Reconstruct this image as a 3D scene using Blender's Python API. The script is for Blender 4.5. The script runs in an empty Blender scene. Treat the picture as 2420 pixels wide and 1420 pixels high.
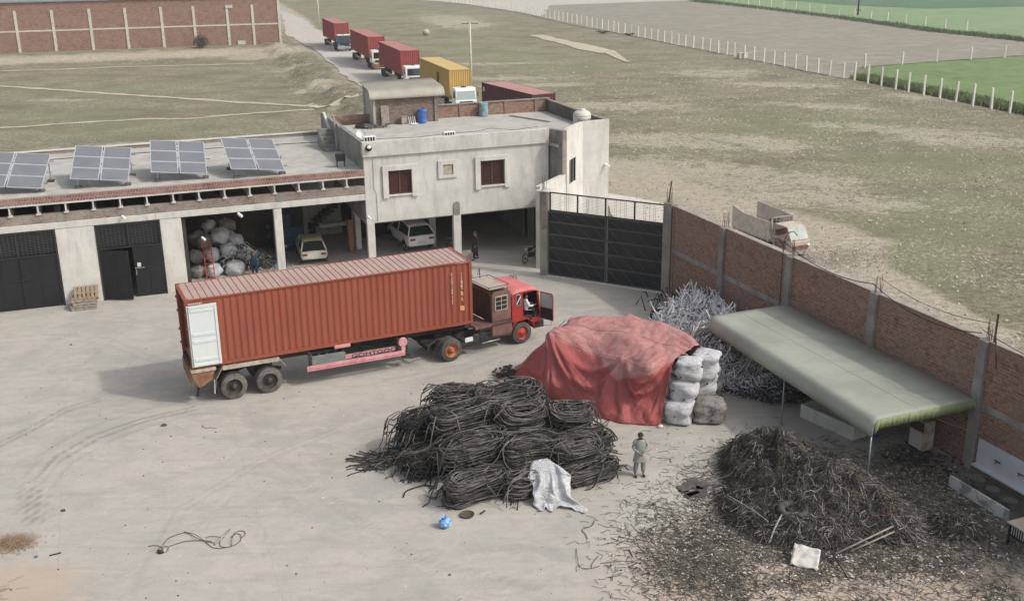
import bpy, bmesh, math, random
from mathutils import Vector, Matrix, noise
import numpy as np
R = math.radians
scn = bpy.context.scene
COL = scn.collection

# ------------------------------------------------------------------ camera
cam_d = bpy.data.cameras.new('camera'); cam = bpy.data.objects.new('camera', cam_d); COL.objects.link(cam)
cam_d.sensor_width = 36; cam_d.lens = 36 * 2572.9 / 2420; cam_d.clip_start = 0.5; cam_d.clip_end = 3000
_pt, _ro = .3221, -.0136
_F = Vector((0, math.cos(_pt), -math.sin(_pt))); _U0 = Vector((0, math.sin(_pt), math.cos(_pt))); _R0 = Vector((1, 0, 0))
_Rr = math.cos(_ro) * _R0 + math.sin(_ro) * _U0; _Uu = -math.sin(_ro) * _R0 + math.cos(_ro) * _U0
cam.matrix_world = Matrix.Translation((0, 0, 17.827)) @ Matrix((_Rr, _Uu, -_F)).transposed().to_4x4()
scn.camera = cam
scn.render.resolution_x = 1024; scn.render.resolution_y = 600
# ------------------------------------------------------------------ sky and sun
w = bpy.data.worlds.new('World'); scn.world = w; w.use_nodes = True
nt = w.node_tree; bg = nt.nodes['Background']
sky = nt.nodes.new('ShaderNodeTexSky'); sky.sky_type = 'NISHITA'; sky.sun_disc = False
sky.sun_elevation = R(44); sky.sun_rotation = R(110); sky.dust_density = 4.0; sky.air_density = 1.0; sky.ozone_density = 0.6
hsv = nt.nodes.new('ShaderNodeHueSaturation'); hsv.inputs['Saturation'].default_value = .42   # milky, dusty sky
nt.links.new(sky.outputs[0], hsv.inputs['Color']); nt.links.new(hsv.outputs[0], bg.inputs[0]); bg.inputs[1].default_value = 0.15
sun_d = bpy.data.lights.new('sun', 'SUN'); sun_d.energy = 1.4; sun_d.angle = R(2.2); sun_d.color = (1, .96, .89)
sun = bpy.data.objects.new('sun', sun_d); COL.objects.link(sun)
_sd = Vector((4.35, -1.6, 4.5)).normalized()
sun.rotation_euler = _sd.to_track_quat('Z', 'Y').to_euler(); sun.location = (40, -20, 60)
scn.view_settings.view_transform = 'Standard'; scn.view_settings.look = 'None'
scn.view_settings.exposure = 0.2; scn.view_settings.gamma = 1.0

# ------------------------------------------------------------------ materials
def lin(c):
    return tuple(((v / 255) / 12.92 if v / 255 <= .04045 else ((v / 255 + .055) / 1.055) ** 2.4) for v in c)
def rgb(r, g, b): return lin((r, g, b)) + (1,)
class NT:
    def __init__(s, m): s.t = m.node_tree; s.b = s.t.nodes['Principled BSDF']
    def n(s, typ, **k):
        x = s.t.nodes.new(typ)
        for a, v in k.items(): setattr(x, a, v)
        return x
    def l(s, a, b): s.t.links.new(a, b)
    def noise(s, scale, detail=6, rough=.6, vec=None, dist=0):
        x = s.n('ShaderNodeTexNoise'); x.inputs['Scale'].default_value = scale; x.inputs['Detail'].default_value = detail
        x.inputs['Roughness'].default_value = rough; x.inputs['Distortion'].default_value = dist
        if vec: s.l(vec, x.inputs['Vector'])
        return x.outputs['Fac']
    def ramp(s, fac, stops):
        x = s.n('ShaderNodeValToRGB'); e = x.color_ramp.elements
        while len(e) < len(stops): e.new(.5)
        for el, (p, c) in zip(e, stops):
            el.position = p; el.color = c if len(c) == 4 else tuple(c) + (1,)
        s.l(fac, x.inputs[0]); return x.outputs[0]
    def fr(s, fac, lo, hi):
        x = s.n('ShaderNodeMapRange'); x.inputs['From Min'].default_value = lo; x.inputs['From Max'].default_value = hi
        s.l(fac, x.inputs['Value']); return x.outputs[0]
    def mix(s, fac, a, b, mode='MIX'):
        x = s.n('ShaderNodeMixRGB', blend_type=mode)
        for i, v in ((0, fac), (1, a), (2, b)):
            if isinstance(v, (int, float)): x.inputs[i].default_value = v
            elif isinstance(v, tuple): x.inputs[i].default_value = v if len(v) == 4 else v + (1,)
            else: s.l(v, x.inputs[i])
        return x.outputs[0]
    def math(s, op, a, b=0.0):
        x = s.n('ShaderNodeMath', operation=op)
        for i, v in ((0, a), (1, b)):
            if isinstance(v, (int, float)): x.inputs[i].default_value = v
            else: s.l(v, x.inputs[i])
        return x.outputs[0]
    def bump(s, h, strength=.3, dist=.02):
        x = s.n('ShaderNodeBump'); x.inputs['Strength'].default_value = strength; x.inputs['Distance'].default_value = dist
        s.l(h, x.inputs['Height']); s.l(x.outputs[0], s.b.inputs['Normal'])
    def obj(s): return s.n('ShaderNodeTexCoord').outputs['Object']
    def stretch(s, v, sc):
        x = s.n('ShaderNodeMapping'); x.inputs['Scale'].default_value = sc; s.l(v, x.inputs['Vector']); return x.outputs[0]
    def attr(s, name): return s.n('ShaderNodeAttribute', attribute_name=name).outputs['Fac']
M = {}
def base_mat(name, rough=.8, metal=0):
    m = bpy.data.materials.new(name); m.use_nodes = True; k = NT(m)
    k.b.inputs['Roughness'].default_value = rough; k.b.inputs['Metallic'].default_value = metal
    M[name] = m; return m, k
def simple(name, col, col2=None, scale=3, rough=.7, metal=0, bump=0, lo=.35, hi=.65, detail=6, streak=None):
    m, k = base_mat(name, rough, metal)
    c = col if len(col) == 4 else col + (1,)
    col2 = col2 or tuple(min(1, v * .78) for v in c[:3])
    v = k.obj()
    if streak: v = k.stretch(v, streak)
    f = k.noise(scale, detail, .62, v)
    k.l(k.mix(k.fr(f, lo, hi), c, col2), k.b.inputs['Base Color'])
    if bump: k.bump(k.noise(scale * 6, 4, .6, v), bump, .02)
    return m
def wallvec(k):
    v = k.obj(); s = k.n('ShaderNodeSeparateXYZ'); k.l(v, s.inputs[0])
    c = k.n('ShaderNodeCombineXYZ'); k.l(k.math('ADD', s.outputs[0], s.outputs[1]), c.inputs[0]); k.l(s.outputs[2], c.inputs[1])
    return c.outputs[0]
def brick(name, c1, c2, mortar, bw=.23, rh=.08, ms=.012, dirt=None, scale=1, dlo=.45, dhi=.7, bstr=.5):
    m, k = base_mat(name, .9)
    v = wallvec(k)
    t = k.n('ShaderNodeTexBrick'); t.offset = .5
    t.inputs['Scale'].default_value = scale; t.inputs['Brick Width'].default_value = bw; t.inputs['Row Height'].default_value = rh
    t.inputs['Mortar Size'].default_value = ms; t.inputs['Mortar Smooth'].default_value = .3; t.inputs['Bias'].default_value = 0
    t.inputs['Color1'].default_value = c1; t.inputs['Color2'].default_value = c2; t.inputs['Mortar'].default_value = mortar
    k.l(v, t.inputs['Vector'])
    # brick to brick variation: coarse cell-like noise squeezed to the brick size
    f = k.noise(1.0, 2, .5, k.stretch(v, (5.0, 13.0, 1)))
    c = k.mix(k.fr(f, .3, .7), t.outputs['Color'], k.mix(.55, t.outputs['Color'], (.02, .012, .01, 1)))
    g = k.noise(.7, 6, .65, k.obj())
    c = k.mix(k.math('MULTIPLY', k.fr(g, dlo, dhi), .75), c, dirt or mortar)
    c = k.mix(k.math('MULTIPLY', k.fr(k.noise(2.4, 7, .78, k.stretch(k.obj(), (1, 1, 1.6))), .47, .6), .38), c, mortar); c = k.mix(k.math('MULTIPLY', k.fr(k.noise(1.3, 7, .8, k.obj(), .5), .53, .64), .35), c, rgb(84, 62, 54))
    k.l(c, k.b.inputs['Base Color'])
    k.bump(k.math('MULTIPLY', t.outputs['Fac'], -1.0), bstr, .02)
    return m
# concrete, render and plaster
def plaster(name, c1, c2, c3, rough=.9):
    m, k = base_mat(name, rough)
    v = k.obj(); vs = k.stretch(v, (1.6, 1.6, .35))
    f = k.fr(k.noise(.9, 7, .62, v), .42, .6); s = k.fr(k.noise(1.3, 6, .65, vs), .5, .68)
    c = k.mix(f, c1, c2); c = k.mix(k.math('MULTIPLY', s, .55), c, c3)
    c = k.mix(k.math('MULTIPLY', k.fr(k.noise(9, 4, .6, v), .45, .75), .25), c, c3)
    k.l(c, k.b.inputs['Base Color']); k.bump(k.noise(22, 4, .6, v), .25, .01)
    return m
plaster('plaster', rgb(207, 205, 198), rgb(196, 194, 187), rgb(162, 160, 154))
plaster('plaster_bright', rgb(212, 210, 202), rgb(201, 198, 191), rgb(174, 171, 164))
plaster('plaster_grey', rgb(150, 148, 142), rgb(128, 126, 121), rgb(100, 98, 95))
plaster('concrete', rgb(152, 148, 142), rgb(130, 127, 121), rgb(98, 95, 90))
plaster('concrete_dark', rgb(108, 105, 100), rgb(84, 82, 78), rgb(58, 56, 53))
plaster('roof_screed', rgb(188, 185, 177), rgb(174, 171, 163), rgb(150, 147, 140))
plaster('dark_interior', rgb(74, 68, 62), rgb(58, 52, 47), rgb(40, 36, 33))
plaster('white_paint', rgb(222, 221, 216), rgb(206, 204, 199), rgb(170, 167, 160), .5)
brick('brick_wall', rgb(178, 124, 98), rgb(140, 94, 76), rgb(158, 142, 126), bw=.30, rh=.125, ms=.022, dirt=rgb(134, 118, 108), dlo=.42, dhi=.68)
brick('brick_hut', rgb(166, 144, 128), rgb(134, 114, 102), rgb(126, 117, 108), bw=.3, rh=.12, dirt=rgb(118, 104, 95))
brick('brick_weathered', rgb(146, 118, 104), rgb(120, 96, 86), rgb(156, 148, 140), bw=.3, rh=.11, ms=.022, dirt=rgb(158, 151, 142), dlo=.38, dhi=.62)
brick('brick_red_edge', rgb(150, 98, 88), rgb(124, 82, 74), rgb(166, 142, 132), bw=.14, rh=.2, ms=.03, dirt=rgb(170, 142, 132), dlo=.45, dhi=.75)
brick('brick_far', rgb(172, 126, 108), rgb(144, 102, 90), rgb(166, 144, 130), bw=.5, rh=.25, ms=.03, dirt=rgb(158, 134, 120), dlo=.4, dhi=.75)
simple('black_metal', rgb(38, 40, 42), rgb(27, 29, 31), 1.2, .55, .2, .1)
simple('black_rail', rgb(88, 91, 92), rgb(70, 73, 74), 3, .5, .3)
simple('dark_frame', rgb(58, 54, 50), rgb(44, 40, 37), 3, .6, .2)
simple('rust_steel', rgb(112, 84, 66), rgb(82, 62, 52), 5, .8, .2)
simple('white_sheet', rgb(226, 224, 218), rgb(208, 206, 200), 1.5, .8)
_m = M['white_sheet']; _k = NT(_m); _tr = _k.n('ShaderNodeBsdfTranslucent'); _tr.inputs[0].default_value = rgb(250, 249, 246); _mx = _k.n('ShaderNodeMixShader'); _mx.inputs[0].default_value = .85
_k.l(_k.b.outputs[0], _mx.inputs[1]); _k.l(_tr.outputs[0], _mx.inputs[2]); _k.l(_mx.outputs[0], _k.t.nodes['Material Output'].inputs[0])
simple('galvanised', rgb(172, 176, 180), rgb(150, 154, 158), 4, .45, .6)
simple('solar_cell', rgb(122, 124, 128), rgb(113, 115, 120), .8, .6, 0)
simple('solar_frame', rgb(190, 194, 200), rgb(176, 180, 186), 3, .5, .2)
simple('wood', rgb(168, 146, 118), rgb(122, 102, 82), 4, .85, 0, .2, streak=(1, 6, 6))
simple('wood_grey', rgb(168, 160, 148), rgb(132, 124, 114), 4, .85, 0, .2)
simple('cardboard', rgb(150, 116, 88), rgb(128, 98, 74), 2, .9)
simple('tyre', rgb(92, 90, 87), rgb(64, 62, 60), 5, .9, 0, .3)
simple('tyre_dusty', rgb(116, 111, 105), rgb(82, 79, 75), 5, .95, 0, .3)
simple('hub_dark', rgb(80, 74, 68), rgb(58, 52, 48), 6, .7, .3)
simple('rim_orange', rgb(188, 120, 74), rgb(140, 84, 56), 8, .7, .1)
simple('rim_red', rgb(186, 70, 52), rgb(128, 56, 44), 8, .7, .1)
simple('chassis', rgb(66, 62, 58), rgb(44, 41, 39), 4, .8, .2, .1)
simple('cream_steel', rgb(188, 178, 162), rgb(150, 134, 116), 3, .8, 0, .1)
simple('rust_panel', rgb(158, 116, 84), rgb(116, 78, 58), 2.2, .85, 0, .3)
simple('pink_paint', rgb(212, 160, 162), rgb(190, 124, 128), 4, .75, 0, .1)
simple('grey_paint', rgb(128, 133, 128), rgb(104, 108, 104), 3, .7, 0, .1)
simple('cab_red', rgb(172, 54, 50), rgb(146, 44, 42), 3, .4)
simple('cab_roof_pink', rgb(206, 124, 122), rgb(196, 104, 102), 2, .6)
simple('sleeper_brown', rgb(126, 92, 84), rgb(96, 70, 66), 2.5, .7, 0, .1)
plaster('parapet_plaster', rgb(205, 203, 196), rgb(190, 188, 181), rgb(160, 158, 151))
simple('sleeper_dark', rgb(72, 50, 48), rgb(54, 40, 38), 2, .7)
simple('cream_top', rgb(182, 172, 156), rgb(156, 146, 132), 2, .8)
simple('white_gloss', rgb(243, 244, 243), rgb(234, 234, 233), 2, .25)
simple('cream_gloss', rgb(222, 219, 200), rgb(208, 204, 184), 2, .35)
simple('old_white', rgb(222, 220, 210), rgb(204, 201, 190), 2, .4)
simple('olive_roof', rgb(168, 164, 128), rgb(150, 147, 114), 2, .45)
simple('dusty_cab', rgb(202, 191, 174), rgb(182, 168, 150), 4, .8)
simple('dusty_panel', rgb(204, 198, 187), rgb(176, 169, 158), 2.4, .85, 0, .15)
simple('maroon_panel', rgb(118, 86, 80), rgb(96, 70, 66), 3, .8)
m, k = base_mat('glass_dark', .08); k.b.inputs['Base Color'].default_value = rgb(40, 46, 48); k.b.inputs['Specular IOR Level'].default_value = .7
m, k = base_mat('glass_pale', .1); k.b.inputs['Base Color'].default_value = rgb(156, 170, 166); k.b.inputs['Specular IOR Level'].default_value = .8
simple('dusty_glass', rgb(172, 180, 172), rgb(150, 158, 150), 2, .5)
m, k = base_mat('glass_brown', .15); k.b.inputs['Base Color'].default_value = rgb(84, 46, 42); k.b.inputs['Specular IOR Level'].default_value = .6
simple('curtain_red', rgb(74, 40, 37), rgb(48, 33, 31), 3, .35, streak=(8, 8, 1))
simple('lamp_red', rgb(150, 30, 26), rgb(120, 24, 22), 3, .3)
simple('chrome', rgb(196, 198, 200), rgb(170, 172, 174), 3, .25, .8)
simple('blue_plastic', rgb(58, 98, 172), rgb(96, 128, 180), 3, .5, lo=.5, hi=.62)
simple('teal_plastic', rgb(142, 168, 174), rgb(110, 140, 150), 4, .6, lo=.45, hi=.6)
simple('tank_plastic', rgb(214, 212, 202), rgb(196, 194, 184), 3, .6)
simple('tank_print', rgb(88, 96, 92), rgb(120, 126, 122), 5, .7)
simple('tarp_grey', rgb(182, 178, 165), rgb(166, 162, 149), .8, .8)
simple('canopy_grey', rgb(166, 168, 155), rgb(152, 154, 142), .5, .75, 0, .05, lo=.4, hi=.6)
simple('canopy_green', rgb(138, 150, 108), rgb(120, 132, 94), 2.5, .6)
simple('stain_black', rgb(46, 42, 39), rgb(70, 65, 60), 1.5, .8)
simple('skin', rgb(150, 106, 80), rgb(136, 94, 70), 6, .6)
simple('hair', rgb(32, 28, 26), rgb(24, 21, 20), 9, .8)
simple('cloth_sage', rgb(152, 157, 151), rgb(132, 137, 131), 5, .9, 0, .2)
simple('cloth_grey', rgb(146, 146, 138), rgb(120, 120, 113), 5, .9, 0, .2)
simple('cloth_black', rgb(42, 42, 46), rgb(30, 30, 33), 4, .9)
simple('cloth_navy', rgb(60, 84, 108), rgb(44, 62, 82), 5, .9)
simple('cloth_white', rgb(226, 226, 226), rgb(208, 208, 210), 5, .9)
simple('leather', rgb(46, 38, 34), rgb(34, 28, 26), 5, .6)
simple('bag_blue', rgb(96, 156, 214), rgb(190, 214, 232), 9, .35, lo=.52, hi=.6)
simple('stone', rgb(96, 86, 76), rgb(74, 66, 58), 6, .95, 0, .4)
simple('rope', rgb(206, 198, 184), rgb(180, 170, 154), 6, .9)
simple('post_concrete', rgb(214, 210, 196), rgb(190, 185, 170), 3, .9)
simple('paper_white', rgb(226, 222, 214), rgb(200, 195, 186), 6, .8)
simple('yellow_paint', rgb(206, 166, 70), rgb(188, 148, 62), 4, .7)
simple('white_letter', rgb(224, 206, 190), rgb(200, 176, 160), 20, .8)
simple('orange_letter', rgb(226, 160, 90), rgb(200, 140, 80), 20, .8)
simple('silver_wire', rgb(246, 246, 246), rgb(222, 223, 224), 5, .5, 0, lo=.42, hi=.6)
simple('silver_wire_mid', rgb(178, 179, 180), rgb(96, 98, 102), 5, .6, .1)
simple('wire_dark', rgb(58, 55, 52), rgb(42, 40, 38), 4, .8)
simple('wire_brown', rgb(102, 95, 87), rgb(68, 63, 58), 4, .85)
simple('wire_olive', rgb(112, 112, 90), rgb(78, 79, 65), 4, .85)
simple('wire_grey', rgb(184, 180, 172), rgb(112, 107, 100), 4, .8)
simple('wire_red', rgb(134, 78, 66), rgb(108, 66, 58), 4, .85)
simple('rubble', rgb(176, 168, 157), rgb(148, 140, 130), 3, .95, 0, .3)
simple('earth_dark', rgb(56, 52, 48), rgb(42, 39, 37), 1.2, .95, 0, .4)
simple('rust_dirt', rgb(124, 88, 64), rgb(104, 76, 58), 2.2, .95, 0, .3)
simple('marble', rgb(206, 204, 200), rgb(150, 148, 146), 1.6, .4, lo=.48, hi=.56)
simple('tile_white', rgb(206, 210, 214), rgb(190, 194, 198), .9, .35)
simple('bush_leaf', rgb(92, 92, 64), rgb(70, 72, 52), 5, .8)
simple('hose', rgb(116, 112, 106), rgb(62, 60, 58), 1.6, .75, 0, 0, lo=.35, hi=.62)
simple('hose_dark', rgb(64, 61, 59), rgb(34, 33, 33), 1.6, .75, 0, 0, lo=.35, hi=.62)
simple('steel_sheet', rgb(176, 176, 172), rgb(150, 150, 146), 2, .5, .2)

# jumbo-bag fabric: white, soiled, creased
def bag_mat(name, a, b, c, hi=.75):
    m, k = base_mat(name, .75); v = k.obj()
    f = k.fr(k.noise(2.4, 6, .65, v), .4, .7); s = k.fr(k.noise(7, 5, .7, k.stretch(v, (1, 1, 2.4))), .55, .7)
    cc = k.mix(f, a, b); cc = k.mix(k.math('MULTIPLY', s, hi), cc, c)
    k.l(cc, k.b.inputs['Base Color']); k.bump(k.noise(6, 6, .7, k.stretch(v, (1, 1, 1.8)), 1.6), 1.0, .11)
bag_mat('bag_white', rgb(226, 226, 226), rgb(204, 204, 206), rgb(100, 98, 97), .7)
simple('post_white', rgb(228, 225, 214), rgb(212, 208, 196), 3, .9)
bag_mat('bag_dirty', rgb(168, 164, 156), rgb(122, 118, 112), rgb(62, 60, 58), .9)
bag_mat('bag_silver', rgb(226, 227, 228), rgb(196, 197, 198), rgb(140, 140, 140), .5)
# tarpaulin: dusty on what faces up is dirt settled there, baked as the cloth's own vertex mask
m, k = base_mat('tarp_red', .6); v = k.obj()
dst = k.attr('dust'); n1 = k.noise(1.1, 5, .6, v)
f = k.math('MULTIPLY', k.fr(k.math('ADD', k.math('MULTIPLY', dst, .8), k.math('MULTIPLY', k.noise(.9, 6, .65, v, .5), .7)), .42, 1.05), .92)
c = k.mix(k.fr(k.noise(.8, 4, .6, v), .35, .65), rgb(172, 78, 74), rgb(170, 96, 93)); c = k.mix(f, c, k.mix(k.fr(k.noise(2.2, 6, .7, v), .35, .65), rgb(190, 144, 137), rgb(178, 118, 113)))
k.l(c, k.b.inputs['Base Color']); k.bump(k.math('ADD', k.noise(3.2, 6, .7, k.stretch(v, (1, 1, .4)), 1.5), k.math('MULTIPLY', k.noise(9, 4, .7, k.stretch(v, (1, 1, .5)), 2.0), .5)), .9, .07)
# container paint
def container_mat(name, a, b, dusty):
    m, k = base_mat(name, .62); v = k.obj()
    f = k.fr(k.noise(.8, 6, .6, k.stretch(v, (1, 1, .5))), .35, .7); c = k.mix(f, a, b)
    s = k.fr(k.noise(2.2, 6, .7, k.stretch(v, (2.2, 1, .3))), .56, .78); c = k.mix(k.math('MULTIPLY', s, .5), c, dusty)
    k.l(c, k.b.inputs['Base Color']); k.bump(k.noise(3, 3, .5, v), .1, .02)
container_mat('cont_red', rgb(146, 76, 55), rgb(137, 70, 51), rgb(152, 100, 82))
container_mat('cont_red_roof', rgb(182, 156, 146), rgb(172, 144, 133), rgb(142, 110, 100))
simple('roof_groove', rgb(164, 128, 120), rgb(148, 112, 104), 4, .8)  # darker colour for groove dirt, also deepening the grooves' faint shading
container_mat('cont_far_red', rgb(148, 66, 63), rgb(138, 62, 60), rgb(150, 88, 82))
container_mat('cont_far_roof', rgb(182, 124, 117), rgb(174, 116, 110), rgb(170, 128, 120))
container_mat('cont_brown', rgb(136, 58, 54), rgb(124, 56, 52), rgb(140, 76, 68))
container_mat('cont_yellow', rgb(188, 156, 88), rgb(180, 149, 84), rgb(170, 140, 84))
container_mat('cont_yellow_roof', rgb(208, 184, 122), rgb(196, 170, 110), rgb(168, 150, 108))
container_mat('cont_maroon', rgb(92, 46, 46), rgb(84, 42, 44), rgb(104, 62, 58))
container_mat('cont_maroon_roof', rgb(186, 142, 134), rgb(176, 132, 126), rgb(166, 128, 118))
container_mat('cont_white', rgb(212, 217, 215), rgb(204, 210, 208), rgb(188, 190, 186))

# ------------------------------------------------------------------ mesh helpers
class MB:
    def __init__(s): s.v = []; s.f = []; s.mi = []; s.cur = 0
    def add(s, vs, fs):
        o = len(s.v); s.v += [tuple(v) for v in vs]; s.f += [tuple(i + o for i in f) for f in fs]; s.mi += [s.cur] * len(fs)
    def box(s, x0, x1, y0, y1, z0, z1):
        s.add([(x0, y0, z0), (x1, y0, z0), (x1, y1, z0), (x0, y1, z0), (x0, y0, z1), (x1, y0, z1), (x1, y1, z1), (x0, y1, z1)],
              [(0, 3, 2, 1), (4, 5, 6, 7), (0, 1, 5, 4), (1, 2, 6, 5), (2, 3, 7, 6), (3, 0, 4, 7)])
    def cbox(s, c, size, rz=0, ry=0, rx=0):
        mt = Matrix.Translation(c) @ Matrix.Rotation(rz, 4, 'Z') @ Matrix.Rotation(ry, 4, 'Y') @ Matrix.Rotation(rx, 4, 'X')
        a, b, d = size[0] / 2, size[1] / 2, size[2] / 2
        p = [mt @ Vector(q) for q in [(-a, -b, -d), (a, -b, -d), (a, b, -d), (-a, b, -d), (-a, -b, d), (a, -b, d), (a, b, d), (-a, b, d)]]
        s.add(p, [(0, 3, 2, 1), (4, 5, 6, 7), (0, 1, 5, 4), (1, 2, 6, 5), (2, 3, 7, 6), (3, 0, 4, 7)])
    def bar(s, a, b, wd=.05, ht=None):
        a = Vector(a); b = Vector(b); ht = ht or wd; d = (b - a)
        if d.length < 1e-6: return
        q = d.to_track_quat('X', 'Z').to_matrix().to_4x4(); mt = Matrix.Translation((a + b) / 2) @ q; L = d.length / 2
        p = [mt @ Vector(t) for t in [(-L, -wd / 2, -ht / 2), (L, -wd / 2, -ht / 2), (L, wd / 2, -ht / 2), (-L, wd / 2, -ht / 2), (-L, -wd / 2, ht / 2), (L, -wd / 2, ht / 2), (L, wd / 2, ht / 2), (-L, wd / 2, ht / 2)]]
        s.add(p, [(0, 3, 2, 1), (4, 5, 6, 7), (0, 1, 5, 4), (1, 2, 6, 5), (2, 3, 7, 6), (3, 0, 4, 7)])
    def tube(s, pts, r, n=6, cap=True, r2=None):
        pts = [Vector(p) for p in pts]; rings = []; up = Vector((0, 0, 1))
        for i, p in enumerate(pts):
            t = (pts[min(i + 1, len(pts) - 1)] - pts[max(i - 1, 0)])
            if t.length < 1e-7: t = Vector((1, 0, 0))
            t.normalize(); a = t.cross(up)
            if a.length < .15: a = t.cross(Vector((1, 0, 0)))
            a.normalize(); b = a.cross(t); rr = r if r2 is None else r + (r2 - r) * i / (len(pts) - 1)
            rings.append([p + (a * math.cos(2 * math.pi * j / n) + b * math.sin(2 * math.pi * j / n)) * rr for j in range(n)])
        vs = [v for rg in rings for v in rg]; fs = []
        for i in range(len(pts) - 1):
            for j in range(n): fs.append((i * n + j, i * n + (j + 1) % n, (i + 1) * n + (j + 1) % n, (i + 1) * n + j))
        if cap: fs.append(tuple(range(n - 1, -1, -1))); fs.append(tuple((len(pts) - 1) * n + j for j in range(n)))
        s.add(vs, fs)
    def lathe(s, prof, c=(0, 0, 0), n=24, axis='Z', a0=0, a1=2 * math.pi):
        c = Vector(c); vs = []; full = abs(a1 - a0 - 2 * math.pi) < 1e-6; nn = n if full else n + 1
        for (r, h) in prof:
            for j in range(nn):
                a = a0 + (a1 - a0) * j / n; x, y = r * math.cos(a), r * math.sin(a)
                vs.append(c + (Vector((x, y, h)) if axis == 'Z' else Vector((x, h, y)) if axis == 'Y' else Vector((h, x, y))))
        fs = []
        for i in range(len(prof) - 1):
            for j in range(n):
                k2 = (j + 1) % nn; fs.append((i * nn + j, i * nn + k2, (i + 1) * nn + k2, (i + 1) * nn + j))
        s.add(vs, fs)
    def prism(s, poly, z0, z1, axis='Z'):
        n = len(poly)
        def P(x, y, z): return (x, y, z) if axis == 'Z' else (x, z, y) if axis == 'Y' else (z, x, y)
        s.add([P(x, y, z0) for x, y in poly] + [P(x, y, z1) for x, y in poly],
              [tuple(range(n - 1, -1, -1)), tuple(range(n, 2 * n))] + [(i, (i + 1) % n, n + (i + 1) % n, n + i) for i in range(n)])
    def grid(s, P, closed=False):   # P[i][j] points
        n, m2 = len(P), len(P[0]); vs = [p for row in P for p in row]; fs = []
        for i in range(n - 1):
            for j in range(m2 if closed else m2 - 1):
                j2 = (j + 1) % m2; fs.append((i * m2 + j, i * m2 + j2, (i + 1) * m2 + j2, (i + 1) * m2 + j))
        s.add(vs, fs)
    def blob(s, c, r, n=10, m2=7, jit=0, seed=0, sq=1.0):
        rnd = random.Random(seed); c = Vector(c); P = []
        for i in range(m2 + 1):
            th = math.pi * i / m2; row = []
            for j in range(n):
                ph = 2 * math.pi * j / n; d = Vector((math.sin(th) * math.cos(ph), math.sin(th) * math.sin(ph), math.cos(th)))
                k2 = 1 + jit * (noise.noise(d * 1.7 + Vector((seed * 3.1, seed, 0))))
                e = lambda t: math.copysign(abs(t) ** sq, t)
                row.append(c + Vector((e(d.x) * r[0], e(d.y) * r[1], e(d.z) * r[2])) * k2)
            P.append(row)
        s.grid(P, True)
    def build(s, name, mat, parent=None, smooth=False, bevel=0, solid=0, sub=0, fixn=True, seg=2):
        me = bpy.data.meshes.new(name); me.from_pydata(s.v, [], s.f)
        mats = mat if isinstance(mat, (list, tuple)) else [mat]
        for x in mats: me.materials.append(M[x] if isinstance(x, str) else x)
        me.polygons.foreach_set('material_index', s.mi)
        if fixn:
            bm = bmesh.new(); bm.from_mesh(me); bmesh.ops.recalc_face_normals(bm, faces=bm.faces); bm.to_mesh(me); bm.free()
        if smooth: me.polygons.foreach_set('use_smooth', [True] * len(me.polygons))
        me.update()
        o = bpy.data.objects.new(name, me); COL.objects.link(o)
        if parent: o.parent = parent
        if solid: md = o.modifiers.new('solid', 'SOLIDIFY'); md.thickness = solid; md.offset = 0
        if sub: md = o.modifiers.new('sub', 'SUBSURF'); md.levels = sub; md.render_levels = sub
        if bevel: md = o.modifiers.new('bevel', 'BEVEL'); md.width = bevel; md.segments = seg; md.limit_method = 'ANGLE'
        return o
def tag(o, label, cat, group=None, kind=None):
    if label: o['label'] = label
    if cat: o['category'] = cat
    if group: o['group'] = group
    if kind: o['kind'] = kind
    return o
def thing(name, loc, rz, label, cat, group=None):
    o = bpy.data.objects.new(name, None); o.empty_display_size = .3; COL.objects.link(o)
    o.location = loc; o.rotation_euler = (0, 0, rz); return tag(o, label, cat, group)
def children(o): return [c for c in list(COL.objects) if c.parent == o]
def copy_tree(o, label=None, loc=None, rz=None, parent=None):
    c = o.copy(); COL.objects.link(c)
    if parent: c.parent = parent
    if label: c['label'] = label
    if loc is not None: c.location = loc
    if rz is not None: c.rotation_euler = (0, 0, rz)
    for ch in children(o): copy_tree(ch, parent=c)
    return c
def text_mesh(txt, size, name, mat, parent, mt, extrude=.004, vertical=False):
    cu = bpy.data.curves.new('t', 'FONT'); cu.body = '\n'.join(txt) if vertical else txt
    cu.size = size; cu.extrude = extrude; cu.align_x = 'CENTER'; cu.space_line = .82
    to = bpy.data.objects.new('t', cu); COL.objects.link(to)
    dg = bpy.context.evaluated_depsgraph_get(); me = bpy.data.meshes.new_from_object(to.evaluated_get(dg))
    bpy.data.objects.remove(to); me.materials.clear(); me.materials.append(M[mat]); me.transform(mt)
    o = bpy.data.objects.new(name, me); COL.objects.link(o); o.parent = parent; return o
def struct(o): o['kind'] = 'structure'; return o
def stuff(o): o['kind'] = 'stuff'; return o
def sstep(a, b, x): t = np.clip((x - a) / (b - a), 0, 1); return t * t * (3 - 2 * t)

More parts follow.
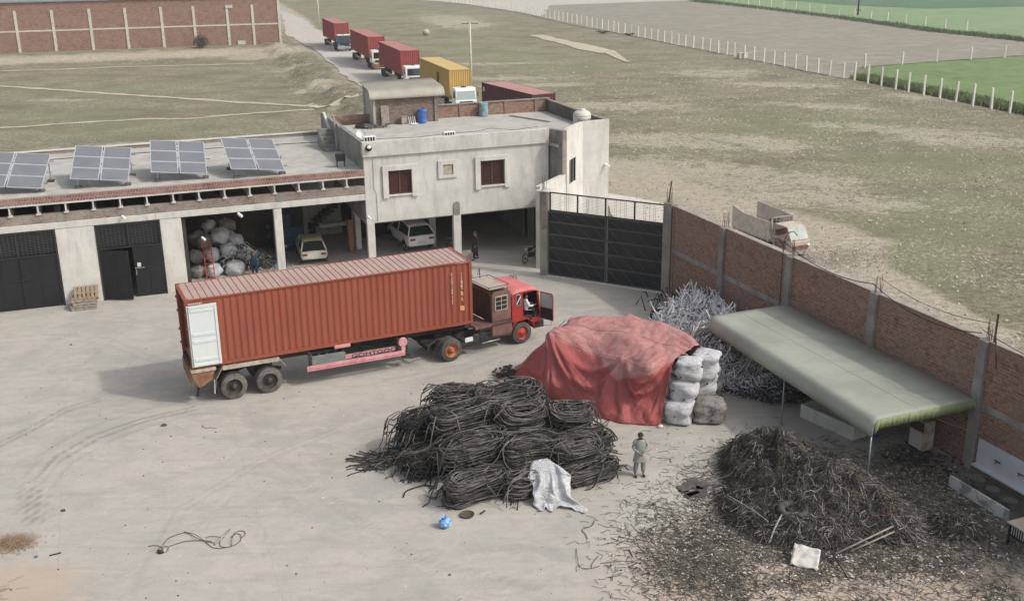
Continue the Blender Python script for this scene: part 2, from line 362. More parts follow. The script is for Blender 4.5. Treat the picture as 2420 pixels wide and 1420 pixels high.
# ================================================================== frames
A_ANG = R(20); A0 = Vector((-8.05, 59.2, 0))
def AW(u, v, z=0):
    c, s = math.cos(A_ANG), math.sin(A_ANG); return Vector((A0.x + u * c - v * s, A0.y + u * s + v * c, z))
WALL0 = Vector((8.18, 54.33, 0)); WALL_ANG = R(-68.8)
def WW(u, v, z=0):      # u along the boundary wall (towards the viewer), v to its outer side
    c, s = math.cos(WALL_ANG), math.sin(WALL_ANG); return Vector((WALL0.x + u * c - v * s, WALL0.y + u * s + v * c, z))
def inpoly(X, Y, poly):
    ins = np.zeros(X.shape, bool); n = len(poly)
    for i in range(n):
        x1, y1 = poly[i][:2]; x2, y2 = poly[(i + 1) % n][:2]
        c = ((y1 > Y) != (y2 > Y)) & (X < (x2 - x1) * (Y - y1) / ((y2 - y1) or 1e-9) + x1); ins ^= c
    return ins
def dline(X, Y, pts):
    d = np.full(X.shape, 1e9)
    for a, b in zip(pts[:-1], pts[1:]):
        ax, ay, bx, by = a[0], a[1], b[0], b[1]; L = (bx - ax) ** 2 + (by - ay) ** 2 + 1e-9
        t = np.clip(((X - ax) * (bx - ax) + (Y - ay) * (by - ay)) / L, 0, 1)
        d = np.minimum(d, np.hypot(X - ax - t * (bx - ax), Y - ay - t * (by - ay)))
    return d
def ell(X, Y, c, rx, ry, ang=0):
    a = R(ang); dx, dy = X - c[0], Y - c[1]; u = dx * math.cos(a) + dy * math.sin(a); v = -dx * math.sin(a) + dy * math.cos(a)
    return np.clip(1.35 - np.hypot(u / rx, v / ry), 0, 1)
def mesh_grid(name, xs, ys, zf, mat, keep=None, attrs=None, smooth=True):
    X, Y = np.meshgrid(xs, ys, indexing='ij'); Z = zf(X, Y); nx, ny = X.shape
    vs = np.stack([X, Y, Z], -1).reshape(-1, 3)
    i, j = np.meshgrid(np.arange(nx - 1), np.arange(ny - 1), indexing='ij'); a = (i * ny + j)
    F = np.stack([a, a + ny, a + ny + 1, a + 1], -1).reshape(-1, 4)
    if keep is not None:
        cx = (X[:-1, :-1] + X[1:, 1:]) / 2; cy = (Y[:-1, :-1] + Y[1:, 1:]) / 2; F = F[keep(cx, cy).reshape(-1)]
    me = bpy.data.meshes.new(name); me.from_pydata(vs.tolist(), [], F.tolist())
    for k2, fn in (attrs or {}).items():
        at = me.attributes.new(k2, 'FLOAT', 'POINT'); at.data.foreach_set('value', fn(X, Y).reshape(-1).astype(np.float32))
    me.materials.append(M[mat])
    if smooth: me.polygons.foreach_set('use_smooth', [True] * len(me.polygons))
    o = bpy.data.objects.new(name, me); COL.objects.link(o); return o

# ================================================================== ground
ROAD_L = [(14.0, 62.0), (7.5, 76.0), (-2.0, 92.0), (-11.5, 117.0), (-18.02, 136.87), (-23.6, 152.8), (-33.8, 189.2), (-44.7, 222.3), (-55.5, 272.3), (-76, 350), (-140, 560)]
ROAD_R = [(24.5, 66.0), (15.5, 79.0), (6.5, 95.0), (-3.5, 117.0), (-10.2, 137.0), (-15.6, 153.0), (-26.0, 189.5), (-37.0, 223.5), (-47.5, 262.0), (-60.9, 300.7), (-72, 352), (-132, 560)]
WH = [(-140, 181.5), (-84.3, 192.2), (-41.5, 204.2), (-60, 260), (-160, 240)]
LEFT_POLY = [(x, y) for x, y in ROAD_L[2:]] + [(-400, 560), (-400, 40), (-60, 40)] + [tuple(AW(-44, 13.5)[:2]), tuple(AW(3, 13.5)[:2])]
def ground_z(X, Y):
    ins = inpoly(X, Y, LEFT_POLY)
    d = dline(X, Y, ROAD_L[1:]); s = sstep(1.2, 7.5, d)
    ux, uy = math.cos(R(14.5)), math.sin(R(14.5)); dw = -((X + 84.3) * -uy + (Y - 192.2) * ux)   # metres in front of the far brick wall
    s2 = sstep(2.0, 13.0, dw)
    bump = np.vectorize(lambda x, y: noise.fractal(Vector((x * .35, y * .35, 0)), .75, 2.1, 5))(X, Y)
    z = -.05 - 1.15 * np.where(ins, s * s2, 0) + bump * (.03 + .95 * np.where(ins, np.clip(1 - np.abs(d - 4.2) / 4.5, 0, 1), 0))
    hp = np.clip(1.2 - np.hypot((X + 40) / 5.5, (Y - 190) / 6.0), 0, 1); z = z + hp * (.7 + bump * .5)
    dwl = dline(X, Y, [tuple(WW(0, 3.5)[:2]), tuple(WW(60, 3.5)[:2])])
    z = z + np.clip(1 - dwl / 5, 0, 1) * np.maximum(bump, -.2) * .18
    yd = inpoly(X, Y, YARD_BIG); return np.where(yd, -.08, z)
YARD = [(-58, 2), tuple(WW(56, .12)[:2]), tuple(WW(0, .12)[:2]), (1.7, 57.99), tuple(AW(11.0, -.3)[:2]), tuple(AW(11.2, 12.6)[:2]), tuple(AW(-52, 12.6)[:2]), (-64, 20)]
YARD_BIG = [(-70, -10), tuple(WW(66, .5)[:2]), tuple(WW(-.5, .9)[:2]), (8.4, 55.2), (2.0, 58.8), tuple(AW(16, 1)[:2]), tuple(AW(16, 13)[:2]), tuple(AW(-52, 13.3)[:2]), (-75, 20)]
PALE = [((12.46,79.87,0), 9, 5, -30), ((12.25,87.86,0), 8, 5, -20), ((15.58,79.68,0), 9, 4, -20), ((13.81,99.5,0), 12, 5, 0), ((21.02,96.79,0), 10, 4, -25), ((27.99,149.84,0), 9, 7, -20),
        ((35.91,216.13,0), 16, 12, -10), ((29.01,233.32,0), 12, 14, 0), ((21.28,82.32,0), 8, 4, -20), ((23.39,75.06,0), 10, 4, -30), ((40.96,97.4,0), 9, 5, -20), ((-13.82,260.03,0), 10, 22, 10), ((-9.17,240.07,0), 7, 14, 10),
        ((-1.41,164.95,0), 10, 2.2, 0), ((-1.85,147.07,0), 14, 4, 0), ((4.67,139.79,0), 10, 3, 0), ((-24.66,145.06,0), 5, 5, 0), ((-32.36,168.77,0), 6, 4, 0), ((-39.38,105.93,0), 9, 3, 10), ((-34.63,107.99,0), 6, 2, 10),
        ((-57.79,140.12,0), 6, 2, 0), ((46.83,124.13,0), 8, 3, -30), ((34.93,104.81,0), 10, 3, -25), ((34.31,118.76,0), 8, 3, -25), ((12.9,120.75,0), 12, 5, -10), ((34.02,136.69,0), 12, 4, -20)]
GREEN = [((22.81,61.93,0), 4.5, 3, -30), ((22.76,57.62,0), 4, 3, -50), ((22.03,68.52,0), 4, 2, -30), ((26.58,64.6,0), 5, 2, -30), ((32.78,73.22,0), 8, 3, -30), ((30.77,82.48,0), 7, 3, -20), ((30.04,68.63,0), 8, 4, -30),
         ((25.95,103.12,0), 12, 6, -20), ((36.16,87.96,0), 12, 6, -20), ((31.95,110.24,0), 14, 5, -20), ((-37.11,245.02,0), 9, 22, 0), ((-32.39,286.21,0), 22, 22, 0), ((-8.91,192.46,0), 10, 12, 0), ((-0.14,177.05,0), 10, 12, 0), ((8.92,158.18,0), 14, 8, 0), ((-40.81,116.5,0), 14, 7, 10),
         ((-54.07,126.94,0), 12, 6, 10), ((-54.99,150.6,0), 16, 7, 10), ((-25.23,107.24,0), 9, 4, 20), ((-46.31,101.88,0), 8, 4, 20)]
DIRT = [((9.48,81.55,0), 6, 3.5, -40), ((11.84,75.75,0), 5, 3, -40), ((9.42,87.18,0), 5, 3.5, -30), ((19.33,60.31,0), 4, 2.6, -60), ((19.9,54.68,0), 4, 2.4, -60), ((21.17,49.29,0), 5, 2.4, -60), ((19.4,64.98,0), 5, 2.4, -40), ((-40.47,189.41,0), 10, 6, 0)]
def a_pale(X, Y): return np.clip(sum(ell(X, Y, *p) for p in PALE), 0, 1)
def a_green(X, Y): return np.clip(sum(ell(X, Y, *p) for p in GREEN), 0, 1)
def a_dirt(X, Y):
    d = np.clip(sum(ell(X, Y, *p) for p in DIRT), 0, 1)
    e = np.clip(1.62 - dline(X, Y, [tuple(WW(-6, 2.5)[:2]), tuple(WW(5, 3.6)[:2]), tuple(WW(16, 4.2)[:2]), tuple(WW(60, 3.2)[:2])]) / 5.2, 0, 1)
    r = np.clip(1.15 - dline(X, Y, [(a[0] / 2 + b[0] / 2, a[1] / 2 + b[1] / 2) for a, b in zip(ROAD_L, ROAD_R)]) / 6.5, 0, 1)
    ux, uy = math.cos(R(14.5)), math.sin(R(14.5)); dw = -((X + 84.3) * -uy + (Y - 192.2) * ux)
    wl = np.clip(1 - np.abs(dw - 7.5) / 8.5, 0, 1) * (X < -36) * .85
    return np.clip(np.maximum(np.maximum(d, e), np.maximum(r, wl)), 0, 1)
xs = np.unique(np.concatenate([np.linspace(-900, -140, 20), np.linspace(-140, -60, 41), np.linspace(-60, 70, 195), np.linspace(70, 130, 41), np.linspace(130, 900, 20)]))
ys = np.unique(np.concatenate([np.linspace(-80, 20, 12), np.linspace(20, 60, 24), np.linspace(60, 250, 290), np.linspace(250, 360, 45), np.linspace(360, 1500, 25)]))
m, k = base_mat('dry_field', .95)
v = k.obj(); pale = k.attr('pale'); green = k.attr('green'); dirt = k.attr('dirt')
nb = k.noise(.06, 6, .6, v); nm = k.noise(.42, 7, .7, k.stretch(v, (.55, 1, 1))); nf = k.noise(2.4, 5, .7, k.stretch(v, (.6, 1, 1))); nn = k.noise(7.0, 4, .7, v)
c = k.mix(k.fr(nb, .38, .62), rgb(144, 138, 112), rgb(134, 133, 102))
c = k.mix(k.math('MULTIPLY', k.fr(nm, .48, .58), .6), c, rgb(164, 155, 132)); c = k.mix(k.math('MULTIPLY', k.fr(k.noise(.22, 7, .75, k.stretch(v, (.5, 1, 1)), .6), .5, .6), .75), c, rgb(118, 112, 94)); c = k.mix(k.math('MULTIPLY', k.fr(nf, .48, .58), .7), c, rgb(112, 105, 86))
g = k.fr(k.math('ADD', k.math('MULTIPLY', green, .5), k.math('MULTIPLY', nm, .9)), .6, .95)
c = k.mix(k.math('MULTIPLY', g, .7), c, k.mix(k.fr(nf, .4, .65), rgb(124, 128, 92), rgb(140, 142, 106)))
p = k.fr(k.math('ADD', k.math('MULTIPLY', pale, .30), k.math('ADD', k.math('MULTIPLY', k.noise(.5, 8, .78, v, .8), 1.0), k.math('MULTIPLY', nf, .6))), .98, 1.10)
c = k.mix(k.math('MULTIPLY', p, .8), c, k.mix(k.fr(nn, .4, .6), rgb(206, 199, 178), rgb(166, 158, 138)))
n3 = k.noise(3.2, 4, .8, v, .5); n4 = k.noise(.13, 5, .65, v, .5)
c = k.mix(k.math('MULTIPLY', k.math('MULTIPLY', k.fr(n3, .52, .6), k.fr(n4, .42, .58)), .75), c, rgb(198, 190, 168))
c = k.mix(k.math('MULTIPLY', k.math('MULTIPLY', k.fr(k.noise(1.9, 5, .8, v, .8), .54, .64), k.fr(n4, .62, .44)), .7), c, rgb(98, 92, 74))
d = k.fr(k.math('ADD', k.math('MULTIPLY', dirt, .8), k.math('MULTIPLY', nm, .5)), .62, .82)
c = k.mix(d, c, k.mix(k.fr(nf, .35, .6), rgb(200, 189, 168), rgb(172, 161, 142)))
c = k.mix(k.math('MULTIPLY', k.fr(nn, .52, .72), .35), c, rgb(112, 106, 88))
k.l(c, k.b.inputs['Base Color']); k.bump(k.math('ADD', nf, k.math('MULTIPLY', nn, .6)), .9, .25)
gnd = struct(mesh_grid('ground', xs, ys, ground_z, 'dry_field', None, dict(pale=a_pale, green=a_green, dirt=a_dirt)))

# yard: concrete slab with tyre arcs, oil and trash stains as its own marks
TR = [[(-15.95,31.45,0), (-16.71,33.78,0), (-16.8,36.04,0), (-16.12,37.8,0), (-14.74,39.3,0), (-12.95,40.38,0)], [(-15.62,31.31,0), (-16.41,33.77,0), (-16.42,35.86,0), (-15.73,37.61,0), (-14.43,39.09,0), (-12.8,40.12,0)],
      [(-19.47,37.18,0), (-18.81,38.64,0), (-18.18,40.43,0), (-17.09,41.45,0)], [(-19.31,36.81,0), (-18.6,38.33,0), (-17.93,40.13,0), (-16.91,41.19,0)],
      [(-16.41,31.88,0), (-17.18,34.1,0), (-17.41,36.41,0), (-16.7,38.27,0), (-15.41,39.8,0), (-13.53,40.9,0)], [(-15.29,31.16,0), (-15.95,33.45,0), (-15.98,35.61,0), (-15.23,37.34,0), (-14.06,38.72,0), (-12.54,39.79,0)], [(-24.96,59.86,0), (-18.67,50.91,0), (-19.12,45.29,0), (-21.71,43.42,0)], [(-5.62,42.86,0), (-2.09,44.67,0), (1.58,48.3,0)], [(-5.73,42.17,0), (-2.06,43.92,0), (1.55,47.44,0)], [(-24.83,48.75,0), (-22.19,49.23,0), (-19.1,48.53,0), (-15.83,45.68,0)], [(-24.52,48.06,0), (-21.98,48.58,0), (-19.07,47.85,0), (-15.8,45.07,0)], [(-11.25,27.23,0), (-11.19,32.15,0), (-9.16,35.81,0), (-6.75,38.26,0)], [(-11.01,27.19,0), (-10.92,31.98,0), (-8.95,35.54,0), (-6.61,37.95,0)], [(-9.7,36.88,0), (-6.49,32.6,0), (-2.78,28.59,0), (0.98,26.94,0)], [(-9.42,37.05,0), (-6.22,32.73,0), (-2.67,28.78,0), (0.99,27.16,0)]]
def y_track(X, Y): return np.clip(sum((np.clip(1.3 - dline(X, Y, t) / .07, 0, 1) * wgt) for t, wgt in zip(TR, (1, 1, .8, .8, .45, .4, .3, .4, .4, .35, .35, .35, .35, .3, .3))), 0, 1)
STN = [((9.32,32.16,0), 2.9, 2.0, -20), ((14.86,33.8,0), 1.2, 2.2, 20), ((14.5,30.37,0), 1.0, 2.0, 20), ((13.38,32.92,0), 2.4, 1.6, -60), ((14.47,32.01,0), 1.7, 2.6, 20), ((13.61,28.18,0), 1.6, 2.6, 20), ((14.37,34.45,0), 1.8, 1.2, -60), ((-12.09,58.44,0), 5, 1.5, 20), ((5.49,29.34,0), 1, 1, 0)]
def y_stain(X, Y): return np.clip(sum(ell(X, Y, *p) for p in STN), 0, 1)
def y_dust(X, Y): return np.clip(ell(X, Y, (8.99,27.4,0), 6, 3.9, 0) * 1.25 + ell(X, Y, (-14.68,27.53,0), 2.5, 1.5, 0), 0, 1)
def y_rust(X, Y): return np.clip(ell(X, Y, (-15.85,30.09,0), 1.0, .75, 10), 0, 1)
m, k = base_mat('yard_concrete', .9)
v = k.obj(); nb = k.noise(.16, 6, .6, v, .6); nm = k.noise(.8, 7, .65, k.stretch(v, (.7, 1, 1)), .8); nf = k.noise(4.5, 6, .7, v)
c = k.mix(k.fr(nb, .4, .6), rgb(177, 172, 163), rgb(165, 162, 155)); c = k.mix(k.math('MULTIPLY', k.fr(nm, .44, .58), .6), c, rgb(188, 180, 168))
c = k.mix(k.math('MULTIPLY', k.fr(nf, .55, .75), .35), c, rgb(206, 202, 194)); c = k.mix(k.math('MULTIPLY', k.fr(k.noise(1.6, 6, .7, v, 1), .52, .7), .5), c, rgb(154, 149, 141))
c = k.mix(k.math('MULTIPLY', k.fr(k.noise(.35, 5, .7, v, 1.2), .52, .64), .45), c, rgb(158, 154, 148))
# scuffs dragged along the lorry's lane and fine grit
rt = k.n('ShaderNodeMapping'); rt.inputs['Rotation'].default_value = (0, 0, R(-28)); rt.inputs['Scale'].default_value = (.22, 2.2, 1); k.l(v, rt.inputs[0])
c = k.mix(k.math('MULTIPLY', k.fr(k.noise(.9, 7, .72, rt.outputs[0], .4), .5, .68), .38), c, rgb(150, 145, 137)); c = k.mix(k.math('MULTIPLY', k.fr(k.noise(13, 4, .75, v), .56, .68), .28), c, rgb(136, 130, 122)); c = k.mix(k.math('MULTIPLY', k.fr(k.noise(2.8, 7, .75, v, 1.5), .6, .68), .35), c, rgb(212, 208, 200))
# slab joints
sep = k.n('ShaderNodeSeparateXYZ'); mp = k.n('ShaderNodeMapping'); mp.inputs['Rotation'].default_value = (0, 0, R(-20)); k.l(v, mp.inputs[0]); k.l(mp.outputs[0], sep.inputs[0])
jn = None
for ax in (0, 1):
    q = k.math('ABSOLUTE', k.math('SUBTRACT', k.math('FRACT', k.math('DIVIDE', k.math('ADD', sep.outputs[ax], k.math('MULTIPLY', k.noise(.8, 2, .5, v), .25)), 6.1)), .5))
    q = k.math('LESS_THAN', q, .0028); jn = q if jn is None else k.math('MAXIMUM', jn, q)
c = k.mix(k.math('MULTIPLY', jn, .12), c, rgb(120, 115, 108))
c = k.mix(k.math('MULTIPLY', k.math('MULTIPLY', k.attr('track'), k.fr(nf, .3, .5)), .62), c, rgb(118, 111, 102))
c = k.mix(k.math('MULTIPLY', k.fr(k.math('ADD', k.attr('dust'), k.math('MULTIPLY', nm, .6)), .5, 1.1), .7), c, rgb(182, 162, 142))
c = k.mix(k.math('MULTIPLY', k.fr(k.math('ADD', k.math('MULTIPLY', k.attr('stain'), .75), k.math('MULTIPLY', nf, .5)), .5, .9), .72), c, rgb(86, 79, 72))
c = k.mix(k.fr(k.math('ADD', k.math('MULTIPLY', k.attr('rust'), .7), k.math('MULTIPLY', nf, .5)), .5, .9), c, rgb(122, 96, 74))
k.l(c, k.b.inputs['Base Color']); k.bump(k.math('ADD', nf, k.noise(14, 4, .6, v)), .35, .02)
struct(mesh_grid('yard', np.concatenate([np.arange(-64, -24, 1.0), np.arange(-24, 20, .16), np.arange(20, 30, 1.)]), np.concatenate([np.arange(0, 26, 1.), np.arange(26, 50, .16), np.arange(50, 74, .4)]), lambda X, Y: X * 0,
                'yard_concrete', lambda X, Y: inpoly(X, Y, YARD), dict(track=y_track, stain=y_stain, dust=y_dust, rust=y_rust)))

# road: worn pale asphalt
m, k = base_mat('road_surface', .9); v = k.obj()
nm = k.noise(.5, 6, .65, v); c = k.mix(k.fr(nm, .35, .65), rgb(196, 190, 180), rgb(180, 175, 167)); c = k.mix(k.math('MULTIPLY', k.fr(k.noise(2.6, 5, .7, v), .5, .7), .5), c, rgb(172, 163, 148))
k.l(c, k.b.inputs['Base Color']); k.bump(k.noise(9, 4, .6, v), .3, .03)
def sheet(name, poly, z, mat, res=None, wob=0.0, wf=.25):
    pts = []
    n = len(poly)
    for i in range(n):
        a = Vector(poly[i][:2]); b = Vector(poly[(i + 1) % n][:2]); st = max(1, int((b - a).length / (res or 4)))
        for j in range(st):
            p = a.lerp(b, j / st)
            if wob: q = Vector((p.x * wf, p.y * wf, 3.3)); p = p + Vector((noise.noise(q), noise.noise(q + Vector((9, 9, 0))))) * wob
            pts.append((p.x, p.y))
    bm = bmesh.new(); f = bm.faces.new([bm.verts.new((x, y, z)) for x, y in pts]); bmesh.ops.triangulate(bm, faces=[f]); me = bpy.data.meshes.new(name); bm.to_mesh(me); bm.free()
    me.materials.append(M[mat]); o = bpy.data.objects.new(name, me); COL.objects.link(o); return o
struct(sheet('road', [(x + (.6 if y > 95 else 0), y) for x, y in ROAD_L[2:]] + ROAD_R[2:][::-1], .04, 'road_surface', 2.0, .9, .3))
# ploughed field and green fields
m, k = base_mat('ploughed_soil', .95); v = k.obj()
st = k.stretch(v, (.35, 1.6, 1)); c = k.mix(k.fr(k.noise(.12, 6, .65, v), .35, .65), rgb(154, 147, 134), rgb(140, 136, 120)); c = k.mix(k.math('MULTIPLY', k.fr(k.noise(.5, 6, .7, st), .45, .68), .7), c, rgb(180, 171, 158)); c = k.mix(k.math('MULTIPLY', k.fr(k.noise(1.4, 5, .7, st), .5, .6), .7), c, rgb(122, 116, 102)); c = k.mix(k.math('MULTIPLY', k.fr(k.noise(.25, 6, .7, v), .5, .6), .5), c, rgb(134, 132, 108))
k.l(c, k.b.inputs['Base Color']); k.bump(k.noise(1.0, 5, .7, st), .8, .3)
for nm_, a, b, cc in (('crop_green', rgb(112, 136, 84), rgb(98, 126, 76), rgb(136, 150, 94)), ('crop_far', rgb(132, 154, 112), rgb(118, 144, 104), rgb(148, 164, 122)), ('crop_deep', rgb(88, 122, 92), rgb(80, 114, 86), rgb(98, 128, 92))):
    m, k = base_mat(nm_, .9); v = k.obj(); c = k.mix(k.fr(k.noise(.1, 5, .6, v), .35, .65), a, b); c = k.mix(k.math('MULTIPLY', k.fr(k.noise(.8, 6, .7, k.stretch(v, (.5, 1, 1))), .42, .7), .7), c, cc)
    k.l(c, k.b.inputs['Base Color']); k.bump(k.noise(3, 4, .7, v), .8, .2)
FC = (43.1, 141.2)    # where the fences meet
struct(sheet('ploughed_field', [FC, (36, 165.5), (23.6, 207), (13.6, 236), (4.1, 274.3), (-12, 318), (40, 330), (54.63,323.6,0), (65.91,273.73,0), (73.45,243.39,0), (80.15,211.75,0), (87.34,188.51,0), (105, 176), (74, 164.5), (61.7, 159.5), (49.4, 154)], .02, 'ploughed_soil', 3, .5))
struct(sheet('dirt_track', [(-12, 318), (4.1, 274.3), (8, 262), (11.4,305.03,0), (52.77,319.68,0), (60, 345), (-30, 345)], .06, 'road_surface', 4, 1.5, .1))
simple('trail_dust', rgb(196, 188, 166), rgb(172, 162, 138), .8, .95)
def ribbon(name, pts, wd, z, mat='trail_dust', n=60, follow=True):
    P = [Vector(p[:2]) for p in pts]; L = [0]
    for a, b in zip(P, P[1:]): L.append(L[-1] + (b - a).length)
    mb = MB(); rows = []
    for i in range(n + 1):
        s = L[-1] * i / n; j = max(q for q in range(len(P) - 1) if L[q] <= s + 1e-6); t = (s - L[j]) / max(1e-6, L[j + 1] - L[j]); p = P[j].lerp(P[j + 1], t); d = (P[j + 1] - P[j]).normalized(); nr = Vector((-d.y, d.x))
        w1 = wd / 2 * (1 + .9 * noise.noise(Vector((s * .33, 1, wd)))); w2 = wd / 2 * (1 + .9 * noise.noise(Vector((s * .33, 7, wd))))
        rows.append([p - nr * w1, p, p + nr * w2])
    X = np.array([[q.x for q in r] for r in rows]); Y = np.array([[q.y for q in r] for r in rows]); Z = ground_z(X, Y) if follow else X * 0
    mb.grid([[(X[i][j], Y[i][j], Z[i][j] + z) for j in range(3)] for i in range(n + 1)]); return struct(mb.build(name, mat))
ribbon('footpath', [(-74.72,156.7,-1.2), (-62.82,150.96,-1.2), (-53.47,145.78,-1.2), (-41.81,140.27,-1.2), (-33.72,135.77,-1.2), (-26.9,132.99,-1.2), (-20.29,129.97,-1.2)], 1.1, .05)
ribbon('footpath', [(-57.03,117.96,-1.2), (-53.01,119.29,-1.2), (-48.64,121.21,-1.2), (-41.78,123.28,-1.2), (-35.58,123.35,-1.2), (-31.37,125.76,-1.2), (-25.03,128.41,-1.2), (-18.09,132.57,-0.8)], .9, .05)
ribbon('footpath', [(-79.93,174.16,-0.6), (-70.43,175.38,-0.6), (-61.22,177.89,-0.6), (-49.27,178.89,-0.6), (-41.43,180.44,-0.6)], 1.1, .06)
plaster('drive_concrete', rgb(214, 208, 198), rgb(204, 197, 186), rgb(190, 182, 170))
struct(sheet('driveway', [(7.6, 56.4), (3.4, 61.0), (7.0, 68.5), (6.77,78.09,0), (8.91,76.46,0), (10.88,74.25,0), (10.67,69.7,0), (9.8, 55.6)], -.02, 'drive_concrete', 1.5, .3, .5))
struct(sheet('cricket_pitch', [(3.91,212.61,0), (6.99,213.06,0), (10.55,200.88,0), (14.36,190.66,0), (17.01,180.13,0), (15.04,177.01,0), (12.34,182.15,0), (8.78,195.39,0)], .03, 'trail_dust', 2, 1.0, .3))
struct(sheet('footpath', [(15.2,179,0), (17.14,181.49,0), (18.05,164.26,0), (17.31,164.35,0)], .034, 'trail_dust', 2, .3, .3))
# green fields: standing crop, so the sheet is raised and rough
def crop(name, poly, z, mat, res, amp=.12):
    X0, X1 = min(p[0] for p in poly), max(p[0] for p in poly); Y0, Y1 = min(p[1] for p in poly), max(p[1] for p in poly)
    return struct(mesh_grid(name, np.arange(X0, X1 + res, res), np.arange(Y0, Y1 + res, res), lambda X, Y: z + amp * np.vectorize(lambda x, y: noise.fractal(Vector((x * .5, y * .5, 2)), 1., 2., 3))(X, Y), mat, lambda X, Y: inpoly(X, Y, poly)))
GF = [(44.6, 141.4), (52.6, 111.5), (62, 72), (150, 80), (150, 178), (106, 172), (75, 161), (62, 156.5), (50.4, 151.4)]
crop('green_field', GF, .30, 'crop_green', .8, .2)
FARG = [(56.38,323.17,0), (67.02,278.41,0), (74.92,248.37,0), (81.54,215.53,0), (89.04,192.29,0), (118, 186), (330, 230), (420, 420), (160, 520), (60, 345)]
struct(sheet('green_field', FARG, .08, 'crop_far', 8))
struct(sheet('green_field', [(72.83,323.51,0), (86.62,287.96,0), (101.03,271.05,0), (125.8,273.9,0), (330, 300), (330, 520), (120, 520)], .13, 'crop_deep', 8, 1.0, .05))
# blades and weeds: along the crop's edge and the far ditch
rnd = random.Random(5)
def tufts(name, pts, h, mats, n=3, spread=.25):
    mb = MB()
    for (x, y, s) in pts:
        mb.cur = rnd.randrange(len(mats))
        for q in range(n):
            a = rnd.uniform(0, 6.28); hh = h * s * rnd.uniform(.6, 1.2); px, py = x + rnd.gauss(0, spread), y + rnd.gauss(0, spread); w_ = .05 + .04 * s; lx, ly = rnd.gauss(0, .25) * hh, rnd.gauss(0, .25) * hh
            z0 = float(ground_z(np.array([px]), np.array([py]))[0]) if h < .3 else 0
            mb.add([(px - w_ * math.cos(a), py - w_ * math.sin(a), z0), (px + w_ * math.cos(a), py + w_ * math.sin(a), z0), (px + lx, py + ly, z0 + hh)], [(0, 1, 2)])
    return stuff(mb.build(name, mats, fixn=False))
pts = []
for i in range(5200):
    t = rnd.random(); x = 44.3 + (53.2 - 44.3) * t; y = 141.6 + (109.5 - 141.6) * t; o_ = rnd.random() ** 1.5 * 2.2; pts.append((x + o_ * .96, y + o_ * .27, rnd.uniform(.7, 1.2)))
simple('blade_green', rgb(124, 142, 84), rgb(104, 126, 76), .6, .8); simple('blade_yellow', rgb(150, 148, 84), rgb(124, 128, 74), .6, .8); simple('weed_dark', rgb(104, 118, 88), rgb(88, 102, 76), .6, .9)
tufts('crop_blades', pts, .62, ['blade_green', 'blade_yellow', 'blade_green', 'weed_dark'])
DITCH = [(52.1,315.57,0), (56.77,302.32,0), (65.55,272.2,0), (73.09,242.18,0), (76.5,224.92,0), (79.47,209.91,0), (84.15,198.13,0), (88.01,186.83,0)]
pts = []
for i in range(3200):
    s = rnd.random() * (len(DITCH) - 1); j = int(s); a, b = DITCH[j], DITCH[j + 1]; t = s - j; pts.append((a[0] + (b[0] - a[0]) * t + rnd.gauss(0, .5), a[1] + (b[1] - a[1]) * t + rnd.gauss(0, 1.4), rnd.uniform(.5, 1.3) * (1 + .5 * noise.noise(Vector((s * 5, 0, 0))))))
o = tufts('ditch_weeds', pts, .6, ['weed_dark', 'weed_dark', 'blade_green'], 3, .6)
# dry tufts over the near part of the field
def dry_tufts():
    mb = MB(); rr = random.Random(71); cnt = 0
    while cnt < 9000:
        y = 40 + 125 * rr.random() ** 1.15; x = rr.uniform(4, 16 + y * .42)
        if x < 8.18 + (54.33 - y) * .388 + 8.0 + 1.5 * noise.noise(Vector((y * .2, 0, 0))) + rr.gauss(0, .9): continue
        if (y > 135 and rr.random() < (y - 135) / 30) or x > 52 + (111 - y) * .3: continue
        if rr.random() > .25 + 1.4 * max(0, noise.noise(Vector((x * .22, y * .22, 5))) + .18): continue
        cnt += 1; h = rr.uniform(.02, .07) * (.6 + y / 130); w_ = h * rr.uniform(.7, 1.5); a = rr.uniform(0, 3.14); mb.cur = 0 if rr.random() < .7 else 1
        mb.add([(x - w_ * math.cos(a), y - w_ * math.sin(a), -.04), (x + w_ * math.cos(a), y + w_ * math.sin(a), -.04), (x + rr.gauss(0, 1.3) * h, y + .8 * h + abs(rr.gauss(0, 1.2)) * h, h * .75)], [(0, 1, 2)])
    return stuff(mb.build('dry_grass', ['tuft_pale', 'tuft_olive', 'tuft_dark'], fixn=False))
simple('tuft_pale', rgb(188, 181, 156), rgb(170, 163, 138), .6, .9); simple('tuft_olive', rgb(138, 137, 104), rgb(124, 126, 94), .6, .9); simple('tuft_dark', rgb(126, 122, 100), rgb(112, 108, 88), .6, .9)
dry_tufts()
# rubble and stones on the strip outside the boundary wall
mb = MB()
for i in range(2600):
    if i % 3: u, vv = rnd.uniform(4, 30), rnd.gauss(5.0, 1.6)
    else: u, vv = rnd.uniform(-2, 42), rnd.uniform(1.0, 7.5)
    p = WW(u, max(.7, vv)); s = rnd.uniform(.012, .045); mb.blob((p.x, p.y, .02), (s * 1.4, s, s * .8), 5, 3, .3, i % 50)
for i in range(700):
    a = rnd.random(); p = (19.09,60.32,0); x = p[0] + rnd.gauss(0, 1.6); y = p[1] + rnd.gauss(0, 1.3); s = rnd.uniform(.02, .06); mb.blob((x, y, .04), (s * 1.4, s, s * .8), 5, 3, .3, i % 50)
stuff(mb.build('rubble', 'rubble'))

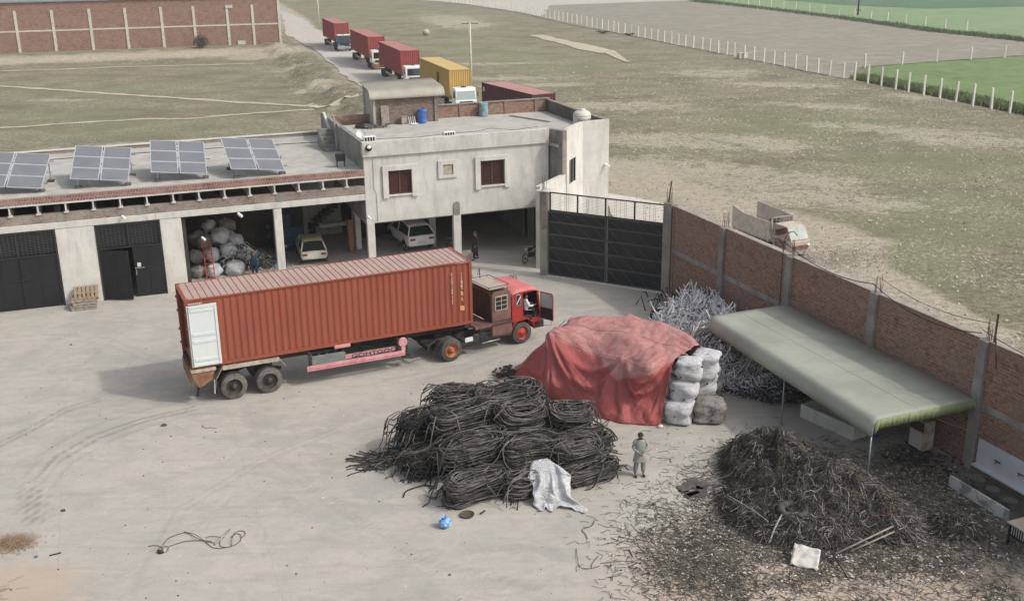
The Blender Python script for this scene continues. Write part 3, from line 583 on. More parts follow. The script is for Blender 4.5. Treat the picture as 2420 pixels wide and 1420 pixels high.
# ================================================================== open brick shed (left) in the A frame
sh = thing('storage_shed', A0, A_ANG, 'long single-storey shed with flat roof, brick fascia, black gates and open bays', 'shed')
UL = -48
b = MB()   # plastered piers between gates and bays, lintel
b = None
for u0, u1 in ((UL, -26.6), (-16.1, -14.22), (-11.0, -9.92)): b = MB(); b.box(u0, u1, 0, .35, 0, 4.06); b.build('wall', 'plaster_bright', sh, bevel=.02)
for u0, u1 in ((-5.1, -4.67),): b = MB(); b.box(u0, u1, -.04, .36, 0, 4.03); b.build('column', 'plaster', sh, bevel=.03)
b = MB(); b.box(UL, -.02, -.03, .37, 4.06, 4.40); b.build('lintel', 'plaster', sh, bevel=.02)
b = MB(); b.box(UL, -.02, -.01, .34, 4.40, 4.86); b.build('brick_band', 'brick_weathered', sh)
for u in (-22.3, -15.9, -12.1, -4.9): b = MB(); b.box(u, u + .42, -.035, 0, 4.40, 4.86); b.build('beam_pad', 'plaster_grey', sh)
# T-shaped purlin ends carrying the roof
b = MB(); u = -.95
for i in range(36):
    uu = -1.02 - i * 1.31
    b.box(uu - .035, uu + .035, -.1, 11.5, 4.93, 5.32); b.box(uu - .11, uu + .11, -.1, 11.5, 4.862, 4.93); b.box(uu - .08, uu + .08, -.1, 11.5, 5.32, 5.358)
b.build('purlin', 'plaster', sh)
b = MB(); b.box(UL, -.02, -.14, 12.6, 5.36, 5.44); b.build('roof_slab', 'plaster', sh)
b = MB(); b.box(UL, -.02, -.12, .16, 5.44, 5.78); b.build('roof_edge', 'brick_red_edge', sh)
b = MB(); b.box(UL, -.02, .16, 12.4, 5.44, 5.74); b.build('roof_deck', 'roof_screed', sh)
b = MB(); b.box(UL, -.02, 12.4, 12.62, 5.44, 5.95); b.build('parapet', 'brick_weathered', sh)
b = MB(); b.box(UL, -.02, 12.34, 12.68, 5.95, 6.0); b.build('coping', 'plaster_bright', sh)
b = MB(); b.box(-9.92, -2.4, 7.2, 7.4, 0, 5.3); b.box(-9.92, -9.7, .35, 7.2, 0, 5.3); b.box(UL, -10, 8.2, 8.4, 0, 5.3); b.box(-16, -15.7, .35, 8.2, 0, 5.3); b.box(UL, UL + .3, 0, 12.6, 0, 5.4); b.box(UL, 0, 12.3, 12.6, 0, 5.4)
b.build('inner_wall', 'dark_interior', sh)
b = MB(); b.box(-2.4, .3, 8.9, 9.1, 0, 3.9); b.build('stair_wall', 'plaster', sh)
b = MB(); b.box(.28, .6, 4.6, 5.6, 0, 3.0); b.build('wall_end', 'white_paint', sh)
for i in range(8):
    b = MB(); b.box(-1.7 + i * .26, -1.44 + i * .26 + .02, 7.6, 8.85, .9 + i * .2, 1.12 + i * .2)
    b.build('stair_step', 'concrete_dark' if i < 7 else 'plaster_grey', sh)
b = MB(); b.box(-1.5, .3, 6.9, 7.5, .95, 1.15); b.build('stair_landing', 'plaster', sh)
# gates
def shed_gate(u0, u1, split, open_left):
    g = thing('shed_gate', AW(u0, .02), A_ANG, 'black double gate standing ajar in the shed wall, grille above' if open_left else 'closed black double gate at the left end of the shed, grille above', 'gate')
    W = u1 - u0
    b = MB(); b.box(0, .08, -.05, .1, 0, 4.04); b.box(W - .08, W, -.05, .1, 0, 4.04); b.box(.08, W - .08, -.05, .1, 3.96, 4.04); b.box(.08, W - .08, -.05, .1, 2.72, 2.79); b.box(split - .04, split + .04, -.05, .1, 2.79, 3.96); b.build('frame', 'dark_frame', g)
    b = MB()
    for i in range(13): z = 2.87 + i * .086; b.box(.08, W - .08, .0, .02, z, z + .014)
    for i in range(int(W / .2)): x = .15 + i * .2; b.box(x, x + .02, -.01, .0, 2.79, 3.96)
    b.build('grille', 'black_rail', g)
    b = MB(); b.box(.08, W - .08, .2, .24, 2.79, 3.96); b.build('back_panel', 'black_metal', g)
    def leaf(w_, hinge, ang, x0):
        l = MB(); l.box(0, w_, -.03, .02, .06, 2.7)
        for z in (.06, 1.3, 2.62): l.box(0, w_, -.055, -.03, z, z + .06)
        for x in (0, w_ - .06, w_ / 2): l.box(x, x + .06, -.054, -.03, .12, 2.62)
        o = l.build('gate_leaf', 'black_metal', g, bevel=.008); o.location = (x0, 0, 0); o.rotation_euler = (0, 0, ang); return o
    if open_left:
        leaf(split - .1, 0, R(-24), .1); l = leaf(W - split - .12, 0, 0, split + .1)
        b = MB(); b.box(.02, .5, -.08, -.05, 1.56, 1.6); b.box(.15, .3, -.085, -.055, 1.62, 1.8); h = b.build('latch', 'galvanised', l)
        b = MB(); b.box(.16, .34, -.09, -.06, 1.66, 1.86); b.build('paper_notice', 'paper_white', l)
        b = MB(); b.box(.05, .1, -.09, -.06, 1.2, 1.5); b.build('handle', 'galvanised', l)
    else:
        leaf(split - .1, 0, 0, .1); l = leaf(W - split - .12, 0, 0, split + .02)
        b = MB(); b.box(-.5, .55, -.09, -.06, 1.55, 1.59); b.box(.0, .04, -.09, -.06, .3, 1.55); b.build('latch', 'chassis', l)
    return g
shed_gate(-19.9, -16.12, 1.9, False); shed_gate(-14.22, -11.0, 1.6, True)
shed_gate(-26.6, -22.6, 2.0, False)['label'] = 'black gate further left, mostly outside the picture'
b = MB(); b.box(-22.6, -19.9, 0, .35, 0, 4.06); b.build('wall', 'plaster_bright', sh)
# spot lamps and cameras on the fronts
def wall_lamp(p, label, sc=1.0):
    t = thing('security_camera', p, A_ANG, label, 'security camera', 'white cameras and lamps on the building fronts')
    b = MB(); b.box(-.02, .02, -.16, 0, -.02, .02); b.build('bracket', 'white_gloss', t)
    b = MB(); b.cbox((0, -.22, -.05), (.11 * sc, .3 * sc, .1 * sc), .5, 0, .35); b.build('housing', 'white_gloss', t, bevel=.02); return t
wall_lamp(AW(-8.9, -.02, 2.9), 'small white camera on the pier left of the open bay with bags')
wall_lamp(AW(-6.9, -.05, 4.0), 'small white lamp hanging below the beam over the bay with bags', 1.2)
wall_lamp(AW(-12.75, -.03, 4.45), 'small white lamp on the brick band above the open gate')
wall_lamp(AW(.08, -.03, 3.15), 'white camera on the corner column left of the white car')
wall_lamp(AW(15.3, 1.4, 4.6), 'white camera low on the right end wall of the two-storey building', 1.2)

# ================================================================== two-storey building
hs = thing('two_storey_building', A0, A_ANG, 'two-storey grey rendered building with open ground floor and flat roof', 'building')
ZT, ZR = 7.25, 6.45
# facade wall with openings for two windows and the air-conditioner recess
def wall_openings(b, u0, u1, z0, z1, v0, v1, ops):
    us = sorted({u0, u1} | {a for o in ops for a in o[:2]}); zs = sorted({z0, z1} | {a for o in ops for a in o[2:]})
    for i in range(len(us) - 1):
        for j in range(len(zs) - 1):
            cu, cz = (us[i] + us[i + 1]) / 2, (zs[j] + zs[j + 1]) / 2
            if not any(o[0] < cu < o[1] and o[2] < cz < o[3] for o in ops): b.box(us[i], us[i + 1], v0, v1, zs[j], zs[j + 1])
b = MB(); OPS = [(1.32, 2.67, 4.24, 5.6), (6.73, 8.2, 4.28, 5.72), (4.5, 5.1, 5.1, 5.68)]
wall_openings(b, 0, 10.95, 2.72, 6.47, 0, .25, OPS)
b.build('front_wall', 'plaster', hs)
b = MB(); b.box(-.06, 10.95, -.14, .2, 6.47, ZT + .04); b.build('parapet', 'parapet_plaster', hs, bevel=.015)
b = MB(); b.box(0, .42, -.03, .3, 0, 2.72); b.build('column', 'plaster', hs, bevel=.02)
b = MB(); b.box(5.05, 5.5, -.03, .3, 0, 2.72); b.build('column', 'plaster', hs, bevel=.02)
b = MB(); b.box(4.55, 4.95, 3.4, 3.8, 0, 2.6); b.build('column', 'plaster_bright', hs)
b = MB(); b.box(4.95, 5.35, 8.4, 8.8, 0, 2.6); b.build('column', 'plaster_grey', hs)
b = MB(); b.box(5.06, 5.44, -.055, 0, 2.72, 3.3); b.lathe([(0, -.05), (.19, -.05), (.19, 0)], (5.25, 0, 3.3), 14, 'Y'); b.build('column_cap', 'plaster_grey', hs)
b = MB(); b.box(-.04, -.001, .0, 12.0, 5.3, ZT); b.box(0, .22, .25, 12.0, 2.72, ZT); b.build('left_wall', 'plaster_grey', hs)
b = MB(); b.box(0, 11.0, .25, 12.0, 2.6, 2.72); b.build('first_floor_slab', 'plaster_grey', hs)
b = MB(); b.prism([(.22, .2), (10.95, .2), (11.2, -.9), (13.6, 1.4), (15.4, 1.6), (15.5, 11.2), (.22, 12.0)], ZR - .15, ZR); b.build('roof_deck', 'roof_screed', hs)
# right wing: stub wall with raw brick end, splayed wall, end wall, side wall
def wallseg(b, p, q, th, z0, z1):
    p = Vector(p); q = Vector(q); d = (q - p).normalized(); nr = Vector((-d.y, d.x)) * th; b.prism([tuple(p), tuple(q), tuple(q + nr), tuple(p + nr)], z0, z1)
b = MB(); wallseg(b, (11.42, -1.05), (11.02, .25), -.3, 0, ZT); b.build('stub_wall', 'plaster_grey', hs)
b = MB(); wallseg(b, (11.38, -1.08), (11.67, -.99), -.02, 4.2, ZT - .02); b.build('brick_edge', 'brick_weathered', hs)
b = MB(); wallseg(b, (11.68, -.97), (12.09, -.36 - .1), .22, 0, ZT + .05)
wallseg(b, (12.09, -.46), (12.86, .42), .22, 0, 4.0); wallseg(b, (12.09, -.46), (12.86, .42), .22, 5.4, ZT + .05); wallseg(b, (12.86, .42), (13.7, 1.25), .22, 0, ZT + .05); b.build('splayed_wall', 'plaster_bright', hs)
b = MB(); wallseg(b, (13.7, 1.25), (15.5, 1.42), .22, 0, ZT + .05); b.build('end_wall', 'plaster', hs)
b = MB(); wallseg(b, (15.5, 1.42), (15.6, 11.3), .22, 0, ZT + .02); b.build('right_wall', 'brick_weathered', hs)
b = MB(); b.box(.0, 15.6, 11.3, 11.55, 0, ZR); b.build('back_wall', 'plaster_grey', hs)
b = MB(); b.box(3.9, 15.55, 11.3, 11.55, ZR, 7.3); b.box(.22, 3.3, 11.55, 11.8, ZR, 7.0)
for u in (9.1, 12.3, 14.5): b.box(u, u + .25, 11.24, 11.3, ZR, 7.28)
b.build('brick_parapet', 'brick_wall', hs)
b = MB(); b.box(3.85, 15.6, 11.22, 11.6, 7.3, 7.34); b.build('coping', 'plaster_grey', hs)
b = MB(); wallseg(b, (15.25, 1.75), (15.34, 11.2), .02, ZR, 7.2); b.build('parapet_lining', 'concrete_dark', hs)
# ground-floor room behind: right wall with dark doorways
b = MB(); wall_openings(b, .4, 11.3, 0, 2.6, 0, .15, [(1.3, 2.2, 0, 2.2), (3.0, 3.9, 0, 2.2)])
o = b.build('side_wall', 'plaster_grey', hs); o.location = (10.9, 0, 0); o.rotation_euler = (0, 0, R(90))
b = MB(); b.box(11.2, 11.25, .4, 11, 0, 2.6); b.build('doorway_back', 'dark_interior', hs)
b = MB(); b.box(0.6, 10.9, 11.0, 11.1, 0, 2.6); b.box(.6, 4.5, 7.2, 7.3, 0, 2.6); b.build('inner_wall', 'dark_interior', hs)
# windows
def facade_window(cu0, cu1, z0, z1, fu0, fu1, fz1, fz0):
    f = MB(); f.box(fu0, cu0, -.13, 0, fz0, fz1); f.box(cu1, fu1, -.13, 0, fz0, fz1); f.box(cu0, cu1, -.13, 0, z1, fz1); f.box(cu0 - .02, cu1 + .02, -.1, .1, z0 - .09, z0)
    w_ = f.build('window', 'plaster_bright', hs, bevel=.01)
    g = MB(); g.box(cu0, cu1, .1, .12, z0, z1); g.build('pane', 'curtain_red', w_)
    g = MB(); m_ = (cu0 + cu1) / 2
    g.box(cu0, cu0 + .04, .06, .1, z0, z1); g.box(cu1 - .04, cu1, .06, .1, z0, z1); g.box(cu0 + .04, cu1 - .04, .06, .1, z0, z0 + .05); g.box(cu0 + .04, cu1 - .04, .06, .1, z1 - .04, z1); g.box(m_ - .03, m_ + .03, .055, .1, z0 + .05, z1 - .04); g.build('sash', 'rust_steel', w_)
facade_window(1.32, 2.67, 4.24, 5.6, 1.0, 3.0, 5.88, 4.06)
facade_window(6.73, 8.2, 4.28, 5.72, 6.42, 8.5, 5.98, 4.08)
f = MB(); f.box(4.22, 4.5, -.1, 0, 4.92, 5.94); f.box(5.1, 5.36, -.1, 0, 4.92, 5.94); f.box(4.5, 5.1, -.1, 0, 5.68, 5.94); f.box(4.5, 5.1, -.1, 0, 4.92, 5.1); w_ = f.build('vent_frame', 'plaster', hs, bevel=.01)
f = MB(); f.box(4.52, 5.08, -.03, .3, 5.12, 5.66); w2 = f.build('air_conditioner', 'cream_steel', w_, bevel=.01)
f = MB(); wallseg(f, (12.14, -.36), (12.86, .47), .03, 4.0, 5.4); g = f.build('window', 'glass_dark', hs)
f = MB(); wallseg(f, (12.10, -.48), (12.16, -.41), .1, 4.0, 5.4); wallseg(f, (12.80, .33), (12.86, .40), .1, 4.0, 5.4); wallseg(f, (12.46, -.05), (12.5, -.0), .1, 4.0, 5.4); f.build('frame', 'dark_frame', g)
# stains pipes: conduit down the left corner
f = MB(); f.tube([(.5, -.03, 6.4), (.5, -.03, 4.6), (.62, -.03, 4.4), (.62, -.03, 2.8)], .012, 5); f.build('conduit', 'plaster_grey', hs)
# roof hut with corrugated curved roof
hut = MB(); hut.box(3.2, 7.1, 10.3, 10.5, ZR, 8.3); hut.box(6.9, 7.1, 10.5, 12.6, ZR, 8.55); hut.box(3.2, 7.1, 12.4, 12.6, ZR, 8.6); hut.build('roof_hut', 'brick_hut', hs)
hut = MB(); hut.box(3.05, 3.2, 10.3, 12.6, ZR, 8.55); hut.build('hut_side', 'tarp_grey', hs)
hut = MB(); hut.box(7.1, 7.32, 10.2, 10.5, ZR, 8.2); hut.build('hut_pier', 'brick_weathered', hs)
b = MB(); P = []
for i in range(241):
    u = 2.78 + i * (7.75 - 2.78) / 240; cz = .022 * math.sin(i * 2 * math.pi / 4.0 + .4)
    P.append([(u, vv, zz + cz) for vv, zz in ((10.0, 8.12), (10.02, 8.32), (10.12, 8.5), (10.32, 8.64), (10.7, 8.72), (12.0, 8.84), (12.9, 8.92))])
b.grid(P); b.build('hut_roof', 'tarp_grey', hs, smooth=True, solid=.03)
b = MB(); 
for i in range(11): b.blob((2.98, 12.6, 6.7 + i * .2), (.07, .1, .1), 6, 4)
b.build('sheet_edge', 'galvanised', hs, smooth=True)
# outside steps and scaffolding marks on the left side wall
for i in range(6): b = MB(); b.box(-1.5 + i * .02, -.04, 9.6 - i * .42, 10.0 - i * .42, 5.74, 5.95 + i * .2); 
for i in range(6):
    b = MB(); b.box(-.95, -.04, 6.2 + i * .38, 6.55 + i * .38, 5.74, 5.9 + i * .18); b.build('stair_step', 'plaster_grey', hs)
b = MB(); b.prism([(7.0, 5.9), (7.5, 5.9), (10.4, 7.25), (10.4, 7.5)], -.16, -.04, 'X'); b.build('stair_slab', 'plaster_bright', hs)
# things standing on the roof
def drum(p, mat, label):
    t = thing('plastic_drum', p, A_ANG, label, 'drum', 'plastic drums on the roof')
    b = MB(); prof = [(0, 0), (.26, 0), (.29, .04)] + [(.29 + .012 * math.sin(i * .9), .06 + i * .048) for i in range(17)] + [(.29, .88), (.25, .92), (.24, .9), (0, .9)]
    b.lathe(prof, n=28); b.build('body', mat, t, smooth=True)
    b = MB(); b.lathe([(.295, .3), (.31, .32), (.295, .34)], n=28); b.lathe([(.295, .6), (.31, .62), (.295, .64)], n=28); b.build('hoop', mat, t, smooth=True)
drum(AW(6.15, 9.9, ZR), 'blue_plastic', 'scuffed bright blue plastic drum against the brick hut on the roof')
drum(AW(10.7, 10.9, ZR), 'teal_plastic', 'faded pale blue plastic drum by the roof parapet')
t = thing('water_tank', AW(14.15, 1.95 + .5, ZR), A_ANG, 'dusty white round water tank at the right corner of the flat roof', 'water tank')
b = MB(); prof = [(0, 0), (.5, 0), (.53, .06)]
for i in range(8): prof += [(.53, .1 + i * .13), (.545, .13 + i * .13), (.545, .17 + i * .13), (.53, .2 + i * .13)]
prof += [(.52, 1.17), (.44, 1.27), (.25, 1.34), (.2, 1.34)]
b.lathe(prof, n=36); b.build('shell', 'tank_plastic', t, smooth=True)
b = MB(); b.lathe([(.2, 1.34), (.22, 1.36), (.22, 1.42), (.0, 1.46)], n=24); b.build('lid', 'tank_plastic', t, smooth=True)
b = MB()
for a in range(-9, 6): b.cbox((.552 * math.cos(R(a * 9 - 60)), .552 * math.sin(R(a * 9 - 60)), .78 + (.02 if a % 2 else 0)), (.008, .05, .1 + .03 * (a % 3)), R(a * 9 - 60))
b.build('faded_lettering', 'tank_print', t)
b = MB(); b.prism([(.62, -.6), (.66, -.6), (.66, .6), (.62, .6)], 0, 0.01); 
def ac_unit(p, label, rz=0):
    t = thing('air_conditioner', p, A_ANG + rz, label, 'air conditioner', 'outdoor air conditioner units on the roof')
    b = MB(); b.box(-.35, .35, -.14, .14, .08, .62); b.build('casing', 'white_gloss', t, bevel=.015)
    b = MB(); b.box(-.31, .31, -.155, -.14, .12, .58); b.build('fan_grille', 'black_metal', t)
    b = MB()
    for x in (-.2, -.04, .12, .26): b.box(x, x + .03, -.165, -.155, .12, .58)
    b.build('guard_bar', 'white_gloss', t)
    b = MB(); b.box(-.3, -.24, -.16, .16, 0, .08); b.box(.24, .3, -.16, .16, 0, .08); b.build('foot', 'chassis', t)
ac_unit(AW(5.1, .55, 6.82), 'white outdoor air conditioner on the roof edge between the two windows', R(12))
ac_unit(AW(.55, .75, 6.85), 'white outdoor air conditioner at the left front roof corner', R(8))
t = thing('stand', AW(5.1, .55, ZR), A_ANG, 'low block pedestal under the middle air conditioner', 'pedestal'); b = MB(); b.box(-.35, .35, -.15, .15, 0, .37); b.build('block', 'plaster_grey', t)
t = thing('stand', AW(.55, .75, ZR), A_ANG, 'low block pedestal under the left air conditioner', 'pedestal'); b = MB(); b.box(-.35, .35, -.15, .15, 0, .4); b.build('block', 'plaster_grey', t)
t = thing('flood_lamp', AW(.28, -.2, 6.98), A_ANG, 'round white lamp with black rim at the left front corner of the parapet', 'lamp')
b = MB(); b.lathe([(0, -.14), (.1, -.14), (.17, -.05), (.18, .03), (.15, .05)], n=20, axis='Y'); b.build('housing', 'black_metal', t, smooth=True)
b = MB(); b.blob((0, -.1, .06), (.13, .07, .1), 14, 8); b.build('lens', 'white_gloss', t, smooth=True)
t = thing('satellite_dish', AW(.75, 3.6, ZR), A_ANG, 'small white satellite dish near the left parapet', 'satellite dish')
b = MB(); b.tube([(0, 0, 0), (0, 0, .55)], .025, 6); b.build('mast', 'galvanised', t)
b = MB(); b.lathe([(0, .0), (.15, .02), (.27, .08), (.3, .12)], (0, 0, 0), 20, 'Z'); o = b.build('dish', 'white_gloss', t, smooth=True, solid=.01); o.location = (0, 0, .62); o.rotation_euler = (R(70), 0, R(-20))
b = MB(); b.tube([(0, -.02, .5), (.02, -.3, .6)], .012, 5); b.build('feed_arm', 'galvanised', t)
# wood plank, plastic chair remains, coil on the roof
t = thing('door_panel', AW(3.75, 9.95, ZR), A_ANG, 'narrow grey board leaning on the left front corner of the roof hut', 'board'); b = MB(); b.cbox((0, .1, .62), (.5, .04, 1.28), 0, 0, R(-9))
for x in (-.15, 0, .15): b.cbox((x, .075, .62), (.02, .045, 1.26), 0, 0, R(-9))
b.build('board', 'wood_grey', t)
t = thing('wooden_box', AW(4.95, 9.95, ZR), A_ANG, 'small grey wooden box against the brick hut', 'box'); b = MB(); b.box(-.18, .18, -.15, .15, 0, .5); b.box(-.2, .2, -.17, .17, .5, .53); b.box(-.2, .2, -.17, .17, .1, .13); b.build('crate_body', 'wood_grey', t)
t = thing('plastic_chair', AW(5.5, 9.7, ZR), A_ANG + .4, 'broken white plastic chair lying beside the blue drum', 'chair')
b = MB(); b.box(-.25, .25, -.2, .2, .03, .07); b.build('seat', 'white_gloss', t, bevel=.01)
for x, y in ((-.2, -.05), (.12, -.05), (-.2, .15), (.12, .15)): b = MB(); b.tube([(x, y, .05), (x - .05, y, .5)], .022, 6); b.build('leg', 'white_gloss', t)
t = thing('wire_coil', AW(2.0, 9.6, ZR), A_ANG, 'black coil of cable lying on the left part of the roof', 'cable coil'); b = MB()
for q in range(5): b.tube([((.32 + .03 * math.sin(q * 3)) * math.cos(a / 20 * 6.283), (.3 + .02 * q) * math.sin(a / 20 * 6.283), .05 + q * .035) for a in range(21)], .02, 5, False)
b.build('coil', 'wire_dark', t)
t = thing('scrap_heap', AW(2.9, 9.4, ZR), A_ANG, 'low heap of dark scrap next to the cable coil on the roof', 'scrap'); b = MB()
rnd = random.Random(3)
for q in range(40): b.cbox((rnd.gauss(0, .35), rnd.gauss(0, .22), rnd.uniform(.03, .2)), (rnd.uniform(.08, .4), rnd.uniform(.03, .12), rnd.uniform(.02, .08)), rnd.uniform(0, 6), rnd.uniform(-.4, .4))
b.build('scrap', 'concrete_dark', t)
t = thing('pipe_stand', AW(10.6, 1.3, ZR), A_ANG, 'pair of thin bent metal stands on the front edge of the roof', 'frame'); b = MB()
for x in (-.55, .35): b.tube([(x, 0, 0), (x, 0, .62), (x + .5, .1, .62), (x + .5, .1, 0)], .012, 5); b.tube([(x, 0, .5), (x + .1, .6, .5), (x + .1, .6, 0)], .012, 5)
b.build('tubing', 'chassis', t)
t = thing('roof_cable', AW(0, 0, ZR), A_ANG, 'thin dark cable running along the front edge of the flat roof', 'cable'); b = MB()
b.tube([(.9, .9, .8), (1.8, .5, .86), (3.2, .35, .83), (4.7, .5, .87), (5.1, .6, .9)], .012, 5); b.tube([(5.5, .6, .86), (6.6, .4, .9), (7.6, .5, 1.0), (9.0, .35, .83), (10.5, .5, .9)], .012, 5); b.build('cable_run', 'wire_dark', t)
t = thing('pipe', AW(12.2, 8.9, ZR + .03), A_ANG, 'bundle of thin pipes lying on the roof by the right parapet', 'pipes'); b = MB()
for q in range(3): b.tube([(0 + q * .12, 1.2, .02), (1.4 + q * .12, -2.2, .02)], .02, 5)
b.build('tubes', 'plaster_grey', t)
t = thing('rebar_tripod', AW(-.15, 6.8, 5.75), A_ANG, 'pale wooden poles leaning over the left parapet wall', 'poles'); b = MB()
b.tube([(-.2, -1.2, .3), (.1, .6, 1.8)], .045, 6); b.tube([(.15, -1.3, 1.2), (-.1, .9, 2.2)], .04, 6); b.build('poles', 'wood_grey', t)
t = thing('generator', AW(-1.0, 1.4, 5.74), A_ANG, 'small dark metal stand with box against the side wall on the shed roof', 'machine')
b = MB(); b.box(-.25, .25, -.15, .15, .35, .75); b.build('box', 'black_metal', t, bevel=.01)
for x in (-.22, .2):
    for y in (-.13, .11): b = MB(); b.box(x, x + .03, y, y + .03, 0, .35); b.build('leg', 'chassis', t)
t = thing('pot', AW(-3.9, 5.3, 5.74), A_ANG, 'small black lump lying alone on the shed roof', 'scrap'); b = MB(); b.blob((0, 0, .06), (.22, .12, .07), 9, 5, .3, 3); b.tube([(-.2, 0, .05), (-.45, .1, .04)], .02, 5); b.build('lump', 'wire_dark', t, smooth=True)

# ------------------------------------------------------------------ solar arrays on the shed roof
def solar(p, yaw, label, tilt=20, W=2.85, L=3.4, sx=-.1):
    t = thing('solar_array', p, R(yaw), label, 'solar panels', 'solar arrays on the shed roof')
    ct, st = math.cos(R(tilt)), math.sin(R(tilt))
    def Q(x, y, h): return (x, y * ct - h * st, y * st + h * ct + x * sx)
    def slab(b, x0, x1, y0, y1, h0, h1):
        b.add([Q(x0, y0, h0), Q(x1, y0, h0), Q(x1, y1, h0), Q(x0, y1, h0), Q(x0, y0, h1), Q(x1, y0, h1), Q(x1, y1, h1), Q(x0, y1, h1)], [(0, 3, 2, 1), (4, 5, 6, 7), (0, 1, 5, 4), (1, 2, 6, 5), (2, 3, 7, 6), (3, 0, 4, 7)])
    cw, ch = (W - .07) / 2, (L - .04) / 3
    for i in range(2):
        for j in range(3):
            x0, y0 = i * (cw + .07), j * (ch + .02)
            b = MB(); fw = .045
            slab(b, x0, x0 + cw, y0, y0 + fw, 0, .04); slab(b, x0, x0 + cw, y0 + ch - fw, y0 + ch, 0, .04); slab(b, x0, x0 + fw, y0 + fw, y0 + ch - fw, 0, .04); slab(b, x0 + cw - fw, x0 + cw, y0 + fw, y0 + ch - fw, 0, .04)
            pn = b.build('panel_frame', 'solar_frame', t)
            b = MB(); slab(b, x0 + fw, x0 + cw - fw, y0 + fw, y0 + ch - fw, .005, .034); b.build('glass', 'solar_cell', pn)
    for y in (.6, 1.7, 2.8): b = MB(); b.bar(Q(-.05, y, -.04), Q(W + .22, y, -.04), .05); b.build('rail', 'galvanised', t)
    for x in (.3, W - .1):
        for y in (.35, 3.0):
            q = Q(x, y, -.06); b = MB(); b.bar(q, (q[0], q[1], 5.76 - p[2]), .05); b.build('leg', 'galvanised', t)
            b = MB(); b.box(q[0] - .16, q[0] + .16, q[1] - .16, q[1] + .16, 5.74 - p[2], 5.86 - p[2]); b.build('ballast', 'concrete_dark', t)
solar((-27.26, 53.85, 6.3), 11.2, 'leftmost solar array on the shed roof, cut by the picture edge', W=3.45)
solar((-22.65, 55.18, 6.3), 13, 'solar array above the pier between the two black gates')
solar((-18.92, 56.57, 6.3), 16, 'solar array above the ajar gate, third from the left')
solar((-14.84, 57.16, 6.3), 22, 'rightmost solar array, nearest the two-storey building', sx=-.11)
t = thing('roof_cable', AW(0, 0, 5.75), A_ANG, 'thin cable lying across the back of the shed roof', 'cable'); b = MB(); b.tube([(-20, 10.2, .02), (-14, 10.6, .02), (-8, 10.3, .02), (-4, 10.0, .02), (-.3, 9.6, .02)], .02, 5); b.build('cable_run', 'wire_dark', t)

# ================================================================== main gate, its columns and the boundary wall
GA = R(-29.4)
gt = thing('main_gate', WALL0, GA, 'tall black double gate with diagonal bars and pale wire grille above', 'gate')
b = MB(); b.box(-7.0, -3.55, -.04, .04, .06, 3.68); b.build('gate_leaf', 'black_metal', gt)
b = MB(); b.box(-3.5, -.3, -.04, .04, .06, 3.68); b.build('gate_leaf', 'black_metal', gt)
b = MB()
for z in (.06, .85, 1.6, 2.35, 3.05, 3.62): b.box(-7.0, -3.56, -.09, -.04, z, z + .07); b.box(-3.49, -.3, -.09, -.04, z, z + .07)
for x in (-7.0, -3.62, -3.49, -.36): b.box(x, x + .06, -.088, -.04, .13, 3.62)
b.build('rail', 'black_rail', gt)
b = MB()
for x0, x1 in ((-7.0, -3.56), (-3.49, -.3)):
    n = 4
    for row in range(5):
        z1_ = [.13, .92, 1.67, 2.42, 3.12, 3.62][row + 1]; z0_ = [.13, .92, 1.67, 2.42, 3.12][row]
        for i in range(n): xa = x0 + (x1 - x0) * (i + .05) / n; xb = x0 + (x1 - x0) * (i + .95) / n; b.bar((xa, -.065, z1_), (xb, -.065, z0_), .03, .03)
b.build('diagonal_bar', 'black_rail', gt)
b = MB()
for i in range(11): z = 3.78 + i * .08; b.box(-6.9, -.35, -.02, -.01, z, z + .012)
for i in range(4):
    for q in (.32, .38, .52, .66, .72): x = -6.9 + (i + q) * 1.64; b.box(x, x + .012, -.032, -.022, 3.7, 4.68)
b.build('grille', 'galvanised', gt)
b = MB(); b.box(-6.95, -.3, -.05, .03, 4.66, 4.72); b.box(-6.95, -.3, -.05, .03, 3.68, 3.74)
for x in (-6.95, -5.3, -3.66, -2.0, -.36): b.box(x, x + .07, -.06, .02, 3.74, 4.66)
b.build('grille_frame', 'dark_frame', gt)
b = MB(); b.box(-7.3, 0, -.25, .1, .0, .05); b.build('sill', 'plaster', gt)
def gate_column(u, w_, h, label, mat='plaster_grey'):
    t = thing('gate_column', WALL0, GA, label, 'column'); b = MB(); b.box(u, u + w_, -.25, .25, 0, h); b.build('shaft', mat, t, bevel=.02)
    b = MB()
    rr = random.Random(int(h * 100))
    for q in range(7): x, y = u + rr.uniform(.08, w_ - .08), rr.uniform(-.17, .17); b.tube([(x, y, h - .05), (x + rr.gauss(0, .05), y + rr.gauss(0, .04), h + rr.uniform(.3, .9))], .011, 4)
    b.build('rebar', 'rust_steel', t); return t
c1 = gate_column(-7.45, .4, 4.74, 'brick and concrete column left of the black gate, next to the open ground floor', 'plaster_grey')
b = MB(); b.box(-7.3, -7.0, -.27, -.25, 2.6, 4.7); b.build('brick_strip', 'brick_weathered', c1)
b = MB(); b.prism([(-7.7, -.32), (-6.9, -.3), (-6.95, .35), (-7.6, .6)], 4.745, 4.79); b.build('ledge', 'plaster_bright', c1)
b = MB(); wallseg(b, (9.05, -3.47), (11.66, -.97), .28, 0, 4.72); b.build('link_wall', 'plaster_bright', hs)
b = MB(); b.box(11.1, 11.35, -.9, .4, 0, 2.72) ; b.build('link_wall', 'plaster_bright', hs)
c2 = gate_column(-.3, .45, 4.85, 'grey concrete column right of the black gate where the brick wall starts', 'concrete')
b = MB(); b.bar((-.12, 0, 4.85), (0, .05, 5.95), .12, .06); b.build('steel_post', 'rust_steel', c2)

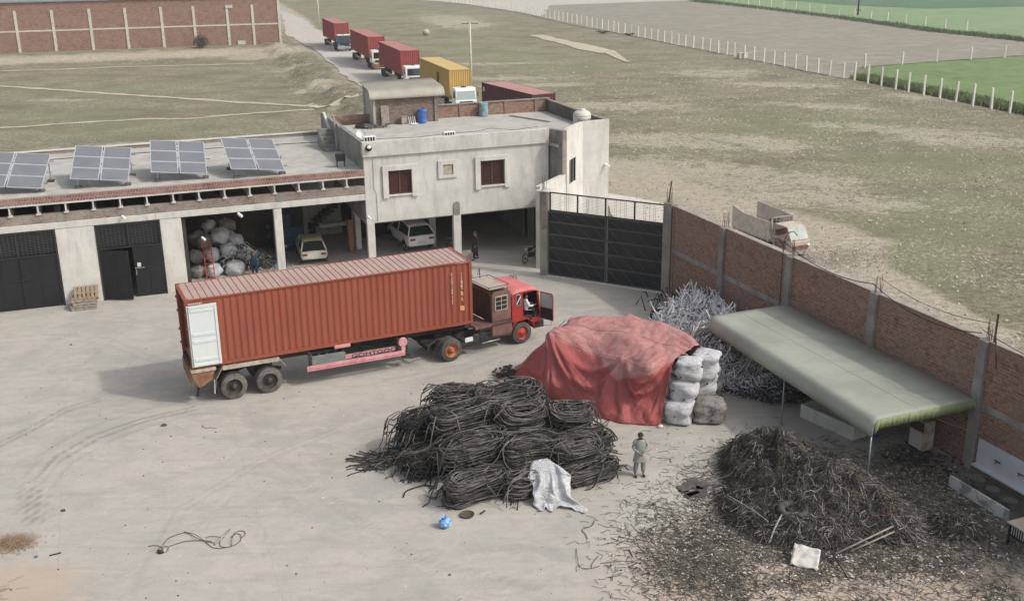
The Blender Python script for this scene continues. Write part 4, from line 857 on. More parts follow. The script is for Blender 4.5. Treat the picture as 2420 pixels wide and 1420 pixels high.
bw = thing('boundary_wall', WALL0, WALL_ANG, 'long brick boundary wall with concrete pillars and rebar along the right side of the yard', 'wall')
US = [.25, 5.05, 10.35, 15.85, 21.45, 27.0, 32.6, 38.2, 43.8, 49.4]
for i in range(len(US) - 1):
    u0, u1 = US[i] + .2, US[i + 1] - .2
    tz = 4.72
    b = MB(); b.box(u0, u1, .02, .27, 0, 2.28); b.box(u0, u1, .02, .27, 2.52, tz); b.build('brick_panel', 'brick_wall', bw)
    b = MB(); b.box(u0, u1, -.01, .3, 2.28, 2.52); b.build('tie_beam', 'concrete', bw)
    b = MB(); b.box(u0, u1, 0, .29, tz, tz + .03); b.build('coping', 'rubble', bw)
for i, u in enumerate(US[1:]):
    b = MB(); b.box(u - .2, u + .2, -.12, .34, 0, 4.74); pl_ = b.build('pillar', 'concrete', bw, bevel=.015)
    b = MB(); rr = random.Random(40 + i)
    for q in range(9): x, y = u + rr.uniform(-.16, .16), rr.uniform(-.06, .28); b.tube([(x, y, 4.7), (x + rr.gauss(0, .04), y + rr.gauss(0, .04), 4.74 + rr.uniform(.35, .8))], .010, 4)
    if i < 4: b.build('rebar', 'rust_steel', pl_)
b = MB(); b.box(-.2, .45, -.02, .3, 0, 4.72); b.build('end_panel', 'brick_wall', bw)
b = MB(); rr = random.Random(8)
for wv, wz in ((.02, .28), (.3, .28), (.16, .12)):
    pts = []
    for i in range(260): u = .2 + i * .16; pts.append((u, wv + .09 * math.sin(i * 1.9), 4.76 + wz + .09 * math.cos(i * 1.9) + .03 * math.sin(u * .9)))
    b.tube(pts, .006, 3, False)
b.build('barbed_wire', 'galvanised', bw)
b = MB(); b.bar((21.75, .1, 4.6), (22.0, -.15, 5.85), .07, .04); b.bar((22.2, -.14, 4.0), (22.0, -.15, 5.2), .04, .03); b.build('steel_bracket', 'rust_steel', bw)
t = thing('sagging_cable', WALL0, WALL_ANG, 'black cable sagging between the rebar along the top of the brick wall', 'cable'); b = MB()
def sag(a, c, s, n=14): a, c = Vector(a), Vector(c); return [a.lerp(c, i / n) - Vector((0, 0, s * 4 * (i / n) * (1 - i / n))) for i in range(n + 1)]
b.tube(sag((10.3, -.2, 5.3), (15.8, -.1, 5.1), .35), .018, 4); b.tube(sag((15.8, -.1, 5.1), (21.4, -.15, 5.0), .45), .018, 4); b.tube(sag((15.8, .2, 5.3), (21.4, .2, 5.3), .3), .012, 4); b.tube(sag((21.4, -.1, 5.1), (27, -.1, 5.2), .3), .015, 4); b.build('cable_run', 'wire_dark', t)
t = thing('lamp_pole', WW(10.12, -.22, 0), WALL_ANG, 'thin curved black pipe fixed to the second pillar of the brick wall', 'pole'); b = MB()
b.tube([(0, 0, 1.8), (0, 0, 5.0), (0, .05, 5.5), (.1, .15, 5.75), (.3, .25, 5.85), (.5, .3, 5.7)], .02, 6); b.build('pole', 'wire_dark', t)
t = thing('antenna', WW(10.8, .25, 4.75), WALL_ANG, 'small white lamp on a slanted rod beside the second pillar', 'lamp'); b = MB(); b.tube([(0, 0, 0), (.1, .2, .55)], .015, 5); b.build('rod', 'rust_steel', t); b = MB(); b.blob((.1, .2, .6), (.08, .08, .05), 8, 5); b.build('head', 'white_gloss', t, smooth=True)

# ------------------------------------------------------------------ far warehouse
wh = thing('brick_warehouse', (-84.3, 192.2, 0), R(14.5), 'huge far brick warehouse with pale concrete pillars and tie beam', 'warehouse')
WL = 44.4
b = MB(); b.box(-60, WL, 0, .3, -1.2, 8.25); b.box(WL - .3, WL, .3, 45, -.3, 8.25); b.build('brick_wall', 'brick_far', wh)
us_ = [0, 5.9, 12.0, 17.9, 23.9, 29.4, 35.2, 39.6, WL - .15]
for i in range(-9, 0): us_.append(i * 6.0)
for u in us_: b = MB(); b.box(u - .22, u + .22, -.12, 0, -1.2, 6.9 + (1.3 if u > WL - 1 else 0)); b.build('pillar', 'post_concrete', wh)
b = MB(); b.box(-60, WL, -.06, 0, 3.35, 3.6); b.build('tie_beam', 'post_concrete', wh)
b = MB(); b.box(-60.3, WL + .2, -.3, 46, 8.25, 8.5); b.build('roof', 'galvanised', wh)
b = MB(); b.box(36.6, 38.0, -.2, -.12, .0, .7); b.build('sign_plate', 'plaster', wh)
b = MB(); b.box(35.0, 36.2, -.2, -.1, 6.4, 6.9); b.build('sign_plate', 'plaster', wh)
t = thing('bush', (-54.2, 196.6, -.2), 0, 'dark scrubby bush against the far brick warehouse', 'bush')
b = MB(); b.tube([(0, 0, 0), (.1, 0, 1.2)], .08, 6, r2=.04); b.tube([(0, 0, .3), (-.6, .1, 1.3)], .05, 5, r2=.02); b.build('stem', 'wood', t)
b = MB(); rr = random.Random(2)
for i in range(1500):
    d = Vector((rr.gauss(0, 1), rr.gauss(0, 1), rr.gauss(0, 1))).normalized() * rr.random() ** .4; c = Vector((d.x * 1.35, d.y * 1.1, 1.2 + d.z * 1.15)); c *= 1 + .2 * noise.noise(d * 3); s = rr.uniform(.06, .13); q = Matrix.Rotation(rr.uniform(0, 6), 3, Vector((rr.random(), rr.random(), rr.random())).normalized())
    b.add([c + q @ Vector(p) * s for p in ((-1, 0, 0), (1, 0, 0), (0, 1.4, 0))], [(0, 1, 2)])
b.build('foliage', 'bush_leaf', t, fixn=False)

# ------------------------------------------------------------------ utility poles, fence posts
def pole(p, h, label, arm):
    t = thing('utility_pole', p, 0, label, 'pole', 'white utility poles'); b = MB(); b.tube([(0, 0, 0), (0, 0, h)], .16, 10, r2=.11); b.build('shaft', 'post_concrete', t, smooth=True)
    b = MB()
    if arm == 'T': b.bar((-1.0, 0, h - .1), (1.0, .1, h - .1), .08)
    else: b.bar((-1.4, 0, h - .6 if arm == 'hi' else h * .72), (.0, 0, h - .6 if arm == 'hi' else h * .72), .12)
    b.build('crossarm', 'chassis' if arm == 'T' else 'post_concrete', t)
    b = MB()
    for x in ((-.9, -.45, .45, .9) if arm == 'T' else (-1.3, -.8)): b.lathe([(0, 0), (.05, 0), (.03, .06), (.05, .1), (0, .13)], (x, 0, h if arm == 'T' else h * .72 + .06), 8)
    b.build('insulator', 'tank_plastic', t)
pole((-4.72,137.49,0), 7.9, 'slim white pole with dark crossarm just behind the yellow container', 'T')
pole((-39.47,233.93,0), 8.6, 'white pole with a short side arm beside the road, behind the farthest truck', 'arm')
t = thing('fence_post', (51.72, 110.65, 0), R(20), 'white concrete fence post', 'fence post', 'white fence posts round the fields')
b = MB(); b.prism([(-.1, -.1), (.1, -.1), (.1, .1), (-.1, .1)], 0, 2.05); b.add([(-.1, -.1, 2.05), (.1, -.1, 2.05), (.1, .1, 2.05), (-.1, .1, 2.05), (0, 0, 2.12)], [(0, 1, 4), (1, 2, 4), (2, 3, 4), (3, 0, 4)]); post = b.build('post', 'post_white', t)
bpy.data.objects.remove(post); me_post = bpy.data.meshes['post']
bpy.data.objects.remove(t)
PG = 'white fence posts round the fields'
def posts(a, c, step, label, h=1.0, off=0):
    a, c = Vector(a), Vector(c); n = int((c - a).length / step); rr = random.Random(n)
    def od(i): i += 1; return '%d%s' % (i, 'th' if 10 <= i % 100 <= 20 else {1: 'st', 2: 'nd', 3: 'rd'}.get(i % 10, 'th'))
    for i in range(n + 1):
        p = a.lerp(c, (i * step) / (c - a).length)
        o = bpy.data.objects.new('fence_post', me_post); COL.objects.link(o); o.location = (p.x + rr.gauss(0, .05), p.y + rr.gauss(0, .08), 0); o.rotation_euler = (rr.gauss(0, .02), rr.gauss(0, .02), rr.uniform(0, .4)); o.scale = (1, 1, h * rr.uniform(.96, 1.04)); tag(o, od(i) + ' ' + label, 'fence post', PG)
posts((54.2, 100.6, 0), (43.6, 139.2, 0), 2.85, 'white post from the right in the row fronting the near green crop', 1.12)
posts((42.9, 141.8, 0), (23.6, 207.0, 0), 2.9, 'white post from the near corner between dry and ploughed field', .95)
posts((23.0, 209.5, 0), (4.1, 274.3, 0), 3.0, 'white post in the farther half of the long row by the ploughed field', .95)
posts((3.4, 277, 0), (-16, 328, 0), 3.2, 'white post in the last far stretch of the long row', .95)
posts((49.4, 153.2, 0), (80, 166, 0), 6.4, 'white post from the left in the sparse row behind the near crop', .9)
posts((58.5, 316, 0), (86.0, 208, 0), 6.5, 'white post from the left along the edge of the far green field', .9)
t = thing('fence_wire', (0, 0, 0), 0, 'thin wires strung between the white posts along the fields', 'wire'); b = MB()
for z in (.6, 1.1, 1.6): b.tube([(54.2, 100.6, z), (43.4, 140.5, z), (23.6, 207, z), (4.1, 274.3, z)], .008, 3)
for z in (.6, 1.1, 1.6): b.tube([(43.4, 149, z), (49.4, 153.2, z), (80, 166, z)], .008, 3)
b.build('wires', 'galvanised', t)
t = thing('concrete_block', (35.26,167.39,0), R(20), 'small pale concrete chamber at the foot of the long post row', 'block'); b = MB(); b.box(-.7, .7, -.4, .4, 0, .7); b.box(-.75, .75, -.45, .45, .7, .78); b.build('chamber', 'post_concrete', t)
b = MB(); b.blob((0, 0, .55), (.75, .6, .62), 12, 8, .15, 4); o = b.build('straw_bale', 'trail_dust', smooth=True); o.location = (-15.9,215.75,0); tag(o, 'round pale boulder lying alone in the dry field', 'boulder')
o.name = 'boulder'
t = thing('transformer_pole', (78.48,251.76,0), 0, 'grey steel pole with box at the edge of the far green field', 'pole'); b = MB(); b.tube([(0, 0, 0), (0, 0, 9)], .2, 8, r2=.14); b.build('shaft', 'chassis', t); b = MB(); b.box(-.6, .6, -.4, .4, 4.6, 5.8); b.box(-.5, .5, -.6, .6, 1.2, 1.3); b.build('transformer', 'chassis', t)
for x, y, s in (((18.14,214.14,0)[0], (18.14,214.14,0)[1], 1), ((22.69,209.63,0)[0], (22.69,209.63,0)[1], .8)):
    b = MB(); rr = random.Random(int(x * 10))
    for q in range(60): a = rr.uniform(0, 6.28); l = rr.uniform(.4, 1.4) * s; b.tube([(0, 0, 0), (l * math.cos(a) * .5, l * math.sin(a) * .5, l * .35), (l * math.cos(a), l * math.sin(a), l * .25)], .03, 3)
    o = b.build('dead_branch', 'earth_dark'); o.location = (x, y, 0); tag(o, 'dark clump of dead branches beside the pale pitch' if s == 1 else 'small dark clump of branches close to the post row', 'branches')

# ================================================================== shipping containers
def corr(b, x0, x1, pitch, depth, z0, z1, y, out=-1, axis='x'):
    """trapezoid corrugated sheet; runs along x at depth y"""
    n = max(1, round((x1 - x0) / pitch)); p = (x1 - x0) / n; P = []
    for i in range(n):
        s = x0 + i * p
        for t, d in ((0, 0), (.27, 0), (.5, 1), (.77, 1)): P.append((s + t * p, y - out * depth * d))
    P.append((x1, y))
    if axis == 'x': b.grid([[(a, c_, z0), (a, c_, z1)] for a, c_ in P])
    else: b.grid([[(c_, a, z0), (c_, a, z1)] for a, c_ in P])
def container(loc, rz, L, z0, H, body, roof, label, open_doors=False, W=2.44, near_text=False, marks=True):
    t = thing('shipping_container', (loc[0], loc[1], z0), rz, label, 'container', 'shipping containers on the lorries')
    b = MB(); corr(b, .1 + (1.15 if open_doors else 0), L - .1, .28, .036, .14, H - .1, .03)
    if open_doors: b.box(.1, 1.25, .03, .06, .14, H - .1)
    corr(b, .1, L - .1, .28, .036, .14, H - .1, W - .03, 1); b.build('side_wall', body, t)
    b = MB(); corr(b, .1, W - .1, .26, .036, .14, H - .1, L - .03, 1, 'y'); b.build('end_wall', body, t)
    b = MB(); b.cur = 0
    n = round((L - .3) / (.265 if L > 10 else .3)); p = (L - .3) / n
    b.box(.0, .15, .06, W - .06, H - .06, H - .015); b.box(L - .15, L, .06, W - .06, H - .06, H - .015)
    for i in range(n):
        s = .15 + i * p; z = H - .018
        b.cur = 0; b.add([(s, .06, z), (s + p * .8, .06, z), (s + p * .8, W - .06, z), (s, W - .06, z)], [(0, 1, 2, 3)])
        b.cur = 1; b.add([(s + p * .8, .06, z), (s + p * .86, .06, z - .022), (s + p * .94, .06, z - .022), (s + p, .06, z), (s + p * .8, W - .06, z), (s + p * .86, W - .06, z - .022), (s + p * .94, W - .06, z - .022), (s + p, W - .06, z)], [(0, 1, 5, 4), (1, 2, 6, 5), (2, 3, 7, 6)])
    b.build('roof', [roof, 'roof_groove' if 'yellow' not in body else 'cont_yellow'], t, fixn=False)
    b = MB()
    for y0, y1 in ((0, .06), (W - .06, W)): b.box(.16, L - .16, y0, y1, H - .07, H - .01); b.box(.16, L - .16, y0, y1, 0.0, .14)
    for x0, x1 in ((0, .12), (L - .12, L)):
        b.box(x0 + .001, x1 - .001, .16, W - .16, H - .1, H - .005)
        if not open_doors or x0 > 1: b.box(x0 + .001, x1 - .001, .16, W - .16, 0, .14)
        for y0, y1 in ((0, .12), (W - .12, W)): b.box(x0, x1, y0 + .002, y1 - .002, .12, H - .12)
    b.build('frame', body, t)
    b = MB()
    for x in (0, L - .18):
        for y in (0, W - .16):
            for z in (0, H - .118): b.box(x - .004, x + .184, y - .004, y + .164, z, z + .122)
    b.build('corner_casting', body, t, bevel=.01)
    b = MB(); b.box(.12, L - .12, .07, W - .07, .08, .14); b.build('floor', 'wood', t)
    if open_doors:
        for nm, y0, y1 in (('door', -.11, -.045), ('door', W + .045, W + .11)):
            b = MB(); x1, zb, zt = 1.2, .1, H - .24
            b.box(.03, x1, y0 + .03, y1, zb, zt)
            for xa, xb in ((.03, .13), (x1 - .1, x1)): b.box(xa, xb, y0, y0 + .03, zb, zt)
            b.box(.13, x1 - .1, y0, y0 + .03, zt - .12, zt); b.box(.13, x1 - .1, y0, y0 + .03, zb, zb + .12)
            for z in (.22, .98, 1.28, 2.28): b.box(.16, x1 - .13, y0 + .003, y0 + .03, zb + z, zb + z + .13)
            d = b.build(nm, 'cont_white', t, bevel=.01)
            b = MB(); b.box(.07, .1, y0 - .02, y0, zb + .02, zt - .02); b.build('gasket', 'plaster_grey', d)
            b = MB()
            for z in (.3, .9, 1.7, 2.3): b.box(-.03, .05, min(y0, 0) if y0 < 0 else y0 - .05, y1 + .02, z, z + .08)
            b.build('hinge', body, d)
    else:
        b = MB(); b.box(.02, .07, .12, W - .12, .14, H - .1)
        for y in (.45, .95, W - .95, W - .45): b.box(-.03, .0, y, y + .04, .1, H - .1)
        b.build('door', body, t)
    if near_text:
        mt0 = Matrix.Rotation(R(90), 4, 'X')
        def tx(txt, x, z, s, mat, vert=True): text_mesh(txt, s, 'marking', mat, t, Matrix.Translation((x, -.012, z)) @ mt0, .012, vert)
        tx('1188', L - .5, H - .62, .22, 'white_letter'); tx('8', L - .5, H - 1.25, .22, 'orange_letter'); tx('B', L - .5, H - 1.5, .24, 'white_letter'); tx('A', L - .5, H - 1.78, .26, 'orange_letter')
        tx('CICU1188', L - .95, H - .55, .15, 'white_letter')
        tx('2186', L - .95, H - 1.55, .13, 'white_letter')
        b = MB(); b.box(L - .6, L - .4, -.014, -.001, H - 2.22, H - 2.0); b.build('yellow_plate', 'orange_letter', t)
        b = MB()
        for i in range(7): b.box(L - .75 + i * .085, L - .71 + i * .085, -.008, -.001, H - .065, H - .03)
        for i in range(8): b.box(.12 + i * .07, .16 + i * .07, -.12, -.002, H - .2 + (i % 2) * .01, H - .16)
        b.build('small_print', 'white_letter', t)
    elif marks:
        b = MB(); b.box(.25, .65, -.01, -.001, H - .8, H - .4); b.build('white_mark', 'white_letter', t)
    return t
TZ = R(24.4); TC = Vector((-12.84, 40.47, 0))
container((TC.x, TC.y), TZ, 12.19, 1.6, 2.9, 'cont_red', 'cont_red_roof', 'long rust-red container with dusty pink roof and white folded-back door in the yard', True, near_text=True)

# ================================================================== wheels, axles
def wheel(parent, x, y, r, w_, side, tyre='tyre_dusty', rim='hub_dark', dual=False, z=None):
    """side -1: face towards -y"""
    z = z or r; wd = w_
    b = MB(); s = side
    def prof(o): return [(r * .62, o + 0), (r * .66, o - s * 0 + s * .02 * -1), (r * .93, o + s * .0), (r * .985, o - s * .03), (r, o - s * .07), (r, o - s * (wd - .07)), (r * .985, o - s * (wd - .03)), (r * .93, o - s * wd), (r * .6, o - s * wd)]
    b.lathe(prof(y), (x, 0, z), 36, 'Y')
    if dual: b.lathe(prof(y - s * (wd + .06)), (x, 0, z), 36, 'Y')
    w0 = b.build('wheel', tyre, parent, smooth=True)
    b = MB(); b.lathe([(r * .62, y), (r * .58, y - s * .02), (r * .55, y - s * .12), (r * .4, y - s * (.13 if dual else .05)), (r * .22, y - s * (.1 if dual else .03)), (r * .2, y + s * (.0)), (r * .17, y + s * .03), (0, y + s * .035)], (x, 0, z), 28, 'Y')
    rm = b.build('rim', rim, w0, smooth=True)
    b = MB()
    for i in range(8): a = i * math.pi / 4; b.lathe([(0, y - s * .07), (.022, y - s * .07), (.022, y - s * .12)], (x + r * .31 * math.cos(a), 0, z + r * .31 * math.sin(a)), 6, 'Y')
    b.build('wheel_nut', 'chassis', rm)
    return w0
# ================================================================== semi-trailer
tr = thing('semi_trailer', TC, TZ, 'long skeletal trailer with pink side rail and grey tool box under the rust-red container', 'trailer')
b = MB(); b.box(.15, 12.0, .62, .78, 1.18, 1.52); b.box(.15, 12.0, 1.66, 1.82, 1.18, 1.52)
for x in np.arange(.3, 12, 1.1): b.box(x, x + .1, .1, 2.34, 1.5, 1.59)
b.box(.0, .2, .05, 2.39, 1.42, 1.59); b.box(11.8, 12.1, .05, 2.39, 1.42, 1.59)
b.build('frame', 'chassis', tr)
for x in (1.6, 3.05):
    b = MB(); b.tube([(x, .3, .53), (x, 2.14, .53)], .08, 8); b.build('axle', 'chassis', tr)
    wheel(tr, x, .0, .54, .26, -1, 'tyre_dusty', 'hub_dark', True); wheel(tr, x, 2.44, .54, .26, 1, 'tyre_dusty', 'hub_dark', True)
b = MB()
for y in (.72, 1.72):
    b.bar((1.0, y, .75), (2.3, y, 1.12), .1, .12); b.bar((2.3, y, 1.12), (3.7, y, .75), .1, .12)
b.build('suspension', 'chassis', tr)
for y in (-.02, 1.9):
    b = MB(); P = [(.86, .62), (.92, 1.0), (1.22, 1.48), (3.5, 1.46), (3.74, 1.08)]
    for (x0, z0), (x1, z1) in zip(P, P[1:]): b.add([(x0, y, z0), (x1, y, z1), (x1, y + .56, z1), (x0, y + .56, z0), (x0, y, z0 + .035), (x1, y, z1 + .035), (x1, y + .56, z1 + .035), (x0, y + .56, z0 + .035)], [(0, 3, 2, 1), (4, 5, 6, 7), (0, 1, 5, 4), (1, 2, 6, 5), (2, 3, 7, 6), (3, 0, 4, 7)])
    if y < 0: b.box(1.2, 3.5, y - .02, y, 1.36, 1.5)
    b.build('mudguard', 'cream_steel', tr)
b = MB(); b.box(-.06, .95, -.04, .25, 1.40, 1.56); b.build('rear_beam', 'cream_steel', tr, bevel=.04)
b = MB(); b.prism([(-.03, 1.38), (.88, 1.38), (.75, 1.05), (.55, .92), (.4, .82), (.22, .78), (.1, 1.0)], .0, .12, 'Y'); b.prism([(-.03, 1.38), (.88, 1.38), (.75, 1.05), (.4, .82), (.22, .78), (.1, 1.0)], 2.3, 2.42, 'Y'); b.box(-.05, 0, .1, 2.3, .85, 1.38); b.build('rear_panel', 'rust_panel', tr)
b = MB(); b.bar((.2, .05, .78), (.12, .0, .42), .09, .05); b.build('hook', 'black_metal', tr)
b = MB(); b.bar((.84, -.0, 1.0), (.80, -.0, .4), .02, .05); b.build('mudflap_rod', 'cream_steel', tr)
b = MB(); b.box(.9, .94, .05, .55, .3, .9); b.build('mudflap', 'black_metal', tr)
b = MB(); x0, x1, z0, z1 = 4.85, 6.3, .86, 1.27
b.box(x0, x1, -.06, .05, z0, z1); b.box(x0, x1, .55, .6, z0, z1); b.box(x0, x0 + .05, .05, .55, z0, z1); b.box(x1 - .05, x1, .05, .55, z0, z1); b.box(x0, x1, .0, .6, z0 - .03, z0)
for i in range(5): xx = x0 + .05 + i * .34; b.box(xx - .03, xx + .03, .05, .55, z1 - .03, z1)
b.box(x0 + .05, x1 - .05, .05, .12, z1 - .02, z1 + .002); b.box(x0 + .05, x1 - .05, .48, .55, z1 - .02, z1 + .002)
tb = b.build('tool_box', 'grey_paint', tr, bevel=.01)
b = MB()
for i in range(4): b.lathe([(0, z1 - .12), (.13, z1 - .12), (.13, z1 - .05)], (x0 + .24 + i * .34, .3, 0), 14)
b.build('hole_dark', 'black_metal', tb)  # black cups stand for the dark inside the box's four holes
b = MB(); b.box(4.6, 8.93, -.14, -.09, .70, .93); b.box(4.6, 8.93, -.17, -.14, .8, .84); b.build('side_rail', 'pink_paint', tr, bevel=.01)
b = MB(); b.prism([(6.3, .93), (8.93, .93), (8.93, 1.12), (6.3, 1.12)], .02, .05, 'Y'); rr_ = b.build('lettered_rail', 'pink_paint', tr)
text_mesh('GOHTGOO', .3, 'lettering', 'black_metal', rr_, Matrix.Translation((7.6, .012, .94)) @ Matrix.Rotation(R(90), 4, 'X') @ Matrix.Scale(1.3, 4, (1, 0, 0)) @ Matrix.Scale(.75, 4, (0, 1, 0)), .008)
b = MB(); b.box(6.3, 8.9, .06, 1.5, .86, .9)
for i in range(7): b.box(7.3 + i * .25, 7.33 + i * .25, .1, 1.45, .9, .95)
for i in range(4): b.box(7.3, 8.83, .1 + i * .42, .13 + i * .42, .95, .98)
b.build('rack', 'grey_paint', tr)
b = MB(); b.lathe([(0, -.12), (.19, -.12), (.21, -.1), (.21, -.04), (0, -.04)], (8.86, 0, 1.3), 20, 'Y'); b.box(8.78, 8.95, -.12, -.06, .93, 1.15); b.build('reflector_disc', 'pink_paint', tr)
b = MB(); b.box(5.85, 6.55, -.06, .1, 1.47, 1.62); b.build('lamp_box', 'pink_paint', tr, bevel=.04)
b = MB()
for x in (4.72, 8.6): b = MB(); b.box(x, x + .1, -.08, .0, .72, 1.5); b.box(x, x + .1, .0, .1, 1.35, 1.5); b.build('support', 'chassis', tr)
for y_ in (.15, 2.1): b = MB(); b.box(9.0, 9.15, y_, y_ + .2, .55, 1.5); b.box(8.88, 9.28, y_ - .08, y_ + .28, .5, .55); b.build('landing_leg', 'chassis', tr)
b = MB(); b.prism([(9.7, 1.2), (10.15, 1.2), (10.15, .75), (10.1, .7)], .0, .03, 'Y'); b.build('flap', 'black_metal', tr)

# ================================================================== tractor unit
TRP = Vector((-2.68, 44.99, 0)); TRA = R(33.5)
tk = thing('truck', TRP, TRA, 'red-cabbed tractor lorry with brown sleeper box and open driver door pulling the container', 'truck')
b = MB(); b.box(-.9, 4.4, .72, .84, .72, .95); b.box(-.9, 4.4, 1.56, 1.68, .72, .95)
for x in (-.85, .4, 1.4, 2.4): b.box(x, x + .1, .84, 1.56, .75, .9)
b.build('frame', 'chassis', tk)
b = MB(); b.lathe([(0, 1.14), (.5, 1.14), (.5, 1.1), (0, 1.1)], (.05, 1.2, 0), 20); b.box(-.4, .5, .8, 1.6, .95, 1.1); b.build('fifth_wheel', 'chassis', tk)
wheel(tk, 0, .0, .53, .26, -1, 'tyre', 'rim_orange', True); wheel(tk, 0, 2.4, .53, .26, 1, 'tyre', 'rim_orange', True)
wheel(tk, 3.79, .03, .52, .27, -1, 'tyre', 'rim_red'); wheel(tk, 3.79, 2.37, .52, .27, 1, 'tyre', 'rim_red')
b = MB(); b.tube([(0, .3, .53), (0, 2.1, .53)], .1, 8); b.tube([(3.79, .3, .5), (3.79, 2.1, .5)], .06, 8); b.build('axle', 'chassis', tk)
for y in (.1, 2.0):
    b = MB(); b.bar((-1.15, y, .95), (-.75, y, 1.15), .05); b.bar((-.75, y, 1.15), (-.2, y, 1.2), .05); b.bar((.35, y, 1.1), (.75, y, .75), .05); b.bar((.5, y + .2, 1.1), (.9, y + .2, .7), .04); b.bar((-1.15, y, .95), (-1.15, y, .5), .04); b.build('mudguard_bracket', 'chassis', tk)
b = MB(); b.box(-1.2, -1.1, .1, 2.3, .9, 1.0); b.build('cross_beam', 'chassis', tk)
b = MB(); b.lathe([(0, .7), (.24, .7), (.26, .74), (.26, 1.4), (.24, 1.44), (0, 1.44)], (1.1, 1.4, -.35), 16, 'Z'); b.tube([(.55, .25, .62), (1.35, .25, .62)], .17, 12); b.box(.95, 1.35, .1, .5, .45, .85); b.build('air_tank', 'chassis', tk)
b = MB(); b.box(.72, 1.12, .04, .08, .72, .92); b.build('number_plate', 'cont_white', tk)
b = MB(); b.box(1.25, 2.14, .0, 2.3, 1.24, 1.32); b.box(1.25, 2.14, .0, .03, 1.2, 1.24); b.build('deck', 'sleeper_brown', tk)
b = MB(); 
for z in (.65, .9, 1.1): b.box(1.5, 2.1, .02, .1, z, z + .04)
b.box(1.5, 1.54, .03, .09, .6, 1.24); b.box(2.05, 2.09, .03, .09, .6, 1.24); b.build('ladder_step', 'chassis', tk)
b = MB(); b.tube([(1.5, -.1, .56), (2.45, -.1, .56)], .035, 8); b.build('exhaust_pipe', 'galvanised', tk, smooth=True)
# sleeper box
b = MB(); b.prism([(2.16, 1.34), (3.19, 1.34), (3.19, 2.62), (3.1, 2.74), (2.28, 2.74), (2.16, 2.6)], .04, 2.3, 'Y'); sl = b.build('sleeper_box', 'sleeper_brown', tk, bevel=.03)
b = MB(); b.box(2.13, 2.158, .1, 2.24, 1.36, 2.62); b.build('rear_panel', 'sleeper_dark', sl)
b = MB(); b.box(2.3, 2.98, .0, .036, 1.87, 2.56); b.build('window_frame', 'cream_steel', sl)
b = MB()
for i in range(2):
    for j in range(3): b.box(2.35 + i * .31, 2.62 + i * .31, -.01, -.001, 1.93 + j * .205, 2.1 + j * .205)
b.build('window_pane', 'glass_dark', sl)
b = MB(); b.prism([(2.12, .66), (3.17, .62), (3.2, 1.3), (2.12, 1.34)], -.03, .6, 'Y'); b.build('side_locker', 'sleeper_brown', tk, bevel=.02)
b = MB(); b.box(2.15, 3.17, -.05, -.03, 1.2, 1.23); b.box(2.15, 3.17, -.05, -.03, 1.28, 1.31); b.box(2.15, 3.17, -.05, -.03, .68, .72); b.build('trim', 'sleeper_dark', tk)
b = MB(); b.box(2.0, 3.02, .05, 1.75, 2.9, 2.95); b.build('roof_board', 'cream_top', tk, bevel=.01)
b = MB()
for x, y in ((2.02, .06), (3.0, .06), (3.0, 1.74), (2.02, 1.74)): b.tube([(x, y, 2.7), (x, y, 3.02)], .015, 5)
b.tube([(2.0, .05, 3.02), (3.1, .05, 3.02), (3.1, 1.75, 3.02), (2.0, 1.75, 3.02), (2.0, .05, 3.02)], .014, 5); b.tube([(2.05, 1.9, 2.9), (2.2, 2.0, 3.2), (2.3, 2.0, 3.22), (2.36, 2.0, 3.0)], .014, 5); b.tube([(2.75, 1.95, 2.8), (2.72, 1.95, 3.35), (2.62, 1.95, 3.05)], .02, 5); b.tube([(2.1, .7, 2.7), (1.98, .5, 2.2), (1.9, .9, 1.5), (1.6, 1.0, 1.32)], .014, 5)
b.build('roof_rack', 'dark_frame', tk)
# cab: loft with rounded corners; side opening for the door
b = MB(); b.prism([(3.24, 1.28), (3.86, 1.28), (3.86, 2.42), (4.62, 2.42), (4.74, 1.5), (4.86, 1.1), (4.86, 1.3), (4.72, 2.38), (4.6, 2.52), (3.3, 2.52), (3.24, 2.42)], .06, .12, 'Y')
cab = b.build('cab_side', 'cab_red', tk, bevel=.01)
b = MB(); b.prism([(3.24, 1.1), (4.86, 1.0), (4.86, 1.3), (4.72, 2.38), (4.6, 2.52), (3.3, 2.52), (3.24, 2.42)], 2.26, 2.32, 'Y'); b.build('cab_side', 'cab_red', tk)
b = MB(); P = []
for x, z in ((3.22, 2.44), (3.3, 2.55), (3.7, 2.6), (4.3, 2.59), (4.6, 2.53), (4.74, 2.4)):
    P.append([(x, y, z - dz) for y, dz in ((.04, .1), (.08, .02), (.3, 0), (1.2, -.02), (2.1, 0), (2.3, .03), (2.34, .1))])
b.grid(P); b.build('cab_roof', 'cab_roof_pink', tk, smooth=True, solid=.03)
b = MB(); b.box(3.2, 3.26, .12, 2.26, 1.2, 2.48); b.box(4.62, 4.68, .12, 2.26, 1.15, 1.55); b.build('cab_back', 'sleeper_dark', tk)
b = MB(); b.add([(4.83, .1, 1.5), (4.83, 2.28, 1.5), (4.72, 2.28, 2.4), (4.72, .1, 2.4)], [(0, 1, 2, 3)]); b.build('windscreen', 'glass_dark', tk, solid=.01)
b = MB(); b.box(4.78, 4.9, .06, 2.32, .98, 1.5); b.build('front_panel', 'cab_red', tk, bevel=.03)
b = MB(); b.prism([(4.5, .62), (4.98, .6), (4.98, .95), (4.6, 1.0), (4.5, .98)], .0, 2.38, 'Y'); b.build('bumper', 'sleeper_dark', tk, bevel=.03)
b = MB(); b.box(3.26, 4.8, .1, 2.28, 1.12, 1.3); b.build('cab_floor', 'sleeper_dark', tk)
b = MB(); P = []
for i in range(13):
    a = math.pi * (i / 12); x = 3.79 - .66 * math.cos(a); z = .62 + .62 * math.sin(a)
    P.append([(x, -.03, z), (x, .4, z + .03)])
